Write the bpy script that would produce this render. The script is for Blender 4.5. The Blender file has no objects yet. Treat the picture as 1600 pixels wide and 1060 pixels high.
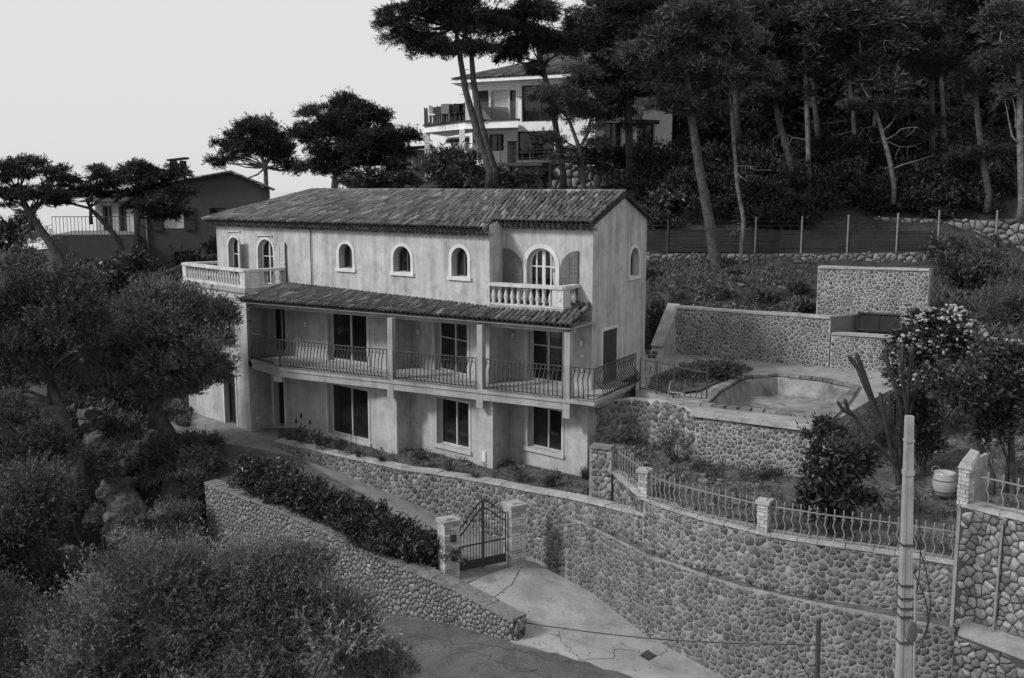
import bpy, bmesh, math, random
import numpy as np
from mathutils import Vector, Matrix, noise as mnoise
from mathutils.geometry import tessellate_polygon, delaunay_2d_cdt

# ------------------------------------------------------------------ camera, sky, sun, exposure
scene = bpy.context.scene
COL = scene.collection
CAMZ = 12.0
PITCH = math.atan(240 / 1600)
cd = bpy.data.cameras.new('camera'); cam = bpy.data.objects.new('camera', cd); COL.objects.link(cam)
cd.sensor_width = 36; cd.lens = 36; cd.clip_end = 20000
cam.location = (0, 0, CAMZ); cam.rotation_euler = (math.pi / 2 - PITCH, 0, 0)
scene.camera = cam

SUN = Vector((-0.70, -0.30, 0.62)).normalized()
world = bpy.data.worlds.new("World"); scene.world = world; world.use_nodes = True
wt = world.node_tree; wt.nodes.clear()
sky = wt.nodes.new('ShaderNodeTexSky'); sky.sky_type = 'NISHITA'; sky.sun_disc = False
sky.sun_elevation = math.asin(SUN.z); sky.sun_rotation = math.atan2(SUN.x, SUN.y)
sky.air_density = 1.0; sky.dust_density = 4.0; sky.ozone_density = 1.0
bw = wt.nodes.new('ShaderNodeRGBToBW'); wt.links.new(sky.outputs[0], bw.inputs[0])
mx = wt.nodes.new('ShaderNodeMix'); mx.data_type = 'FLOAT'
mx.inputs[0].default_value = 0.85; mx.inputs[3].default_value = 8.4
wt.links.new(bw.outputs[0], mx.inputs[2])
bg = wt.nodes.new('ShaderNodeBackground'); bg.inputs[1].default_value = 0.1
wt.links.new(mx.outputs[0], bg.inputs[0])
wo = wt.nodes.new('ShaderNodeOutputWorld'); wt.links.new(bg.outputs[0], wo.inputs[0])

sl = bpy.data.lights.new('sun', 'SUN'); sl.energy = 2.8; sl.angle = math.radians(10); sl.color = (1, 1, 1)
so = bpy.data.objects.new('sun', sl); COL.objects.link(so)
so.rotation_euler = SUN.to_track_quat('Z', 'Y').to_euler(); so.location = (-30, -20, 60)
scene.view_settings.view_transform = 'Standard'; scene.view_settings.look = 'None'
scene.view_settings.exposure = 0.0; scene.view_settings.gamma = 1.0
scene.view_settings.use_curve_mapping = False
scene.cycles.max_bounces = 6; scene.cycles.diffuse_bounces = 3; scene.cycles.transparent_max_bounces = 12

rnd = random.Random(5)
RG = np.random.default_rng(11)
CP, SP = math.cos(PITCH), math.sin(PITCH)

# ------------------------------------------------------------------ survey helpers (bearings -> plan)
def ray(px, py):
    u = (px - 800) / 1600; v = (530 - py) / 1600
    return np.array([u, CP + v * SP, -SP + v * CP])
def P(px, py, d):
    r = ray(px, py); q = r * (d / r[1]); return np.array([q[0], q[1], q[2] + CAMZ])
def G(px, py, z):
    r = ray(px, py); t = (z - CAMZ) / r[2]; return np.array([r[0] * t, r[1] * t, z])
def isect(px, py, p, d):
    """plan point on line p + t d along the bearing px"""
    r = ray(px, py); k = r[0] / r[1]
    t = (k * p[1] - p[0]) / (d[0] - k * d[1])
    return np.array([p[0] + t * d[0], p[1] + t * d[1]])
def zat(py, q):
    """height seen at row py over plan point q"""
    r = ray(800, py); return CAMZ + r[2] / r[1] * q[1]
def nrm(v):
    v = np.asarray(v, float); return v / (np.linalg.norm(v) + 1e-12)

# ------------------------------------------------------------------ objects
def tag(o, label=None, cat=None, group=None, kind=None):
    if label: o['label'] = label
    if cat: o['category'] = cat
    if group: o['group'] = group
    if kind: o['kind'] = kind
    return o
def empty(name, loc, label, cat, group=None):
    o = bpy.data.objects.new(name, None); COL.objects.link(o)
    o.location = Vector([float(c) for c in loc]); o.empty_display_size = .2
    return tag(o, label, cat, group)
def link(o, parent=None):
    COL.objects.link(o)
    if parent is not None:
        o.parent = parent
        if parent.type == 'EMPTY':
            o.matrix_parent_inverse = Matrix.Translation(-Vector(parent.location))
    return o
def shade(me, smooth):
    if smooth: me.polygons.foreach_set('use_smooth', [True] * len(me.polygons))
def mesh_from(name, V, F, mat, smooth=False, tint=None):
    me = bpy.data.meshes.new(name)
    me.from_pydata([tuple(map(float, v)) for v in V], [], F)
    if smooth: shade(me, True)
    me.materials.append(mat)
    if tint is not None:
        a = me.attributes.new('tint', 'FLOAT', 'POINT')
        a.data.foreach_set('value', np.full(len(V), tint, np.float32) if np.isscalar(tint) else np.asarray(tint, np.float32))
    me.update()
    return me
def quads_mesh(name, V, F, mat, tint=None, smooth=False):
    """fast path for big arrays: V (n,3), F (m,k)"""
    me = bpy.data.meshes.new(name)
    n, m, k = len(V), len(F), F.shape[1]
    me.vertices.add(n); me.vertices.foreach_set('co', V.astype(np.float32).ravel())
    me.loops.add(m * k); me.loops.foreach_set('vertex_index', F.astype(np.int32).ravel())
    me.polygons.add(m); me.polygons.foreach_set('loop_start', np.arange(0, m * k, k, dtype=np.int32))
    me.polygons.foreach_set('loop_total', np.full(m, k, np.int32))
    if smooth: me.polygons.foreach_set('use_smooth', np.ones(m, bool))
    me.materials.append(mat)
    if tint is not None:
        a = me.attributes.new('tint', 'FLOAT', 'POINT'); a.data.foreach_set('value', tint.astype(np.float32))
    me.update(calc_edges=True); me.validate()
    return me
def obj(name, me, parent=None):
    return link(bpy.data.objects.new(name, me), parent)

class MB:
    def __init__(s): s.v = []; s.f = []; s.t = []
    def add(s, V, F, tint=None):
        b = len(s.v); s.v += [tuple(map(float, x)) for x in V]
        s.f += [[i + b for i in f] for f in F]
        s.t += [1.0 if tint is None else tint] * len(V)
        return s
    def hexa(s, b4, t4, tint=None):
        s.add(list(b4) + list(t4), [[3, 2, 1, 0], [4, 5, 6, 7], [0, 1, 5, 4], [1, 2, 6, 5], [2, 3, 7, 6], [3, 0, 4, 7]], tint); return s
    def box(s, c, sx, sy, sz, ang=0, tint=None):
        """centre of the base, sizes, rotation about z"""
        ca, sa = math.cos(ang), math.sin(ang)
        def q(x, y, z): return (c[0] + x * ca - y * sa, c[1] + x * sa + y * ca, c[2] + z)
        x, y = sx / 2, sy / 2
        return s.hexa([q(-x, -y, 0), q(x, -y, 0), q(x, y, 0), q(-x, y, 0)], [q(-x, -y, sz), q(x, -y, sz), q(x, y, sz), q(-x, y, sz)], tint)
    def bar(s, a, b, w, h, up=(0, 0, 1), tint=None):
        """square section bar from a to b"""
        a = np.asarray(a, float); b = np.asarray(b, float); d = nrm(b - a)
        u = np.asarray(up, float)
        if abs(np.dot(d, u)) > .97: u = np.array([1., 0, 0])
        sd = nrm(np.cross(d, u)); u2 = np.cross(sd, d)
        o = [(-1, -1), (1, -1), (1, 1), (-1, 1)]
        return s.hexa([a + sd * w / 2 * i + u2 * h / 2 * j for i, j in o], [b + sd * w / 2 * i + u2 * h / 2 * j for i, j in o], tint)
    def tube(s, pts, rad, n=7, tint=None, cap=True):
        pts = [np.asarray(p, float) for p in pts]
        if np.isscalar(rad): rad = [rad] * len(pts)
        V = []; F = []
        ref = np.array([0.31, 0.9, 0.12]); a = None
        for i, p in enumerate(pts):
            d = nrm((pts[min(i + 1, len(pts) - 1)] - pts[max(i - 1, 0)]))
            if a is None: a = nrm(np.cross(d, ref if abs(np.dot(d, ref)) < .95 else np.array([.9, .1, .3])))
            a = nrm(a - d * np.dot(a, d)); b = np.cross(d, a)
            for k in range(n):
                t = 2 * math.pi * k / n
                V.append(p + (a * math.cos(t) + b * math.sin(t)) * rad[i])
        for i in range(len(pts) - 1):
            for k in range(n):
                F.append([i * n + k, i * n + (k + 1) % n, (i + 1) * n + (k + 1) % n, (i + 1) * n + k])
        if cap:
            F.append(list(range(n))[::-1]); F.append([(len(pts) - 1) * n + k for k in range(n)])
        return s.add(V, F, tint)
    def lathe(s, prof, c, n=10, tint=None):
        V = []; F = []
        for r, z in prof:
            for k in range(n):
                t = 2 * math.pi * k / n; V.append((c[0] + r * math.cos(t), c[1] + r * math.sin(t), c[2] + z))
        for i in range(len(prof) - 1):
            for k in range(n): F.append([i * n + k, i * n + (k + 1) % n, (i + 1) * n + (k + 1) % n, (i + 1) * n + k])
        F.append(list(range(n))[::-1]); F.append([(len(prof) - 1) * n + k for k in range(n)])
        return s.add(V, F, tint)
    def prism(s, poly, z0, z1, tint=None):
        n = len(poly)
        V = [(p[0], p[1], z0) for p in poly] + [(p[0], p[1], z1) for p in poly]
        return s.add(V, [list(range(n))[::-1], list(range(n, 2 * n))] + [[i, (i + 1) % n, n + (i + 1) % n, n + i] for i in range(n)], tint)
    def build(s, name, mat, parent=None, smooth=False, tint=False):
        me = mesh_from(name, s.v, s.f, mat, smooth, s.t if tint else None)
        return obj(name, me, parent)

# ------------------------------------------------------------------ materials (the photograph is black and white)
def M(name, col, rough=.9, var=.2, scale=1.2, fine=.12, fscale=25, bump=.15, streak=0., tint=False, spec=.3, translucent=0., blotch=0., each=0.):
    m = bpy.data.materials.new(name); m.use_nodes = True
    nt = m.node_tree; N = nt.nodes; L = nt.links; N.clear()
    out = N.new('ShaderNodeOutputMaterial'); b = N.new('ShaderNodeBsdfPrincipled')
    b.inputs['Roughness'].default_value = rough; b.inputs['Specular IOR Level'].default_value = spec
    tc = N.new('ShaderNodeTexCoord')
    def noise(sc, det=4, vec=None, rg=.55):
        n = N.new('ShaderNodeTexNoise'); n.inputs['Scale'].default_value = sc; n.inputs['Detail'].default_value = det
        n.inputs['Roughness'].default_value = rg
        L.new(vec if vec else tc.outputs['Object'], n.inputs['Vector']); return n.outputs[0]
    def math_(op, a, bb, c=None):
        n = N.new('ShaderNodeMath'); n.operation = op
        for i, x in enumerate((a, bb, c)):
            if x is None: continue
            if isinstance(x, (int, float)): n.inputs[i].default_value = x
            else: L.new(x, n.inputs[i])
        return n.outputs[0]
    def vary(sock, amt):  # 1 + amt*(2*(s-.5))*2
        return math_('MULTIPLY_ADD', math_('SUBTRACT', sock, .5), amt * 5.0, 1.0)
    val = None
    def mul(x):
        nonlocal val
        val = x if val is None else math_('MULTIPLY', val, x)
    n1 = noise(scale)
    if var: mul(vary(n1, var))
    nf = noise(fscale, 3)
    if fine: mul(vary(nf, fine))
    if blotch:
        nb = noise(scale * 2.7, 6, rg=.7)
        r = N.new('ShaderNodeMapRange'); r.inputs[1].default_value = .48; r.inputs[2].default_value = .62
        r.inputs[3].default_value = 1; r.inputs[4].default_value = 1 - blotch
        L.new(nb, r.inputs[0]); mul(r.outputs[0])
    if streak:
        mp = N.new('ShaderNodeMapping'); mp.inputs['Scale'].default_value = (2.3, 2.3, .22); L.new(tc.outputs['Object'], mp.inputs[0])
        ns = noise(1.0, 7, mp.outputs[0], .72)
        r = N.new('ShaderNodeMapRange'); r.inputs[1].default_value = .42; r.inputs[2].default_value = .72
        r.inputs[3].default_value = 1.06; r.inputs[4].default_value = 1 - streak
        L.new(ns, r.inputs[0]); mul(r.outputs[0])
    if each:
        oi = N.new('ShaderNodeObjectInfo'); mul(math_('MULTIPLY_ADD', oi.outputs['Random'], 2 * each, 1 - each))
    if tint:
        at = N.new('ShaderNodeAttribute'); at.attribute_name = 'tint'; mul(at.outputs['Fac'])
    if val is None: val = math_('ADD', 0, 1)
    val = math_('MINIMUM', math_('MAXIMUM', math_('MULTIPLY', val, col), .004), .9)
    L.new(val, b.inputs['Base Color'])
    if bump:
        bp = N.new('ShaderNodeBump'); bp.inputs['Strength'].default_value = bump; bp.inputs['Distance'].default_value = .03
        L.new(nf, bp.inputs['Height']); L.new(bp.outputs[0], b.inputs['Normal'])
    sh = b.outputs[0]
    if translucent:
        t = N.new('ShaderNodeBsdfTranslucent'); L.new(val, t.inputs[0])
        ms = N.new('ShaderNodeMixShader'); ms.inputs[0].default_value = translucent
        L.new(sh, ms.inputs[1]); L.new(t.outputs[0], ms.inputs[2]); sh = ms.outputs[0]
    L.new(sh, out.inputs[0]); return m
def glass(name, tintv=.9, rough=.02):
    m = bpy.data.materials.new(name); m.use_nodes = True
    nt = m.node_tree; N = nt.nodes; N.clear(); L = nt.links
    out = N.new('ShaderNodeOutputMaterial'); fr = N.new('ShaderNodeFresnel'); fr.inputs[0].default_value = 1.45
    tr = N.new('ShaderNodeBsdfTransparent'); tr.inputs[0].default_value = (tintv,) * 3 + (1,)
    gl = N.new('ShaderNodeBsdfGlossy'); gl.inputs[1].default_value = rough
    mxs = N.new('ShaderNodeMixShader'); L.new(fr.outputs[0], mxs.inputs[0]); L.new(tr.outputs[0], mxs.inputs[1]); L.new(gl.outputs[0], mxs.inputs[2])
    L.new(mxs.outputs[0], out.inputs[0]); return m

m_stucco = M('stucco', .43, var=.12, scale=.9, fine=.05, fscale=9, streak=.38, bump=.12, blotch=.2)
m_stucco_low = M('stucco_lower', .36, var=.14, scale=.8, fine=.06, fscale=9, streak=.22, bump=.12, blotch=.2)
m_frame = M('weathered_frame', .40, var=.15, scale=2, fine=.1, streak=.25, bump=.05)
m_trim = M('painted_trim', .55, var=.12, scale=2, fine=.08, streak=.15, bump=.05)
m_slab = M('slab_concrete', .30, var=.2, scale=1.5, fine=.1, streak=.3)
m_balus = M('cast_stone', .48, var=.22, scale=3, fine=.12, streak=.2)
m_tile = M('roof_tile', .115, var=.25, scale=6, fine=.25, fscale=30, tint=True, bump=.3)
m_tilebed = M('roof_bed', .03, var=.2)
m_dark = M('dark_iron', .03, rough=.6, var=.2, fine=.1, spec=.4)
m_iron = M('weathered_iron', .055, rough=.7, var=.3, fine=.2)
m_pale_iron = M('pale_painted_iron', .21, rough=.6, var=.2)
m_shut = M('painted_shutter', .12, var=.15, scale=4, fine=.1, streak=.15)
m_shut_d = M('dark_shutter', .05, var=.15, scale=4, fine=.1)
m_shut_pale = M('pale_shutter', .38, var=.12, scale=3, streak=.15)
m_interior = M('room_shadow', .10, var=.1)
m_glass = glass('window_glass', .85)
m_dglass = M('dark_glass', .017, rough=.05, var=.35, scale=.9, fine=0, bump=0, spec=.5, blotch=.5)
m_clear = glass('balcony_glass', .8)
m_curtain = M('curtain', .6, var=.1)
m_mortar = M('mortar', .275, var=.16, scale=.8, fine=.12, fscale=18, bump=.3, blotch=.3, streak=.4)
m_mortar_l = M('pale_mortar', .37, var=.14, scale=.8, fine=.12, fscale=18, bump=.3, blotch=.25, streak=.25)
m_stone_t = M('terrace_stone', .155, var=.14, scale=5, fine=.2, fscale=15, tint=True, bump=.9, blotch=.2, streak=.2)
m_ledge = M('mossy_ledge', .105, var=.25, scale=2, fine=.3, fscale=9, bump=.9, blotch=.45)
m_mortar_d = M('dark_joint', .05, var=.3, scale=2, bump=.3)
m_stone = M('field_stone', .142, var=.14, scale=5, fine=.2, fscale=15, tint=True, bump=.9, blotch=.25, streak=.3)
m_stone_b = M('big_stone', .22, var=.14, scale=5, fine=.2, fscale=14, tint=True, bump=.9, blotch=.25)
m_stone_l = M('light_stone', .165, var=.14, scale=5, fine=.2, fscale=15, tint=True, bump=.9, blotch=.25)
m_coping = M('coping', .30, var=.25, scale=2, fine=.18, bump=.2, blotch=.2)
m_coping_d = M('dark_coping', .17, var=.2, scale=3, fine=.2, bump=.4, blotch=.4)
m_brick = M('pale_brick', .36, var=.2, scale=4, fine=.15, tint=True, bump=.2)
m_drive = M('driveway_concrete', .29, var=.24, scale=.7, fine=.12, fscale=16, bump=.1, blotch=.22)
m_path = M('path_concrete', .19, var=.25, scale=.9, fine=.12, fscale=16, bump=.1, blotch=.25)
m_road = M('asphalt', .096, var=.2, scale=.5, fine=.3, fscale=22, bump=.5, blotch=.35)
m_deck = M('deck_concrete', .26, var=.25, scale=.9, fine=.12, bump=.1, blotch=.25)
m_crack = M('crack', .075, var=.2)
m_soil = M('dry_soil', .085, var=.25, scale=1.4, fine=.3, fscale=9, bump=1., blotch=.5)
m_ground = M('hill_ground', .042, var=.3, scale=.8, fine=.3, fscale=7, bump=1., blotch=.5)
m_under = M('shade_toned_leaf', .024, rough=.5, var=.2, scale=1, fine=0, bump=0, tint=True, spec=.25)  # leaf colour lowered to stand in for tree shade missing on the hillside
m_rock = M('pale_rock', .105, var=.2, scale=1.6, fine=.25, fscale=6, bump=1., blotch=.4, streak=.4)
m_sea = M('sea', .3, rough=.06, var=.05, fine=0, bump=0, spec=.5)
m_bark = M('pine_bark', .062, var=.22, scale=1.6, fine=.3, fscale=7, bump=1.2, blotch=.45)
m_bark_l = M('light_bark', .14, var=.22, scale=1.6, fine=.3, fscale=6, bump=1.2, blotch=.5)
m_needle = M('pine_needles', .038, rough=.7, var=.3, scale=.8, fine=0, bump=0, tint=True, spec=.2, each=.3, translucent=.15)
m_needle_l = M('pine_needles_pale_lit', .072, rough=.7, var=.3, scale=.8, fine=0, bump=0, tint=True, spec=.2, each=.3, translucent=.15)  # pale needles, colour raised further to carry soft light on some crowns
m_olive = M('olive_leaf', .122, rough=.6, var=.3, scale=1.2, fine=0, bump=0, tint=True, spec=.25, each=.3, translucent=.15)
m_leaf = M('shrub_leaf', .062, rough=.55, var=.3, scale=1.5, fine=0, bump=0, tint=True, spec=.35, each=.3, translucent=.12)
m_leaf_d = M('glossy_dark_leaf', .037, rough=.4, var=.3, scale=1.5, fine=0, bump=0, tint=True, spec=.4, each=.3, translucent=.1)
m_grass = M('dry_grass', .10, rough=.8, var=.35, scale=.9, fine=0, bump=0, tint=True, spec=.1, translucent=.2)
m_flower = M('pale_flower', .30, var=.15, tint=True)
m_cactus = M('cactus_skin', .04, rough=.6, var=.3, scale=3, fine=.2)
m_white = M('white_render', .78, var=.06, scale=1, fine=.03, streak=.06)
m_darkwall = M('dark_render', .065, var=.1, scale=.5, fine=.05, blotch=.15)
m_greywall = M('grey_render', .16, var=.12, scale=.8, streak=.12)
m_pole = M('pole_concrete', .26, var=.18, scale=2, fine=.12, streak=.25)
m_pot = M('glazed_pot', .33, rough=.25, var=.1, spec=.6)
m_board = M('dark_screen_board', .028, var=.3, scale=2, fine=.3)
m_water = M('stained_pool_lining', .19, var=.4, scale=.8, fine=.2, fscale=5, blotch=.45, rough=.5)
m_wood = M('dark_wood', .05, var=.2)
m_sign = M('grey_sign_back', .14, rough=.5, var=.15)
# ------------------------------------------------------------------ generic builders for walls of stone
def clip_cell(poly, p, q):
    """keep the part of poly nearer p than q"""
    mx_, my_ = (p[0] + q[0]) / 2, (p[1] + q[1]) / 2; nx, ny = q[0] - p[0], q[1] - p[1]
    out = []; n = len(poly)
    for i in range(n):
        a = poly[i]; b = poly[(i + 1) % n]
        da = (a[0] - mx_) * nx + (a[1] - my_) * ny; db = (b[0] - mx_) * nx + (b[1] - my_) * ny
        if da <= 0: out.append(a)
        if (da < 0) != (db < 0) and abs(da - db) > 1e-12:
            t = da / (da - db); out.append((a[0] + t * (b[0] - a[0]), a[1] + t * (b[1] - a[1])))
    return out
def chaikin(poly, k=.17):
    out = []
    n = len(poly)
    for i in range(n):
        a = poly[i]; b = poly[(i + 1) % n]
        out.append((a[0] * (1 - k) + b[0] * k, a[1] * (1 - k) + b[1] * k)); out.append((a[0] * k + b[0] * (1 - k), a[1] * k + b[1] * (1 - k)))
    return out
def voronoi_cells(u0, u1, z0, z1, size, aspect, seed, inside):
    rg = np.random.default_rng(seed)
    sx, sz = size * aspect, size
    pts = []; j = 0; z = z0 - sz
    while z < z1 + sz:
        u = u0 - sx + (j % 2) * sx * .5
        while u < u1 + sx:
            pts.append((u + rg.uniform(-.48, .48) * sx, z + rg.uniform(-.48, .48) * sz)); u += sx
        z += sz * .92; j += 1
    pts = np.array(pts)
    # some pairs merge: drop a random tenth so that a few stones are clearly larger
    pts = pts[rg.random(len(pts)) > .2]
    cells = []
    for p in pts:
        if not inside(p[0], p[1], 0): continue
        d = ((pts - p) / (aspect ** .5, 1)) ** 2
        idx = np.argsort(d.sum(1))[1:15]
        R = size * 1.6
        poly = [(p[0] - R, p[1] - R), (p[0] + R, p[1] - R), (p[0] + R, p[1] + R), (p[0] - R, p[1] + R)]
        for q in idx:
            poly = clip_cell(poly, p, pts[q])
            if len(poly) < 3: break
        if len(poly) >= 3: cells.append((p, poly))
    return cells

class Frame:
    """a polyline in plan with a lower and an upper edge: (u, z, depth out) -> world"""
    def __init__(s, path, out_sign=None):
        s.p = np.array([[q[0], q[1]] for q in path], float); s.zt = np.array([q[2] for q in path]); s.zb = np.array([q[3] for q in path])
        seg = np.diff(s.p, axis=0); s.l = np.hypot(seg[:, 0], seg[:, 1]); s.u = np.concatenate([[0], np.cumsum(s.l)])
        s.dir = seg / s.l[:, None]
        n = np.stack([s.dir[:, 1], -s.dir[:, 0]], 1)
        k = len(n) // 2; mid = (s.p[k] + s.p[k + 1]) / 2
        sg = out_sign if out_sign else (1 if np.dot(n[k], -mid) > 0 else -1)
        s.n = n * sg
        s.vn = np.array([nrm(s.n[max(i - 1, 0)] + s.n[min(i, len(s.n) - 1)]) for i in range(len(s.p))])
        s.L = s.u[-1]
    def top(s, u): return np.interp(u, s.u, s.zt)
    def bot(s, u): return np.interp(u, s.u, s.zb)
    def w(s, u, z, h):
        i = min(max(int(np.searchsorted(s.u, u, 'right') - 1), 0), len(s.dir) - 1)
        q = s.p[i] + s.dir[i] * (u - s.u[i])
        t = (u - s.u[i]) / s.l[i]; n = s.n[i] * .5 + .5 * (s.vn[i] * (1 - t) + s.vn[i + 1] * t)
        return (q[0] + n[0] * h, q[1] + n[1] * h, z)

N_STONES = 0
def lay_stones(fr, parent, mat, size, aspect, proud, gap, seed, rnd_k=.17, name='stone', limit=300, ztop_off=.02, zbot_off=.0, tint=(.55, 1.5), urange=None):
    global N_STONES
    u0, u1 = urange if urange else (0, fr.L)
    def inside(u, z, _): return u0 + .02 < u < u1 - .02 and fr.bot(u) - size * .25 < z < fr.top(u) + size * .28
    cells = voronoi_cells(u0, u1, fr.zb.min(), fr.zt.max(), size, aspect, seed, inside)
    rg = np.random.default_rng(seed + 1)
    built = []
    for p, poly in cells:
        c = np.mean(poly, axis=0)
        q = []
        for a in poly:
            d = np.array(a) - c; l = np.hypot(*d) + 1e-9
            a2 = c + d * max(.6, 1 - gap / l) * rg.uniform(.97, 1.01)
            u = min(max(a2[0], u0 + .01), u1 - .01)
            z = min(max(a2[1], fr.bot(u) + zbot_off), fr.top(u) - ztop_off)
            q.append((u, z))
        q = chaikin(q, rnd_k)
        # drop crowded points
        r = [q[0]]
        for a in q[1:]:
            if math.hypot(a[0] - r[-1][0], a[1] - r[-1][1]) > size * .09: r.append(a)
        q = r
        n = len(q)
        if n < 4: continue
        area = abs(sum(q[i][0] * q[(i + 1) % n][1] - q[(i + 1) % n][0] * q[i][1] for i in range(n))) / 2
        if area < size * size * .06: continue
        h = proud * rg.uniform(.55, 1.25)
        V = [fr.w(u, z, -.015) for u, z in q]
        V += [fr.w(c[0] + (u - c[0]) * .88 + rg.normal() * size * .02, c[1] + (z - c[1]) * .88 + rg.normal() * size * .02, h * rg.uniform(.65, 1.0)) for u, z in q]
        V.append(fr.w(c[0], c[1], h * rg.uniform(.9, 1.1)))
        F = [[i, (i + 1) % n, n + (i + 1) % n, n + i] for i in range(n)] + [[n + i, n + (i + 1) % n, 2 * n] for i in range(n)]
        dist = np.linalg.norm(np.array(V[-1]) - (0, 0, CAMZ))
        t = rg.uniform(*tint) if rg.random() > .1 else rg.uniform(tint[1], tint[1] * 1.35)
        built.append((area / dist ** 2, V, F, t))
    built.sort(key=lambda b: -b[0])
    for _, V, F, t in built[:limit]:
        obj(name, mesh_from(name, V, F, mat, True, t), parent)
    rest = MB()
    for _, V, F, t in built[limit:]: rest.add(V, F, t)
    if rest.v:
        o = rest.build('small_stones', mat, parent, True, True); o['kind'] = 'stuff'
    N_STONES += len(built)
def wall_body(fr, mat, parent, thick, name='mortar_core', extra=0):
    V = []; F = []; n = len(fr.p)
    for i in range(n):
        a = fr.p[i]; b = a - fr.vn[i] * thick
        V += [(a[0], a[1], fr.zb[i] - .3), (a[0], a[1], fr.zt[i]), (b[0], b[1], fr.zt[i]), (b[0], b[1], fr.zb[i] - .3)]
    for i in range(n - 1):
        for k in range(4): F.append([4 * i + k, 4 * i + (k + 1) % 4, 4 * (i + 1) + (k + 1) % 4, 4 * (i + 1) + k])
    F += [[0, 1, 2, 3], [4 * n - 1, 4 * n - 2, 4 * n - 3, 4 * n - 4]]
    return obj(name, mesh_from(name, V, F, mat), parent)
def coping(fr, mat, parent, thick, h=.07, over=.05, step=.55, seed=1, name='coping_stone', lift=.0, single=False):
    rg = np.random.default_rng(seed); u = 0.; me_all = MB()
    while u < fr.L - .05:
        l = min(step * rg.uniform(.75, 1.25), fr.L - u)
        if fr.L - u - l < .15: l = fr.L - u
        g = .008
        a, b = u + g, u + l - g
        mb = MB() if not single else me_all
        dz = rg.uniform(-.008, .008); hh = h + rg.uniform(-.01, .012); ov = over + rg.uniform(-.012, .012)
        za, zb = fr.top(a) + lift + dz, fr.top(b) + lift + dz
        mb.hexa([fr.w(a, za, ov), fr.w(b, zb, ov), fr.w(b, zb, -thick - over), fr.w(a, za, -thick - over)],
                [fr.w(a, za + hh, ov - .01), fr.w(b, zb + hh, ov - .01), fr.w(b, zb + hh, -thick - over), fr.w(a, za + hh, -thick - over)], rg.uniform(.8, 1.2))
        if not single: mb.build(name, mat, parent)
        u += l
    if single: me_all.build(name, mat, parent)
def stone_wall(name, label, cat, path, thick=.4, size=.24, aspect=1.2, proud=.035, gap=.007, seed=1, mat=None, joint=None, cop=None, group=None, limit=300, tint=(.55, 1.5), out_sign=None, cop_step=.55, rnd_k=.17):
    fr = Frame(path, out_sign)
    root = empty(name, (*fr.p[0], fr.zb[0]), label, cat, group)
    wall_body(fr, joint or m_mortar, root, thick)
    lay_stones(fr, root, mat or m_stone, size, aspect, proud, gap, seed, rnd_k=rnd_k, limit=limit, tint=tint)
    if cop: coping(fr, cop, root, thick, seed=seed, step=cop_step)
    return root, fr

# ------------------------------------------------------------------ ground patches
def rbf(ctrl):
    c = np.array(ctrl, float); n = len(c)
    def K(r): return np.where(r > 1e-9, r * r * np.log(r + 1e-12), 0)
    A = np.zeros((n + 3, n + 3)); r = np.hypot(c[:, None, 0] - c[None, :, 0], c[:, None, 1] - c[None, :, 1])
    A[:n, :n] = K(r) + np.eye(n) * .5; A[:n, n] = 1; A[:n, n + 1:] = c[:, :2]; A[n:, :n] = A[:n, n:].T
    w = np.linalg.solve(A, np.concatenate([c[:, 2], [0, 0, 0]]))
    def f(x, y):
        x = np.asarray(x, float); y = np.asarray(y, float)
        rr = np.sqrt((x[..., None] - c[:, 0]) ** 2 + (y[..., None] - c[:, 1]) ** 2)
        return K(rr) @ w[:n] + w[n] + w[n + 1] * x + w[n + 2] * y
    return f
def lattice_noise(seed):
    rg = np.random.default_rng(seed); T = rg.random((64, 64))
    def f(x, y):
        x = np.asarray(x) % 64; y = np.asarray(y) % 64
        i = np.floor(x).astype(int); j = np.floor(y).astype(int); a = x - i; b = y - j
        a = a * a * (3 - 2 * a); b = b * b * (3 - 2 * b)
        i1 = (i + 1) % 64; j1 = (j + 1) % 64; i %= 64; j %= 64
        return (T[i, j] * (1 - a) + T[i1, j] * a) * (1 - b) + (T[i, j1] * (1 - a) + T[i1, j1] * a) * b - .5
    return f
NZ = lattice_noise(3)
def inpoly(x, y, poly):
    x = np.asarray(x); y = np.asarray(y); c = np.zeros(x.shape, bool); n = len(poly)
    for i in range(n):
        x0, y0 = poly[i][:2]; x1, y1 = poly[(i + 1) % n][:2]
        if y0 == y1: continue
        k = ((y0 > y) != (y1 > y)) & (x < (x1 - x0) * (y - y0) / (y1 - y0) + x0); c ^= k
    return c
def grow(poly, d):
    q = np.array([p[:2] for p in poly], float); n = len(q)
    area = sum(q[i][0] * q[(i + 1) % n][1] - q[(i + 1) % n][0] * q[i][1] for i in range(n)); s = 1 if area > 0 else -1
    out = []
    for i in range(n):
        a = nrm(q[i] - q[i - 1]); b = nrm(q[(i + 1) % n] - q[i])
        m = nrm(np.array([a[1], -a[0]]) + np.array([b[1], -b[0]])); out.append(q[i] + m * d * s)
    return out
PATCHES = []
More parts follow.
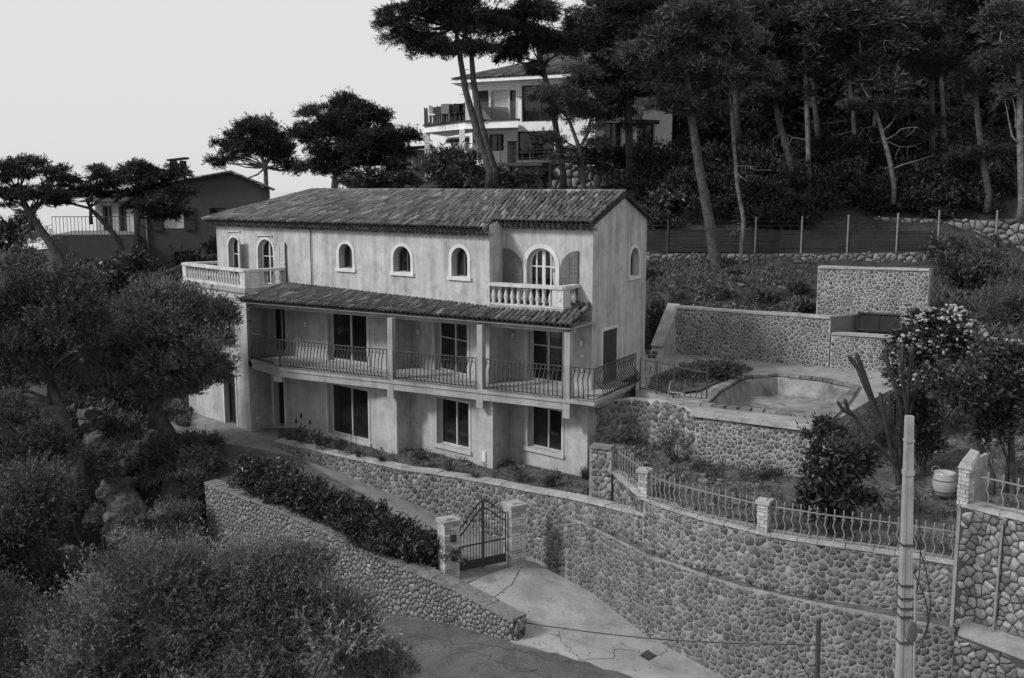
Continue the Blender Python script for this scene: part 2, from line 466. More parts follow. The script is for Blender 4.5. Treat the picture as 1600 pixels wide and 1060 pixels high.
def patch(name, poly, mat, step=.5, noise=0., nsc=1.2, skirt=0., holes=(), zf=None, lower=True, kind='structure', parent=None, curve=1.):
    """a ground sheet: outline points carry heights, inside is interpolated; thick edges via skirt"""
    q = [tuple(p[:2]) for p in poly]
    f = zf or rbf([tuple(p[:3]) for p in poly])
    allq = [Vector(p) for p in q]; n = len(q)
    edges = [(i, (i + 1) % n) for i in range(n)]
    xs = [p[0] for p in q]; ys = [p[1] for p in q]
    gx, gy = np.meshgrid(np.arange(min(xs), max(xs), step), np.arange(min(ys), max(ys), step))
    gx = gx + RG.uniform(-.2, .2, gx.shape) * step; gy = gy + RG.uniform(-.2, .2, gy.shape) * step
    ok = inpoly(gx, gy, grow(q, -step * .35)) & inpoly(gx, gy, q)
    for h in holes: ok &= ~inpoly(gx, gy, grow(h, step * .3))
    inner = [Vector((float(a), float(b))) for a, b in zip(gx[ok], gy[ok])]
    hv = []; 
    for h in holes:
        b = n + len(hv); m = len(h); hv += [Vector(p[:2]) for p in h]; edges += [(b + i, b + (i + 1) % m) for i in range(m)]
    vs, es, fs, *_ = delaunay_2d_cdt(allq + hv + inner, edges, [], 0, 1e-5)
    v = np.array([[a.x, a.y] for a in vs]); z = f(v[:, 0], v[:, 1]).copy()
    if noise: z += noise * (NZ(v[:, 0] * nsc, v[:, 1] * nsc) + .5 * NZ(v[:, 0] * nsc * 2.7 + 9, v[:, 1] * nsc * 2.7))
    F = []
    for t in fs:
        c = v[list(t)].mean(0)
        if inpoly(c[0], c[1], q) and not any(inpoly(c[0], c[1], h) for h in holes): F.append(list(t))
    V = [(a[0], a[1], c) for a, c in zip(v, z)]
    if skirt:
        b = len(V); zz = f(np.array(xs), np.array(ys))
        V += [(x, y, c) for x, y, c in zip(xs, ys, zz)] + [(x, y, c - skirt) for x, y, c in zip(xs, ys, zz)]
        F += [[b + i, b + (i + 1) % n, b + n + (i + 1) % n, b + n + i] for i in range(n)]
    o = obj(name, mesh_from(name, V, F, mat, noise > .02), parent)
    if kind: o['kind'] = kind
    if lower: PATCHES.append((q, f))
    o.data.update(); return o, f
def patch_height(x, y, default=None):
    for q, f in PATCHES:
        if inpoly(x, y, q): return float(f(x, y))
    return default

# ------------------------------------------------------------------ plan of the place
Z0 = 2.9                      # ground floor level
ZS = 5.54                     # first floor / balcony slab / pool deck level
S = .955
def VX(px, py, d): return P(px, py, d * S)[:2]
C0 = np.array([2.483, 30.27]); E1 = np.array([.8746, -.4848]); E2 = np.array([.4848, .8746])
S0 = np.array([-.73, 33.08]); DU = np.array([-.7986, .6018]); R0 = np.array([-.277, 33.9])
G0 = np.array([2.53, 32.09]); G1 = np.array([4.72, 36.0]); K = np.array([-9.93, 38.0]); WL = np.array([-13.37, 41.54])
UL = np.array([-11.94, 41.54]); CB = np.array([-8.35, 36.2])

# path beside the hedge, from the gate up to the left corner of the villa
wallA = [(*G(430, 690, 2.75)[:2], 2.75, 2.5), (*G(530, 713, 2.85)[:2], 2.85, 2.26), (*G(632, 735, 2.95)[:2], 2.95, 1.95),
         (*G(705, 745, 2.94)[:2], 2.94, 1.5), (*G(770, 757, 2.93)[:2], 2.93, 1.15), (*G(822, 767, 2.97)[:2], 2.97, .95),
         (*G(885, 778, 3.08)[:2], 3.08, .8), (*G(945, 792, 3.2)[:2], 3.2, .7), (*G(1001, 806, 3.36)[:2], 3.36, .6), (*(G(1001, 806, 3.36)[:2] + (.35, -.12)), 3.36, .6)]
low = [(*G(884, 807, 2.66)[:2], 2.66, .75), (*G(902, 816, 2.58)[:2], 2.58, .7), (*G(927, 827, 2.52)[:2], 2.52, .6), (*G(1012, 870, 2.5)[:2], 2.5, .3), (*G(1081, 893, 2.5)[:2], 2.5, .1),
       (*G(1151, 917, 2.5)[:2], 2.5, -.1), (*G(1235, 936, 2.5)[:2], 2.5, -.3), (*G(1340, 957, 2.5)[:2], 2.5, -.5), (*G(1492, 985, 2.5)[:2], 2.5, -.6)]
fence_px = [(958, 740), (975, 752), (992, 765), (1005, 776), (1030, 787), (1060, 797), (1100, 808), (1197, 832), (1300, 849), (1400, 862), (1500, 878)]
FZ = 3.9
fence = [G(a, b, FZ)[:2] for a, b in fence_px]
pillar1 = G(934, 736, 3.95)[:2]
def wl(px, py, d, zb): q = P(px, py, d); return (q[0], q[1], q[2], zb)
we_ = G(803, 1002, .58)
wall_left = [wl(320, 757, 32.3, -.9), wl(440, 800, 30.0, -.6), wl(560, 858, 28.0, -.25), wl(700, 917, 26.2, .2), wl(803, 972, we_[1], .5)]

drive_poly = [G(716, 915, 1.12), G(760, 899, 1.16), G(805, 882, 1.2), G(822, 872, 1.05), (*low[0][:2], .8), (*low[1][:2], .74), (*low[2][:2], .66), (*low[3][:2], .36), (*low[4][:2], .2), (*low[5][:2], .08), G(1190, 1100, 0.0), G(1120, 1085, .1),
              G(1000, 1062, .25), G(968, 1049, .3), G(945, 1046, .34), G(921, 1035, .38), G(900, 1031, .42), G(872, 1020, .46), G(858, 1019, .49), G(836, 1011, .53), G(803, 1003, .58), (*(np.array(wall_left[3][:2]) + (.15, .3)), .85)]
path_poly = [G(716, 915, 1.12), G(716, 880, 1.25), G(640, 815, 1.85), G(560, 765, 2.2), G(470, 716, 2.5), G(400, 700, 2.6), G(330, 690, 2.65), G(255, 655, 2.7), G(270, 622, 2.75), G(320, 628, 2.75),
             (*(K + (-.3, .5)), 2.75), (*(K + (1.5, .6)), 2.75), (*wallA[0][:2], 2.52), (*wallA[1][:2], 2.27), (*wallA[2][:2], 1.97), (*wallA[3][:2], 1.5), (*wallA[4][:2], 1.3), G(822, 872, 1.05), G(805, 882, 1.2), G(760, 899, 1.16)]
road_poly = [G(1000, 1062, .23), G(900, 1030, .4), G(803, 1004, .55), (*wall_left[3][:2], .3), (*wall_left[2][:2], -.08), (*wall_left[1][:2], -.38), (*wall_left[0][:2], -.62), (-14, 34.5, -.9), (-17, 35, -1.2),
             (-16.5, 31, -1.3), (-8, 24.5, -.5), (-2.5, 20.5, .1), (3, 19.0, .25), (9, 17.5, -.2), (14, 15.5, -.5), (16, 19, -.5), (8.2, 22.3, -.1), G(1190, 1100, -.02), G(1120, 1085, .08)]
patch('driveway', drive_poly, m_drive, step=.5, skirt=.6)
patch('path', path_poly, m_path, step=.6, skirt=.6)
patch('road', road_poly, m_road, step=.8, noise=.03, skirt=.6)
bed_poly = [(*(np.array(p[:2]) + (.12, .2)), p[2] - .03) for p in wallA] + [(*(np.array(fence[2]) + (-.05, 0)), 3.3), (*(np.array(pillar1) + (0, .1)), 3.1), (2.6, 30.6, 3.05), (-.5, 33.4, 2.95), (-4, 35.6, 2.92), (-8.4, 38.2, 2.85), (-8.9, 38.0, 2.78)]
patch('planting_bed', bed_poly, m_soil, step=.3, noise=.12, nsc=2)
garden_poly = [(*(p + np.array([.1, .2])), FZ - .04) for p in fence] + [(10.6, 21.6, 4.05), (16, 25, 4.6), (16, 33, 5.0), (12.8, 34, 4.5), (10.5, 30.5, 4.15), (8.9, 28.2, 4.0), (5.4, 29.9, 4.02), (4.2, 33.2, 4.1), (3.4, 33.0, 4.0), (2.7, 30.2, 3.9)]
patch('garden_ground', garden_poly, m_soil, step=.3, noise=.16, nsc=1.6, skirt=.8)
ledge = [(*(np.array(p[:2]) + (.05, .12)), p[2] - .02) for p in low[2:]] + [(*(np.array(fence[i]) + (0.02, .05)), 2.55) for i in (10, 9, 8, 7, 6, 4, 3)] + [(*wallA[8][:2], 2.6), (*wallA[7][:2], 2.62), (*wallA[6][:2], 2.7)]
patch('wall_ledge_soil', ledge, m_ledge, step=.3, noise=.08, nsc=2)

hedge_poly = [(*(np.array(a[:2]) + (.1, .3)), a[2] - .05) for a in wall_left[:4]] + [(gp[0], gp[1], 1.15) for gp in (G(700, 902, 1.15),)] + [G(640, 820, 1.83), G(560, 770, 2.18), G(470, 721, 2.48), G(400, 705, 2.58), G(335, 700, 2.6)]
patch('hedge_soil', hedge_poly, m_soil, step=.4, noise=.08, skirt=.5)
# deck with the pool
dk = lambda px, py: G(px, py, ZS)
pool_rim = [dk(*p)[:2] for p in ((1105, 634), (1128, 612), (1163, 592), (1215, 588), (1285, 596), (1332, 606), (1312, 632), (1293, 655))]
deck_poly = [(*dk(993, 609)[:2], ZS), (*dk(1050, 624)[:2], ZS), (*dk(1088, 641)[:2], ZS), (*dk(1290, 666)[:2], ZS), (*dk(1345, 634)[:2], ZS), (*dk(1398, 606)[:2], ZS), (*dk(1400, 585)[:2], ZS), (*dk(1330, 576)[:2], ZS), (*dk(1060, 553)[:2], ZS), (*dk(1000, 545)[:2], ZS), (*(G1 + (-.2, 0)), ZS), (*(C0 + E2 * 3.3), ZS)]
patch('pool_deck', deck_poly, m_deck, step=.6, skirt=.3, holes=[pool_rim])

# ---- terrain
ctrl = []
for px, py, d in ((1100, 300, 50), (1300, 296, 50), (1500, 300, 49), (1600, 310, 47), (1200, 262, 60), (1400, 240, 62), (1600, 225, 60), (1400, 130, 85), (1600, 110, 85), (1200, 190, 85), (1000, 262, 60), (900, 264, 60), (800, 270, 60), (700, 276, 58), (640, 286, 58), (800, 262, 85), (1000, 250, 85),
                  (1010, 420, 44.6), (1120, 416, 44), (1240, 414, 43.8), (1360, 412, 43.4), (1460, 408, 42.8), (1560, 404, 42), (1050, 470, 41), (1250, 486, 39.5), (1010, 548, 40), (1050, 486, 40.8), (1520, 470, 38), (1590, 480, 36), (1590, 395, 44), (1640, 420, 44),
                  (215, 425, 58), (80, 445, 56), (20, 470, 52), (300, 640, 43), (210, 640, 40), (250, 690, 38), (150, 690, 36), (60, 700, 34), (290, 720, 35), (200, 800, 33.5), (100, 857, 34), (20, 850, 30),
                  (880, 300, 52), (980, 300, 51), (640, 310, 54), (500, 330, 52), (400, 370, 54), (330, 420, 52), (-60, 420, 70), (100, 400, 75), (400, 330, 80), (-200, 420, 60)):
    ctrl.append(tuple(P(px, py, d)))
ctrl += [(-25, 100, 2), (-50, 110, -2), (-60, 60, 0), (60, 60, 24), (60, 100, 34), (10, 110, 26), (-8, 20, -1.0), (-8, 14, -2.2), (-14, 24, -1.6), (-20, 28, -2), (-25, 36, -1), (-30, 45, 2.5), (0, 12, -1.6), (6, 12, -2), (18, 16, -.8), (20, 24, 2), (30, 40, 10.5), (25, 33, 7.5), (17, 30, 5.2), (40, 30, 8), (10, 8, -3), (8, 22, -1.6), (10, 20, -1.8), (12, 19, -1.8), (6.5, 22.5, -1.5), (9, 21, -1.8), (-10, 6, -4), (-40, 20, -6), (40, 8, -3), (-22, 50, 6), (-8, 46, 6), (0, 42, 6), (3, 39.5, 5.4), (-16, 46, 5)]
terrain_f = rbf(ctrl)
HOUSE_POLY = [C0, CB, K, WL, UL + (2.8, 3.8), G1 + (0, .5), G1, (4.2, 33.2)]
LOWER = [(bed_poly, .2), (HOUSE_POLY, 1.6), (deck_poly, 2.5), ([tuple(map(float, p[:2])) for p in fence] + [(10.0, 21.8), (9.4, 24.5), (8, 27), (5.4, 29.5), (3.4, 32.6), (2.7, 30.2)], 0.), ([(9.4, 21.5), (16, 17.5), (16, 19.5), (10.2, 23.2)], 1.5), (ledge, -.8), (hedge_poly, -1.5), (drive_poly, -.8), ([(*P(855, 268, 56.4)[:2], 0), (*P(1001, 262, 56.4)[:2], 0), (*P(1001, 262, 52)[:2], 0), (*P(855, 262, 52)[:2], 0)], 11.2), ([(*P(1000, 405, 45.8)[:2], 0), (*P(1470, 399, 44.2)[:2], 0), (*P(1470, 399, 43.2)[:2], 0), (*P(1000, 405, 44.4)[:2], 0)], 8.75), (path_poly, None), (road_poly, None)]
def terrain_height(x, y):
    x = np.asarray(x, float); y = np.asarray(y, float); z = terrain_f(x, y)
    for q, f in PATCHES:
        k = inpoly(x, y, grow(q, .6))
        if k.any(): z = np.where(k, np.minimum(z, f(x, y) - .5), z)
    for q, lv in LOWER:
        if lv is None: continue
        k = inpoly(x, y, grow([tuple(map(float, p[:2])) for p in q], .35)); z = np.where(k, np.minimum(z, lv), z)
    return z
xs = np.concatenate([np.arange(-75, -28, 1.6), np.arange(-28, 30, .55), np.arange(30, 76, 1.6)]); ys = np.concatenate([np.arange(4, 52, .55), np.arange(52, 150, 1.6)])
gx, gy = np.meshgrid(xs, ys)
gz = terrain_height(gx, gy)
gz = gz + .16 * NZ(gx * .7, gy * .7) + .12 * NZ(gx * 1.9, gy * 1.9)
gz = gz - np.clip((gy - 105) / 45, 0, 1) * 45 * (gx < 5) * np.clip((5 - gx) / 20, 0, 1) - np.clip((-gx - 45) / 30, 0, 1) * 35
nx, ny = len(xs), len(ys)
ii = np.arange(nx * ny).reshape(ny, nx)
TF = np.stack([ii[:-1, :-1], ii[:-1, 1:], ii[1:, 1:], ii[1:, :-1]], -1).reshape(-1, 4)
tag(obj('hillside_ground', quads_mesh('hillside_ground', np.stack([gx, gy, gz], -1).reshape(-1, 3), TF, m_ground, smooth=True)), kind='structure')
sea = MB(); sea.add([(-9000, -200, -45), (9000, -200, -45), (9000, 9000, -45), (-9000, 9000, -45)], [[0, 1, 2, 3]])
tag(sea.build('sea', m_sea), kind='structure')
def ground_at(x, y):
    h = patch_height(x, y)
    if h is not None: return h
    return float(terrain_height(np.array([x]), np.array([y]))[0])

# ------------------------------------------------------------------ stone walls
stone_wall('stone_wall', 'stone retaining wall with dark joints along the road under the hedge', 'wall', wall_left, thick=.42, size=.128, aspect=1.0, proud=.022, gap=.010, rnd_k=.24, seed=21, mat=m_stone_l, joint=m_mortar_d, cop=m_coping_d, tint=(.78, 1.3))
# right-hand end of that wall
we = np.array(wall_left[4][:2]); wd = nrm(np.array(wall_left[4][:2]) - np.array(wall_left[3][:2])); wn = np.array([-wd[1], wd[0]])
fr_end = Frame([(*(we + wd * .01), 1.13, .45), (*(we + wd * .01 + wn * .42), 1.13, .45)])
lay_stones(fr_end, bpy.data.objects['stone_wall'], m_stone_l, .2, 1.1, .04, .012, 5, name='end_stone')
stone_wall('garden_wall', 'stone retaining wall of the planting bed running behind the iron gate', 'wall', wallA, thick=.3, size=.15, aspect=1.15, proud=.018, gap=.007, seed=31, cop=m_coping, cop_step=.8, tint=(.6, 1.5))
stone_wall('driveway_wall', 'tall stone wall along the driveway and road below the weedy ledge', 'wall', low, thick=.14, size=.14, aspect=1.05, proud=.017, gap=.007, seed=41, tint=(.62, 1.3))
fw = [(*fence[i], FZ - .08, z) for i, z in ((3, 2.5), (4, 2.5), (5, 2.5), (6, 2.5), (7, 2.5), (8, 2.5), (9, 2.5), (10, 2.5))]
fence_root, fence_fr = stone_wall('fence_wall', 'stone wall carrying the iron fence above the weedy ledge', 'wall', fw, thick=.32, size=.145, aspect=1.08, proud=.015, gap=.007, seed=51, cop=m_coping, cop_step=.6)
fw2 = [(*pillar1, FZ + .2, 2.9), (*fence[0], FZ, 2.9), (*fence[1], FZ - .06, 2.9), (*fence[2], FZ - .08, 2.9), (*(np.array(fence[3]) + (-.05, .12)), FZ - .08, 2.8)]
stone_wall('fence_wall', 'stub of stone wall with flat cap at the villa corner where the iron fence starts', 'wall', [(*G(921, 738, 3.9)[:2], 4.62, 2.9), (*G(955, 742, 3.9)[:2], 4.62, 2.9)], thick=.3, size=.15, aspect=1.05, proud=.02, gap=.007, seed=53, cop=m_coping_d, cop_step=.9)
stone_wall('fence_wall', 'short stone wall under the steep end of the iron fence beside the villa corner', 'wall', fw2, thick=.28, size=.15, aspect=1.05, proud=.03, gap=.007, seed=52, out_sign=None, cop=m_coping)
# pool terrace walls
p6 = [(*(C0 + E1 * -.5 + E2 * 1.2), 5.22, 3.2), (*dk(985, 612)[:2], 5.3, 3.3), (*dk(1040, 625)[:2], 5.5, 3.5), (*dk(1088, 642)[:2], 5.5, 3.55)]
stone_wall('terrace_wall', 'rounded stone wall between the villa corner and the pool deck', 'wall', p6, thick=.35, size=.165, mat=m_stone_t, joint=m_mortar_l, aspect=1.1, proud=.04, gap=.007, seed=61, tint=(.6, 1.4))
p5 = [(*dk(1088, 642)[:2], 5.32, 3.5), (*dk(1190, 655)[:2], 5.32, 3.4), (*dk(1290, 667)[:2], 5.32, 3.4)]
stone_wall('terrace_wall', 'stone retaining wall in front of the empty pool', 'wall', p5, thick=.35, size=.125, mat=m_stone_t, joint=m_mortar_l, aspect=1.05, proud=.018, gap=.010, seed=62, tint=(.6, 1.4))
p5b = [(*dk(1290, 667)[:2], 5.3, 3.4), (*dk(1345, 635)[:2], 5.3, 3.5), (*dk(1399, 607)[:2], 5.3, 3.6)]
stone_wall('terrace_wall', 'stone side wall of the pool deck behind the tall cactus', 'wall', p5b, thick=.35, size=.125, mat=m_stone_t, joint=m_mortar_l, aspect=1.05, proud=.018, gap=.010, seed=63, tint=(.7, 1.5), out_sign=1)
p7 = [(*P(1056, 482, 39.3)[:2], 7.3, ZS - .1), (*P(1180, 487, 37.6)[:2], 7.3, ZS - .1), (*P(1298, 492, 36.2)[:2], 7.3, ZS - .1)]
r7, fr7 = stone_wall('terrace_wall', 'stone retaining wall with pale coping at the back of the pool deck', 'wall', p7, thick=.45, size=.115, mat=m_stone_t, joint=m_mortar_l, aspect=1.1, proud=.014, gap=.011, seed=71, cop=m_coping, cop_step=1.3, tint=(.6, 1.4))
p7b = [(*P(1299, 518, 36.1)[:2], 6.75, ZS - .1), (*P(1350, 520, 35.6)[:2], 6.75, ZS - .1), (*P(1430, 530, 34.8)[:2], 6.75, ZS - .2)]
stone_wall('terrace_wall', 'low stone wall under the dark hatch beside the flowering bush', 'wall', p7b, thick=.45, size=.115, mat=m_stone_t, joint=m_mortar_l, aspect=1.1, proud=.014, gap=.011, seed=72, cop=m_coping, cop_step=1.1, tint=(.6, 1.4))
# buttress at the left end of the back wall
bt = empty('wall_buttress', P(1050, 560, 39), 'sloping stone buttress at the left end of the pool back wall', 'wall')
a = np.array(p7[0][:2]); fd = nrm(-(a - np.array(p7[1][:2])));  nn = np.array([fd[1], -fd[0]])
mb = MB(); 
b0, b1 = a - fd * .45, a
mb.hexa([(*(b0 + nn * 1.5), 5.4), (*(b1 + nn * 1.5), 5.4), (*(b1 - nn * .3), 5.4), (*(b0 - nn * .3), 5.4)], [(*(b0 + nn * 1.15), 5.9), (*(b1 + nn * 1.15), 5.9), (*(b1 - nn * .3), 7.36), (*(b0 - nn * .3), 7.36)])
mb.build('mortar_core', m_mortar_l, bt)
mb = MB()
mb.hexa([(*(b0 + nn * 1.18 - fd * .03), 5.9), (*(b1 + nn * 1.18 + fd * .03), 5.9), (*(b1 - nn * .3 + fd * .03), 7.37), (*(b0 - nn * .3 - fd * .03), 7.37)], [(*(b0 + nn * 1.2 - fd * .03), 5.98), (*(b1 + nn * 1.2 + fd * .03), 5.98), (*(b1 - nn * .3 + fd * .03), 7.45), (*(b0 - nn * .3 - fd * .03), 7.45)])
mb.build('coping_stone', m_coping, bt)
fb = Frame([(*(b0 + nn * 1.5), 5.85, 5.42), (*(b1 + nn * 1.5), 5.85, 5.42)])
lay_stones(fb, bt, m_stone, .22, 1.2, .03, .015, 77)
# upper block wall with the dark hatch
p8 = [(*P(1278, 420, 38.2)[:2], 8.95, 6.7), (*P(1452, 424, 36.2)[:2], 9.0, 6.7)]
r8, fr8 = stone_wall('block_wall', 'tall stone wall standing behind the dark hatch on the slope', 'wall', p8, thick=.4, size=.115, mat=m_stone_t, joint=m_mortar_l, aspect=1.05, proud=.014, gap=.011, seed=81, cop=m_coping, cop_step=1.1, tint=(.6, 1.45))
fr8e = Frame([(*P(1453, 424, 36.15)[:2], 8.95, 7.9), (*P(1462, 424, 36.6)[:2], 8.95, 7.9)])
hatch = empty('service_hatch', P(1372, 517, 36.6), 'dark rectangular hatch set in the stone niche below the tall block wall', 'hatch')
qa, qb = P(1340, 502, 36.85), P(1404, 504, 36.2)
mb = MB(); mb.bar((qa[0], qa[1], 7.14), (qb[0], qb[1], 7.12), .06, .66); mb.build('panel', m_board, hatch)
mb = MB()
for z in (6.84, 7.44): mb.bar((qa[0], qa[1] - .05, z), (qb[0], qb[1] - .05, z), .05, .05)
for q in (qa, qb, (qa + qb) / 2): mb.bar((q[0], q[1] - .05, 6.82), (q[0], q[1] - .05, 7.46), .05, .05)
mb.build('hatch_frame', m_dark, hatch)
mb = MB(); mb.hexa([(*P(1299, 500, 36.3)[:2], 6.6), (*P(1340, 500, 37.1)[:2], 6.6), (*P(1340, 500, 37.5)[:2], 6.6), (*P(1299, 500, 36.9)[:2], 6.6)], [(*P(1299, 500, 36.3)[:2], 7.35), (*P(1340, 500, 37.1)[:2], 7.35), (*P(1340, 500, 37.5)[:2], 7.35), (*P(1299, 500, 36.9)[:2], 7.35)])
mb.build('niche_wall', m_greywall, hatch)
# wall low on the far right
stone_wall('terrace_wall', 'low pale-topped wall at the right edge below the grassy slope', 'wall', [(*P(1535, 532, 31)[:2], 7.3, 6.3), (*P(1700, 548, 30)[:2], 7.2, 6.3)], thick=.3, size=.26, seed=91, cop=m_coping, cop_step=1.2)
# walls on the hill
stone_wall('hill_wall', 'big light stone wall under the terrace of the modern house', 'wall', [(*P(862, 268, 56)[:2], 13.0, 11.2), (*P(925, 262, 56)[:2], 13.05, 11.2), (*P(1001, 262, 56)[:2], 13.05, 11.0)], thick=.5, size=.34, aspect=1.0, proud=.06, gap=.016, seed=101, mat=m_stone_b, joint=m_mortar_d, tint=(.9, 1.7))
stone_wall('hill_wall', 'darker stone wall continuing right of the big light wall behind the gable', 'wall', [(*P(1002, 264, 56.6)[:2], 12.95, 10.6), (*P(1090, 268, 57)[:2], 12.8, 10.6)], thick=.5, size=.32, aspect=1.05, proud=.06, gap=.016, seed=102, mat=m_stone, joint=m_mortar_d, tint=(.8, 1.4))
stone_wall('hill_wall', 'dry stone bank behind the right end of the hill fence', 'wall', [(*P(1365, 352, 47)[:2], 10.6, 9.4), (*P(1480, 347, 46)[:2], 10.5, 9.2), (*P(1540, 344, 45)[:2], 10.5, 9.1), (*P(1660, 335, 44)[:2], 10.7, 8.9)], thick=.6, size=.30, aspect=1.1, proud=.07, gap=.018, seed=103, mat=m_stone_b, joint=m_mortar_d, tint=(.4, 1.25))
hf = [(*P(1000, 405, 45.6)[:2], 9.0, 8.3), (*P(1180, 402, 45)[:2], 9.05, 8.3), (*P(1330, 402, 44.5)[:2], 9.1, 8.4), (*P(1470, 399, 44)[:2], 9.2, 8.4)]
stone_wall('hill_wall', 'ankle-high stone kerb wall under the dark screened hill fence', 'wall', hf, thick=.3, size=.2, aspect=1.5, proud=.04, gap=.007, seed=104, mat=m_stone_l, joint=m_mortar_d, tint=(.7, 1.4))
# right-hand boundary: pillar, big-stone wall, ledge slab, lower wall
bp = [(*P(1503, 790, 21.0)[:2], 5.26, 2.6), (*P(1620, 800, 19.8)[:2], 5.26, 2.6), (*P(1720, 800, 18.8)[:2], 5.26, 2.6)]
r9, fr9 = stone_wall('boundary_wall', 'wall of big rounded stones under the fence at the right edge', 'wall', bp, thick=.4, size=.135, aspect=1.4, proud=.035, gap=.007, seed=111, mat=m_stone_b, joint=m_mortar_d, cop=m_coping, cop_step=1.0, tint=(.45, 1.3))
bp2 = [(*P(1492, 990, 20.2)[:2], 2.72, -.5), (*P(1620, 1000, 18.9)[:2], 2.72, -.5), (*P(1720, 1000, 17.9)[:2], 2.72, -.5)]
stone_wall('boundary_wall', 'lower wall of squared stones at the bottom right corner', 'wall', bp2, thick=.5, size=.125, aspect=1.7, proud=.05, gap=.007, seed=112, mat=m_stone_b, joint=m_mortar_d, tint=(.4, 1.05))
patch('concrete_ledge', [(*P(1497, 985, 20.2)[:2], 2.76), (*P(1620, 1000, 18.9)[:2], 2.76), (*P(1720, 1000, 17.9)[:2], 2.76), (*P(1725, 900, 18.9)[:2], 2.84), (*P(1620, 900, 19.9)[:2], 2.84), (*P(1507, 955, 21.1)[:2], 2.84)], m_deck, step=.3, noise=.03, nsc=3, skirt=.15)
# ------------------------------------------------------------------ villa
villa = empty('villa', (*(C0 + E1 * -5 + E2 * 2), Z0), 'weathered two-storey villa with tiled roof, arched windows and long iron balcony', 'villa')

class Wall:
    def __init__(s, p0, p1, sign=None):
        s.a = np.array(p0, float); s.b = np.array(p1, float); s.L = np.linalg.norm(s.b - s.a); s.d = (s.b - s.a) / s.L
        n = np.array([s.d[1], -s.d[0]]); s.n = n if (np.dot(n, -(s.a + s.b) / 2) > 0) else -n
        if sign: s.n = n * sign
    def w(s, u, z, h=0.):
        q = s.a + s.d * u + s.n * h; return (q[0], q[1], z)
    def s_at(s, px, py):
        q = isect(px, py, s.a, s.d); return float(np.dot(q - s.a, s.d))
    def op(s, x0, x1, y0, y1, arch=False):
        ym = (y0 + y1) / 2; u0, u1 = sorted((s.s_at(x0, ym), s.s_at(x1, ym))); q = s.a + s.d * (u0 + u1) / 2
        return dict(u0=u0, u1=u1, z1=zat(y0, q), z0=zat(y1, q), arch=arch)
def loop_of(o, n=10, off=0., zo=0., closed=True):
    u0, u1, z0, z1 = o['u0'] - off, o['u1'] + off, o['z0'] - zo, o['z1'] + off
    if not o['arch']: return [(u0, z0), (u0, z1), (u1, z1), (u1, z0)]
    r = (u1 - u0) / 2; c = (u0 + u1) / 2; zs = max(z1 - r, z0 + .05); ry = z1 - zs
    return [(u0, z0)] + [(c - r * math.cos(math.pi * k / n), zs + ry * math.sin(math.pi * k / n)) for k in range(n + 1)] + [(u1, z0)]
def wall_panel(W, z0, z1, ops=(), mat=None, name='wall', parent=villa, reveal=.28, top=None):
    """front sheet with holes and the reveals of the holes; top(u) gives a sloped head"""
    zt = top or (lambda u: z1)
    V = []; F = []
    def v(u, z, h=0.): V.append(W.w(u, z, h)); return len(V) - 1
    def rect(a, b, c, d):
        if b - a > 1e-4: F.append([v(a, c), v(b, c), v(b, d if d is not None else zt(b)), v(a, d if d is not None else zt(a))])
    cur = 0.
    for o in sorted(ops, key=lambda o: o['u0']):
        rect(cur, o['u0'], z0, None)
        if o['z0'] > z0 + .01: rect(o['u0'], o['u1'], z0, o['z0'])
        lp = loop_of(o)[1:-1]
        F.append([v(*p) for p in lp] + [v(o['u1'], zt(o['u1'])), v(o['u0'], zt(o['u0']))])
        L = loop_of(o)
        for i in range(len(L)):
            p, q = L[i], L[(i + 1) % len(L)]
            F.append([v(*p), v(*q), v(*q, -reveal), v(*p, -reveal)])
        cur = o['u1']
    rect(cur, W.L, z0, None)
    return obj(name, mesh_from(name, V, F, mat or m_stucco), parent)
def band_mesh(W, inner, outer, hf, hb, closed=False):
    mb = MB(); n = len(inner); V = []; F = []
    for lp, h in ((inner, hf), (outer, hf), (inner, hb), (outer, hb)): V += [W.w(u, z, h) for u, z in lp]
    for i in range(n if closed else n - 1):
        j = (i + 1) % n
        F += [[i, j, n + j, n + i], [i, j, 2 * n + j, 2 * n + i], [n + i, n + j, 3 * n + j, 3 * n + i]]
    if not closed:
        for i in (0, n - 1): F.append([i, n + i, 3 * n + i, 2 * n + i])
    return mb.add(V, F)
def boxw(mb, W, u0, u1, z0, z1, h0, h1):
    return mb.hexa([W.w(u0, z0, h1), W.w(u1, z0, h1), W.w(u1, z0, h0), W.w(u0, z0, h0)], [W.w(u0, z1, h1), W.w(u1, z1, h1), W.w(u1, z1, h0), W.w(u0, z1, h0)])
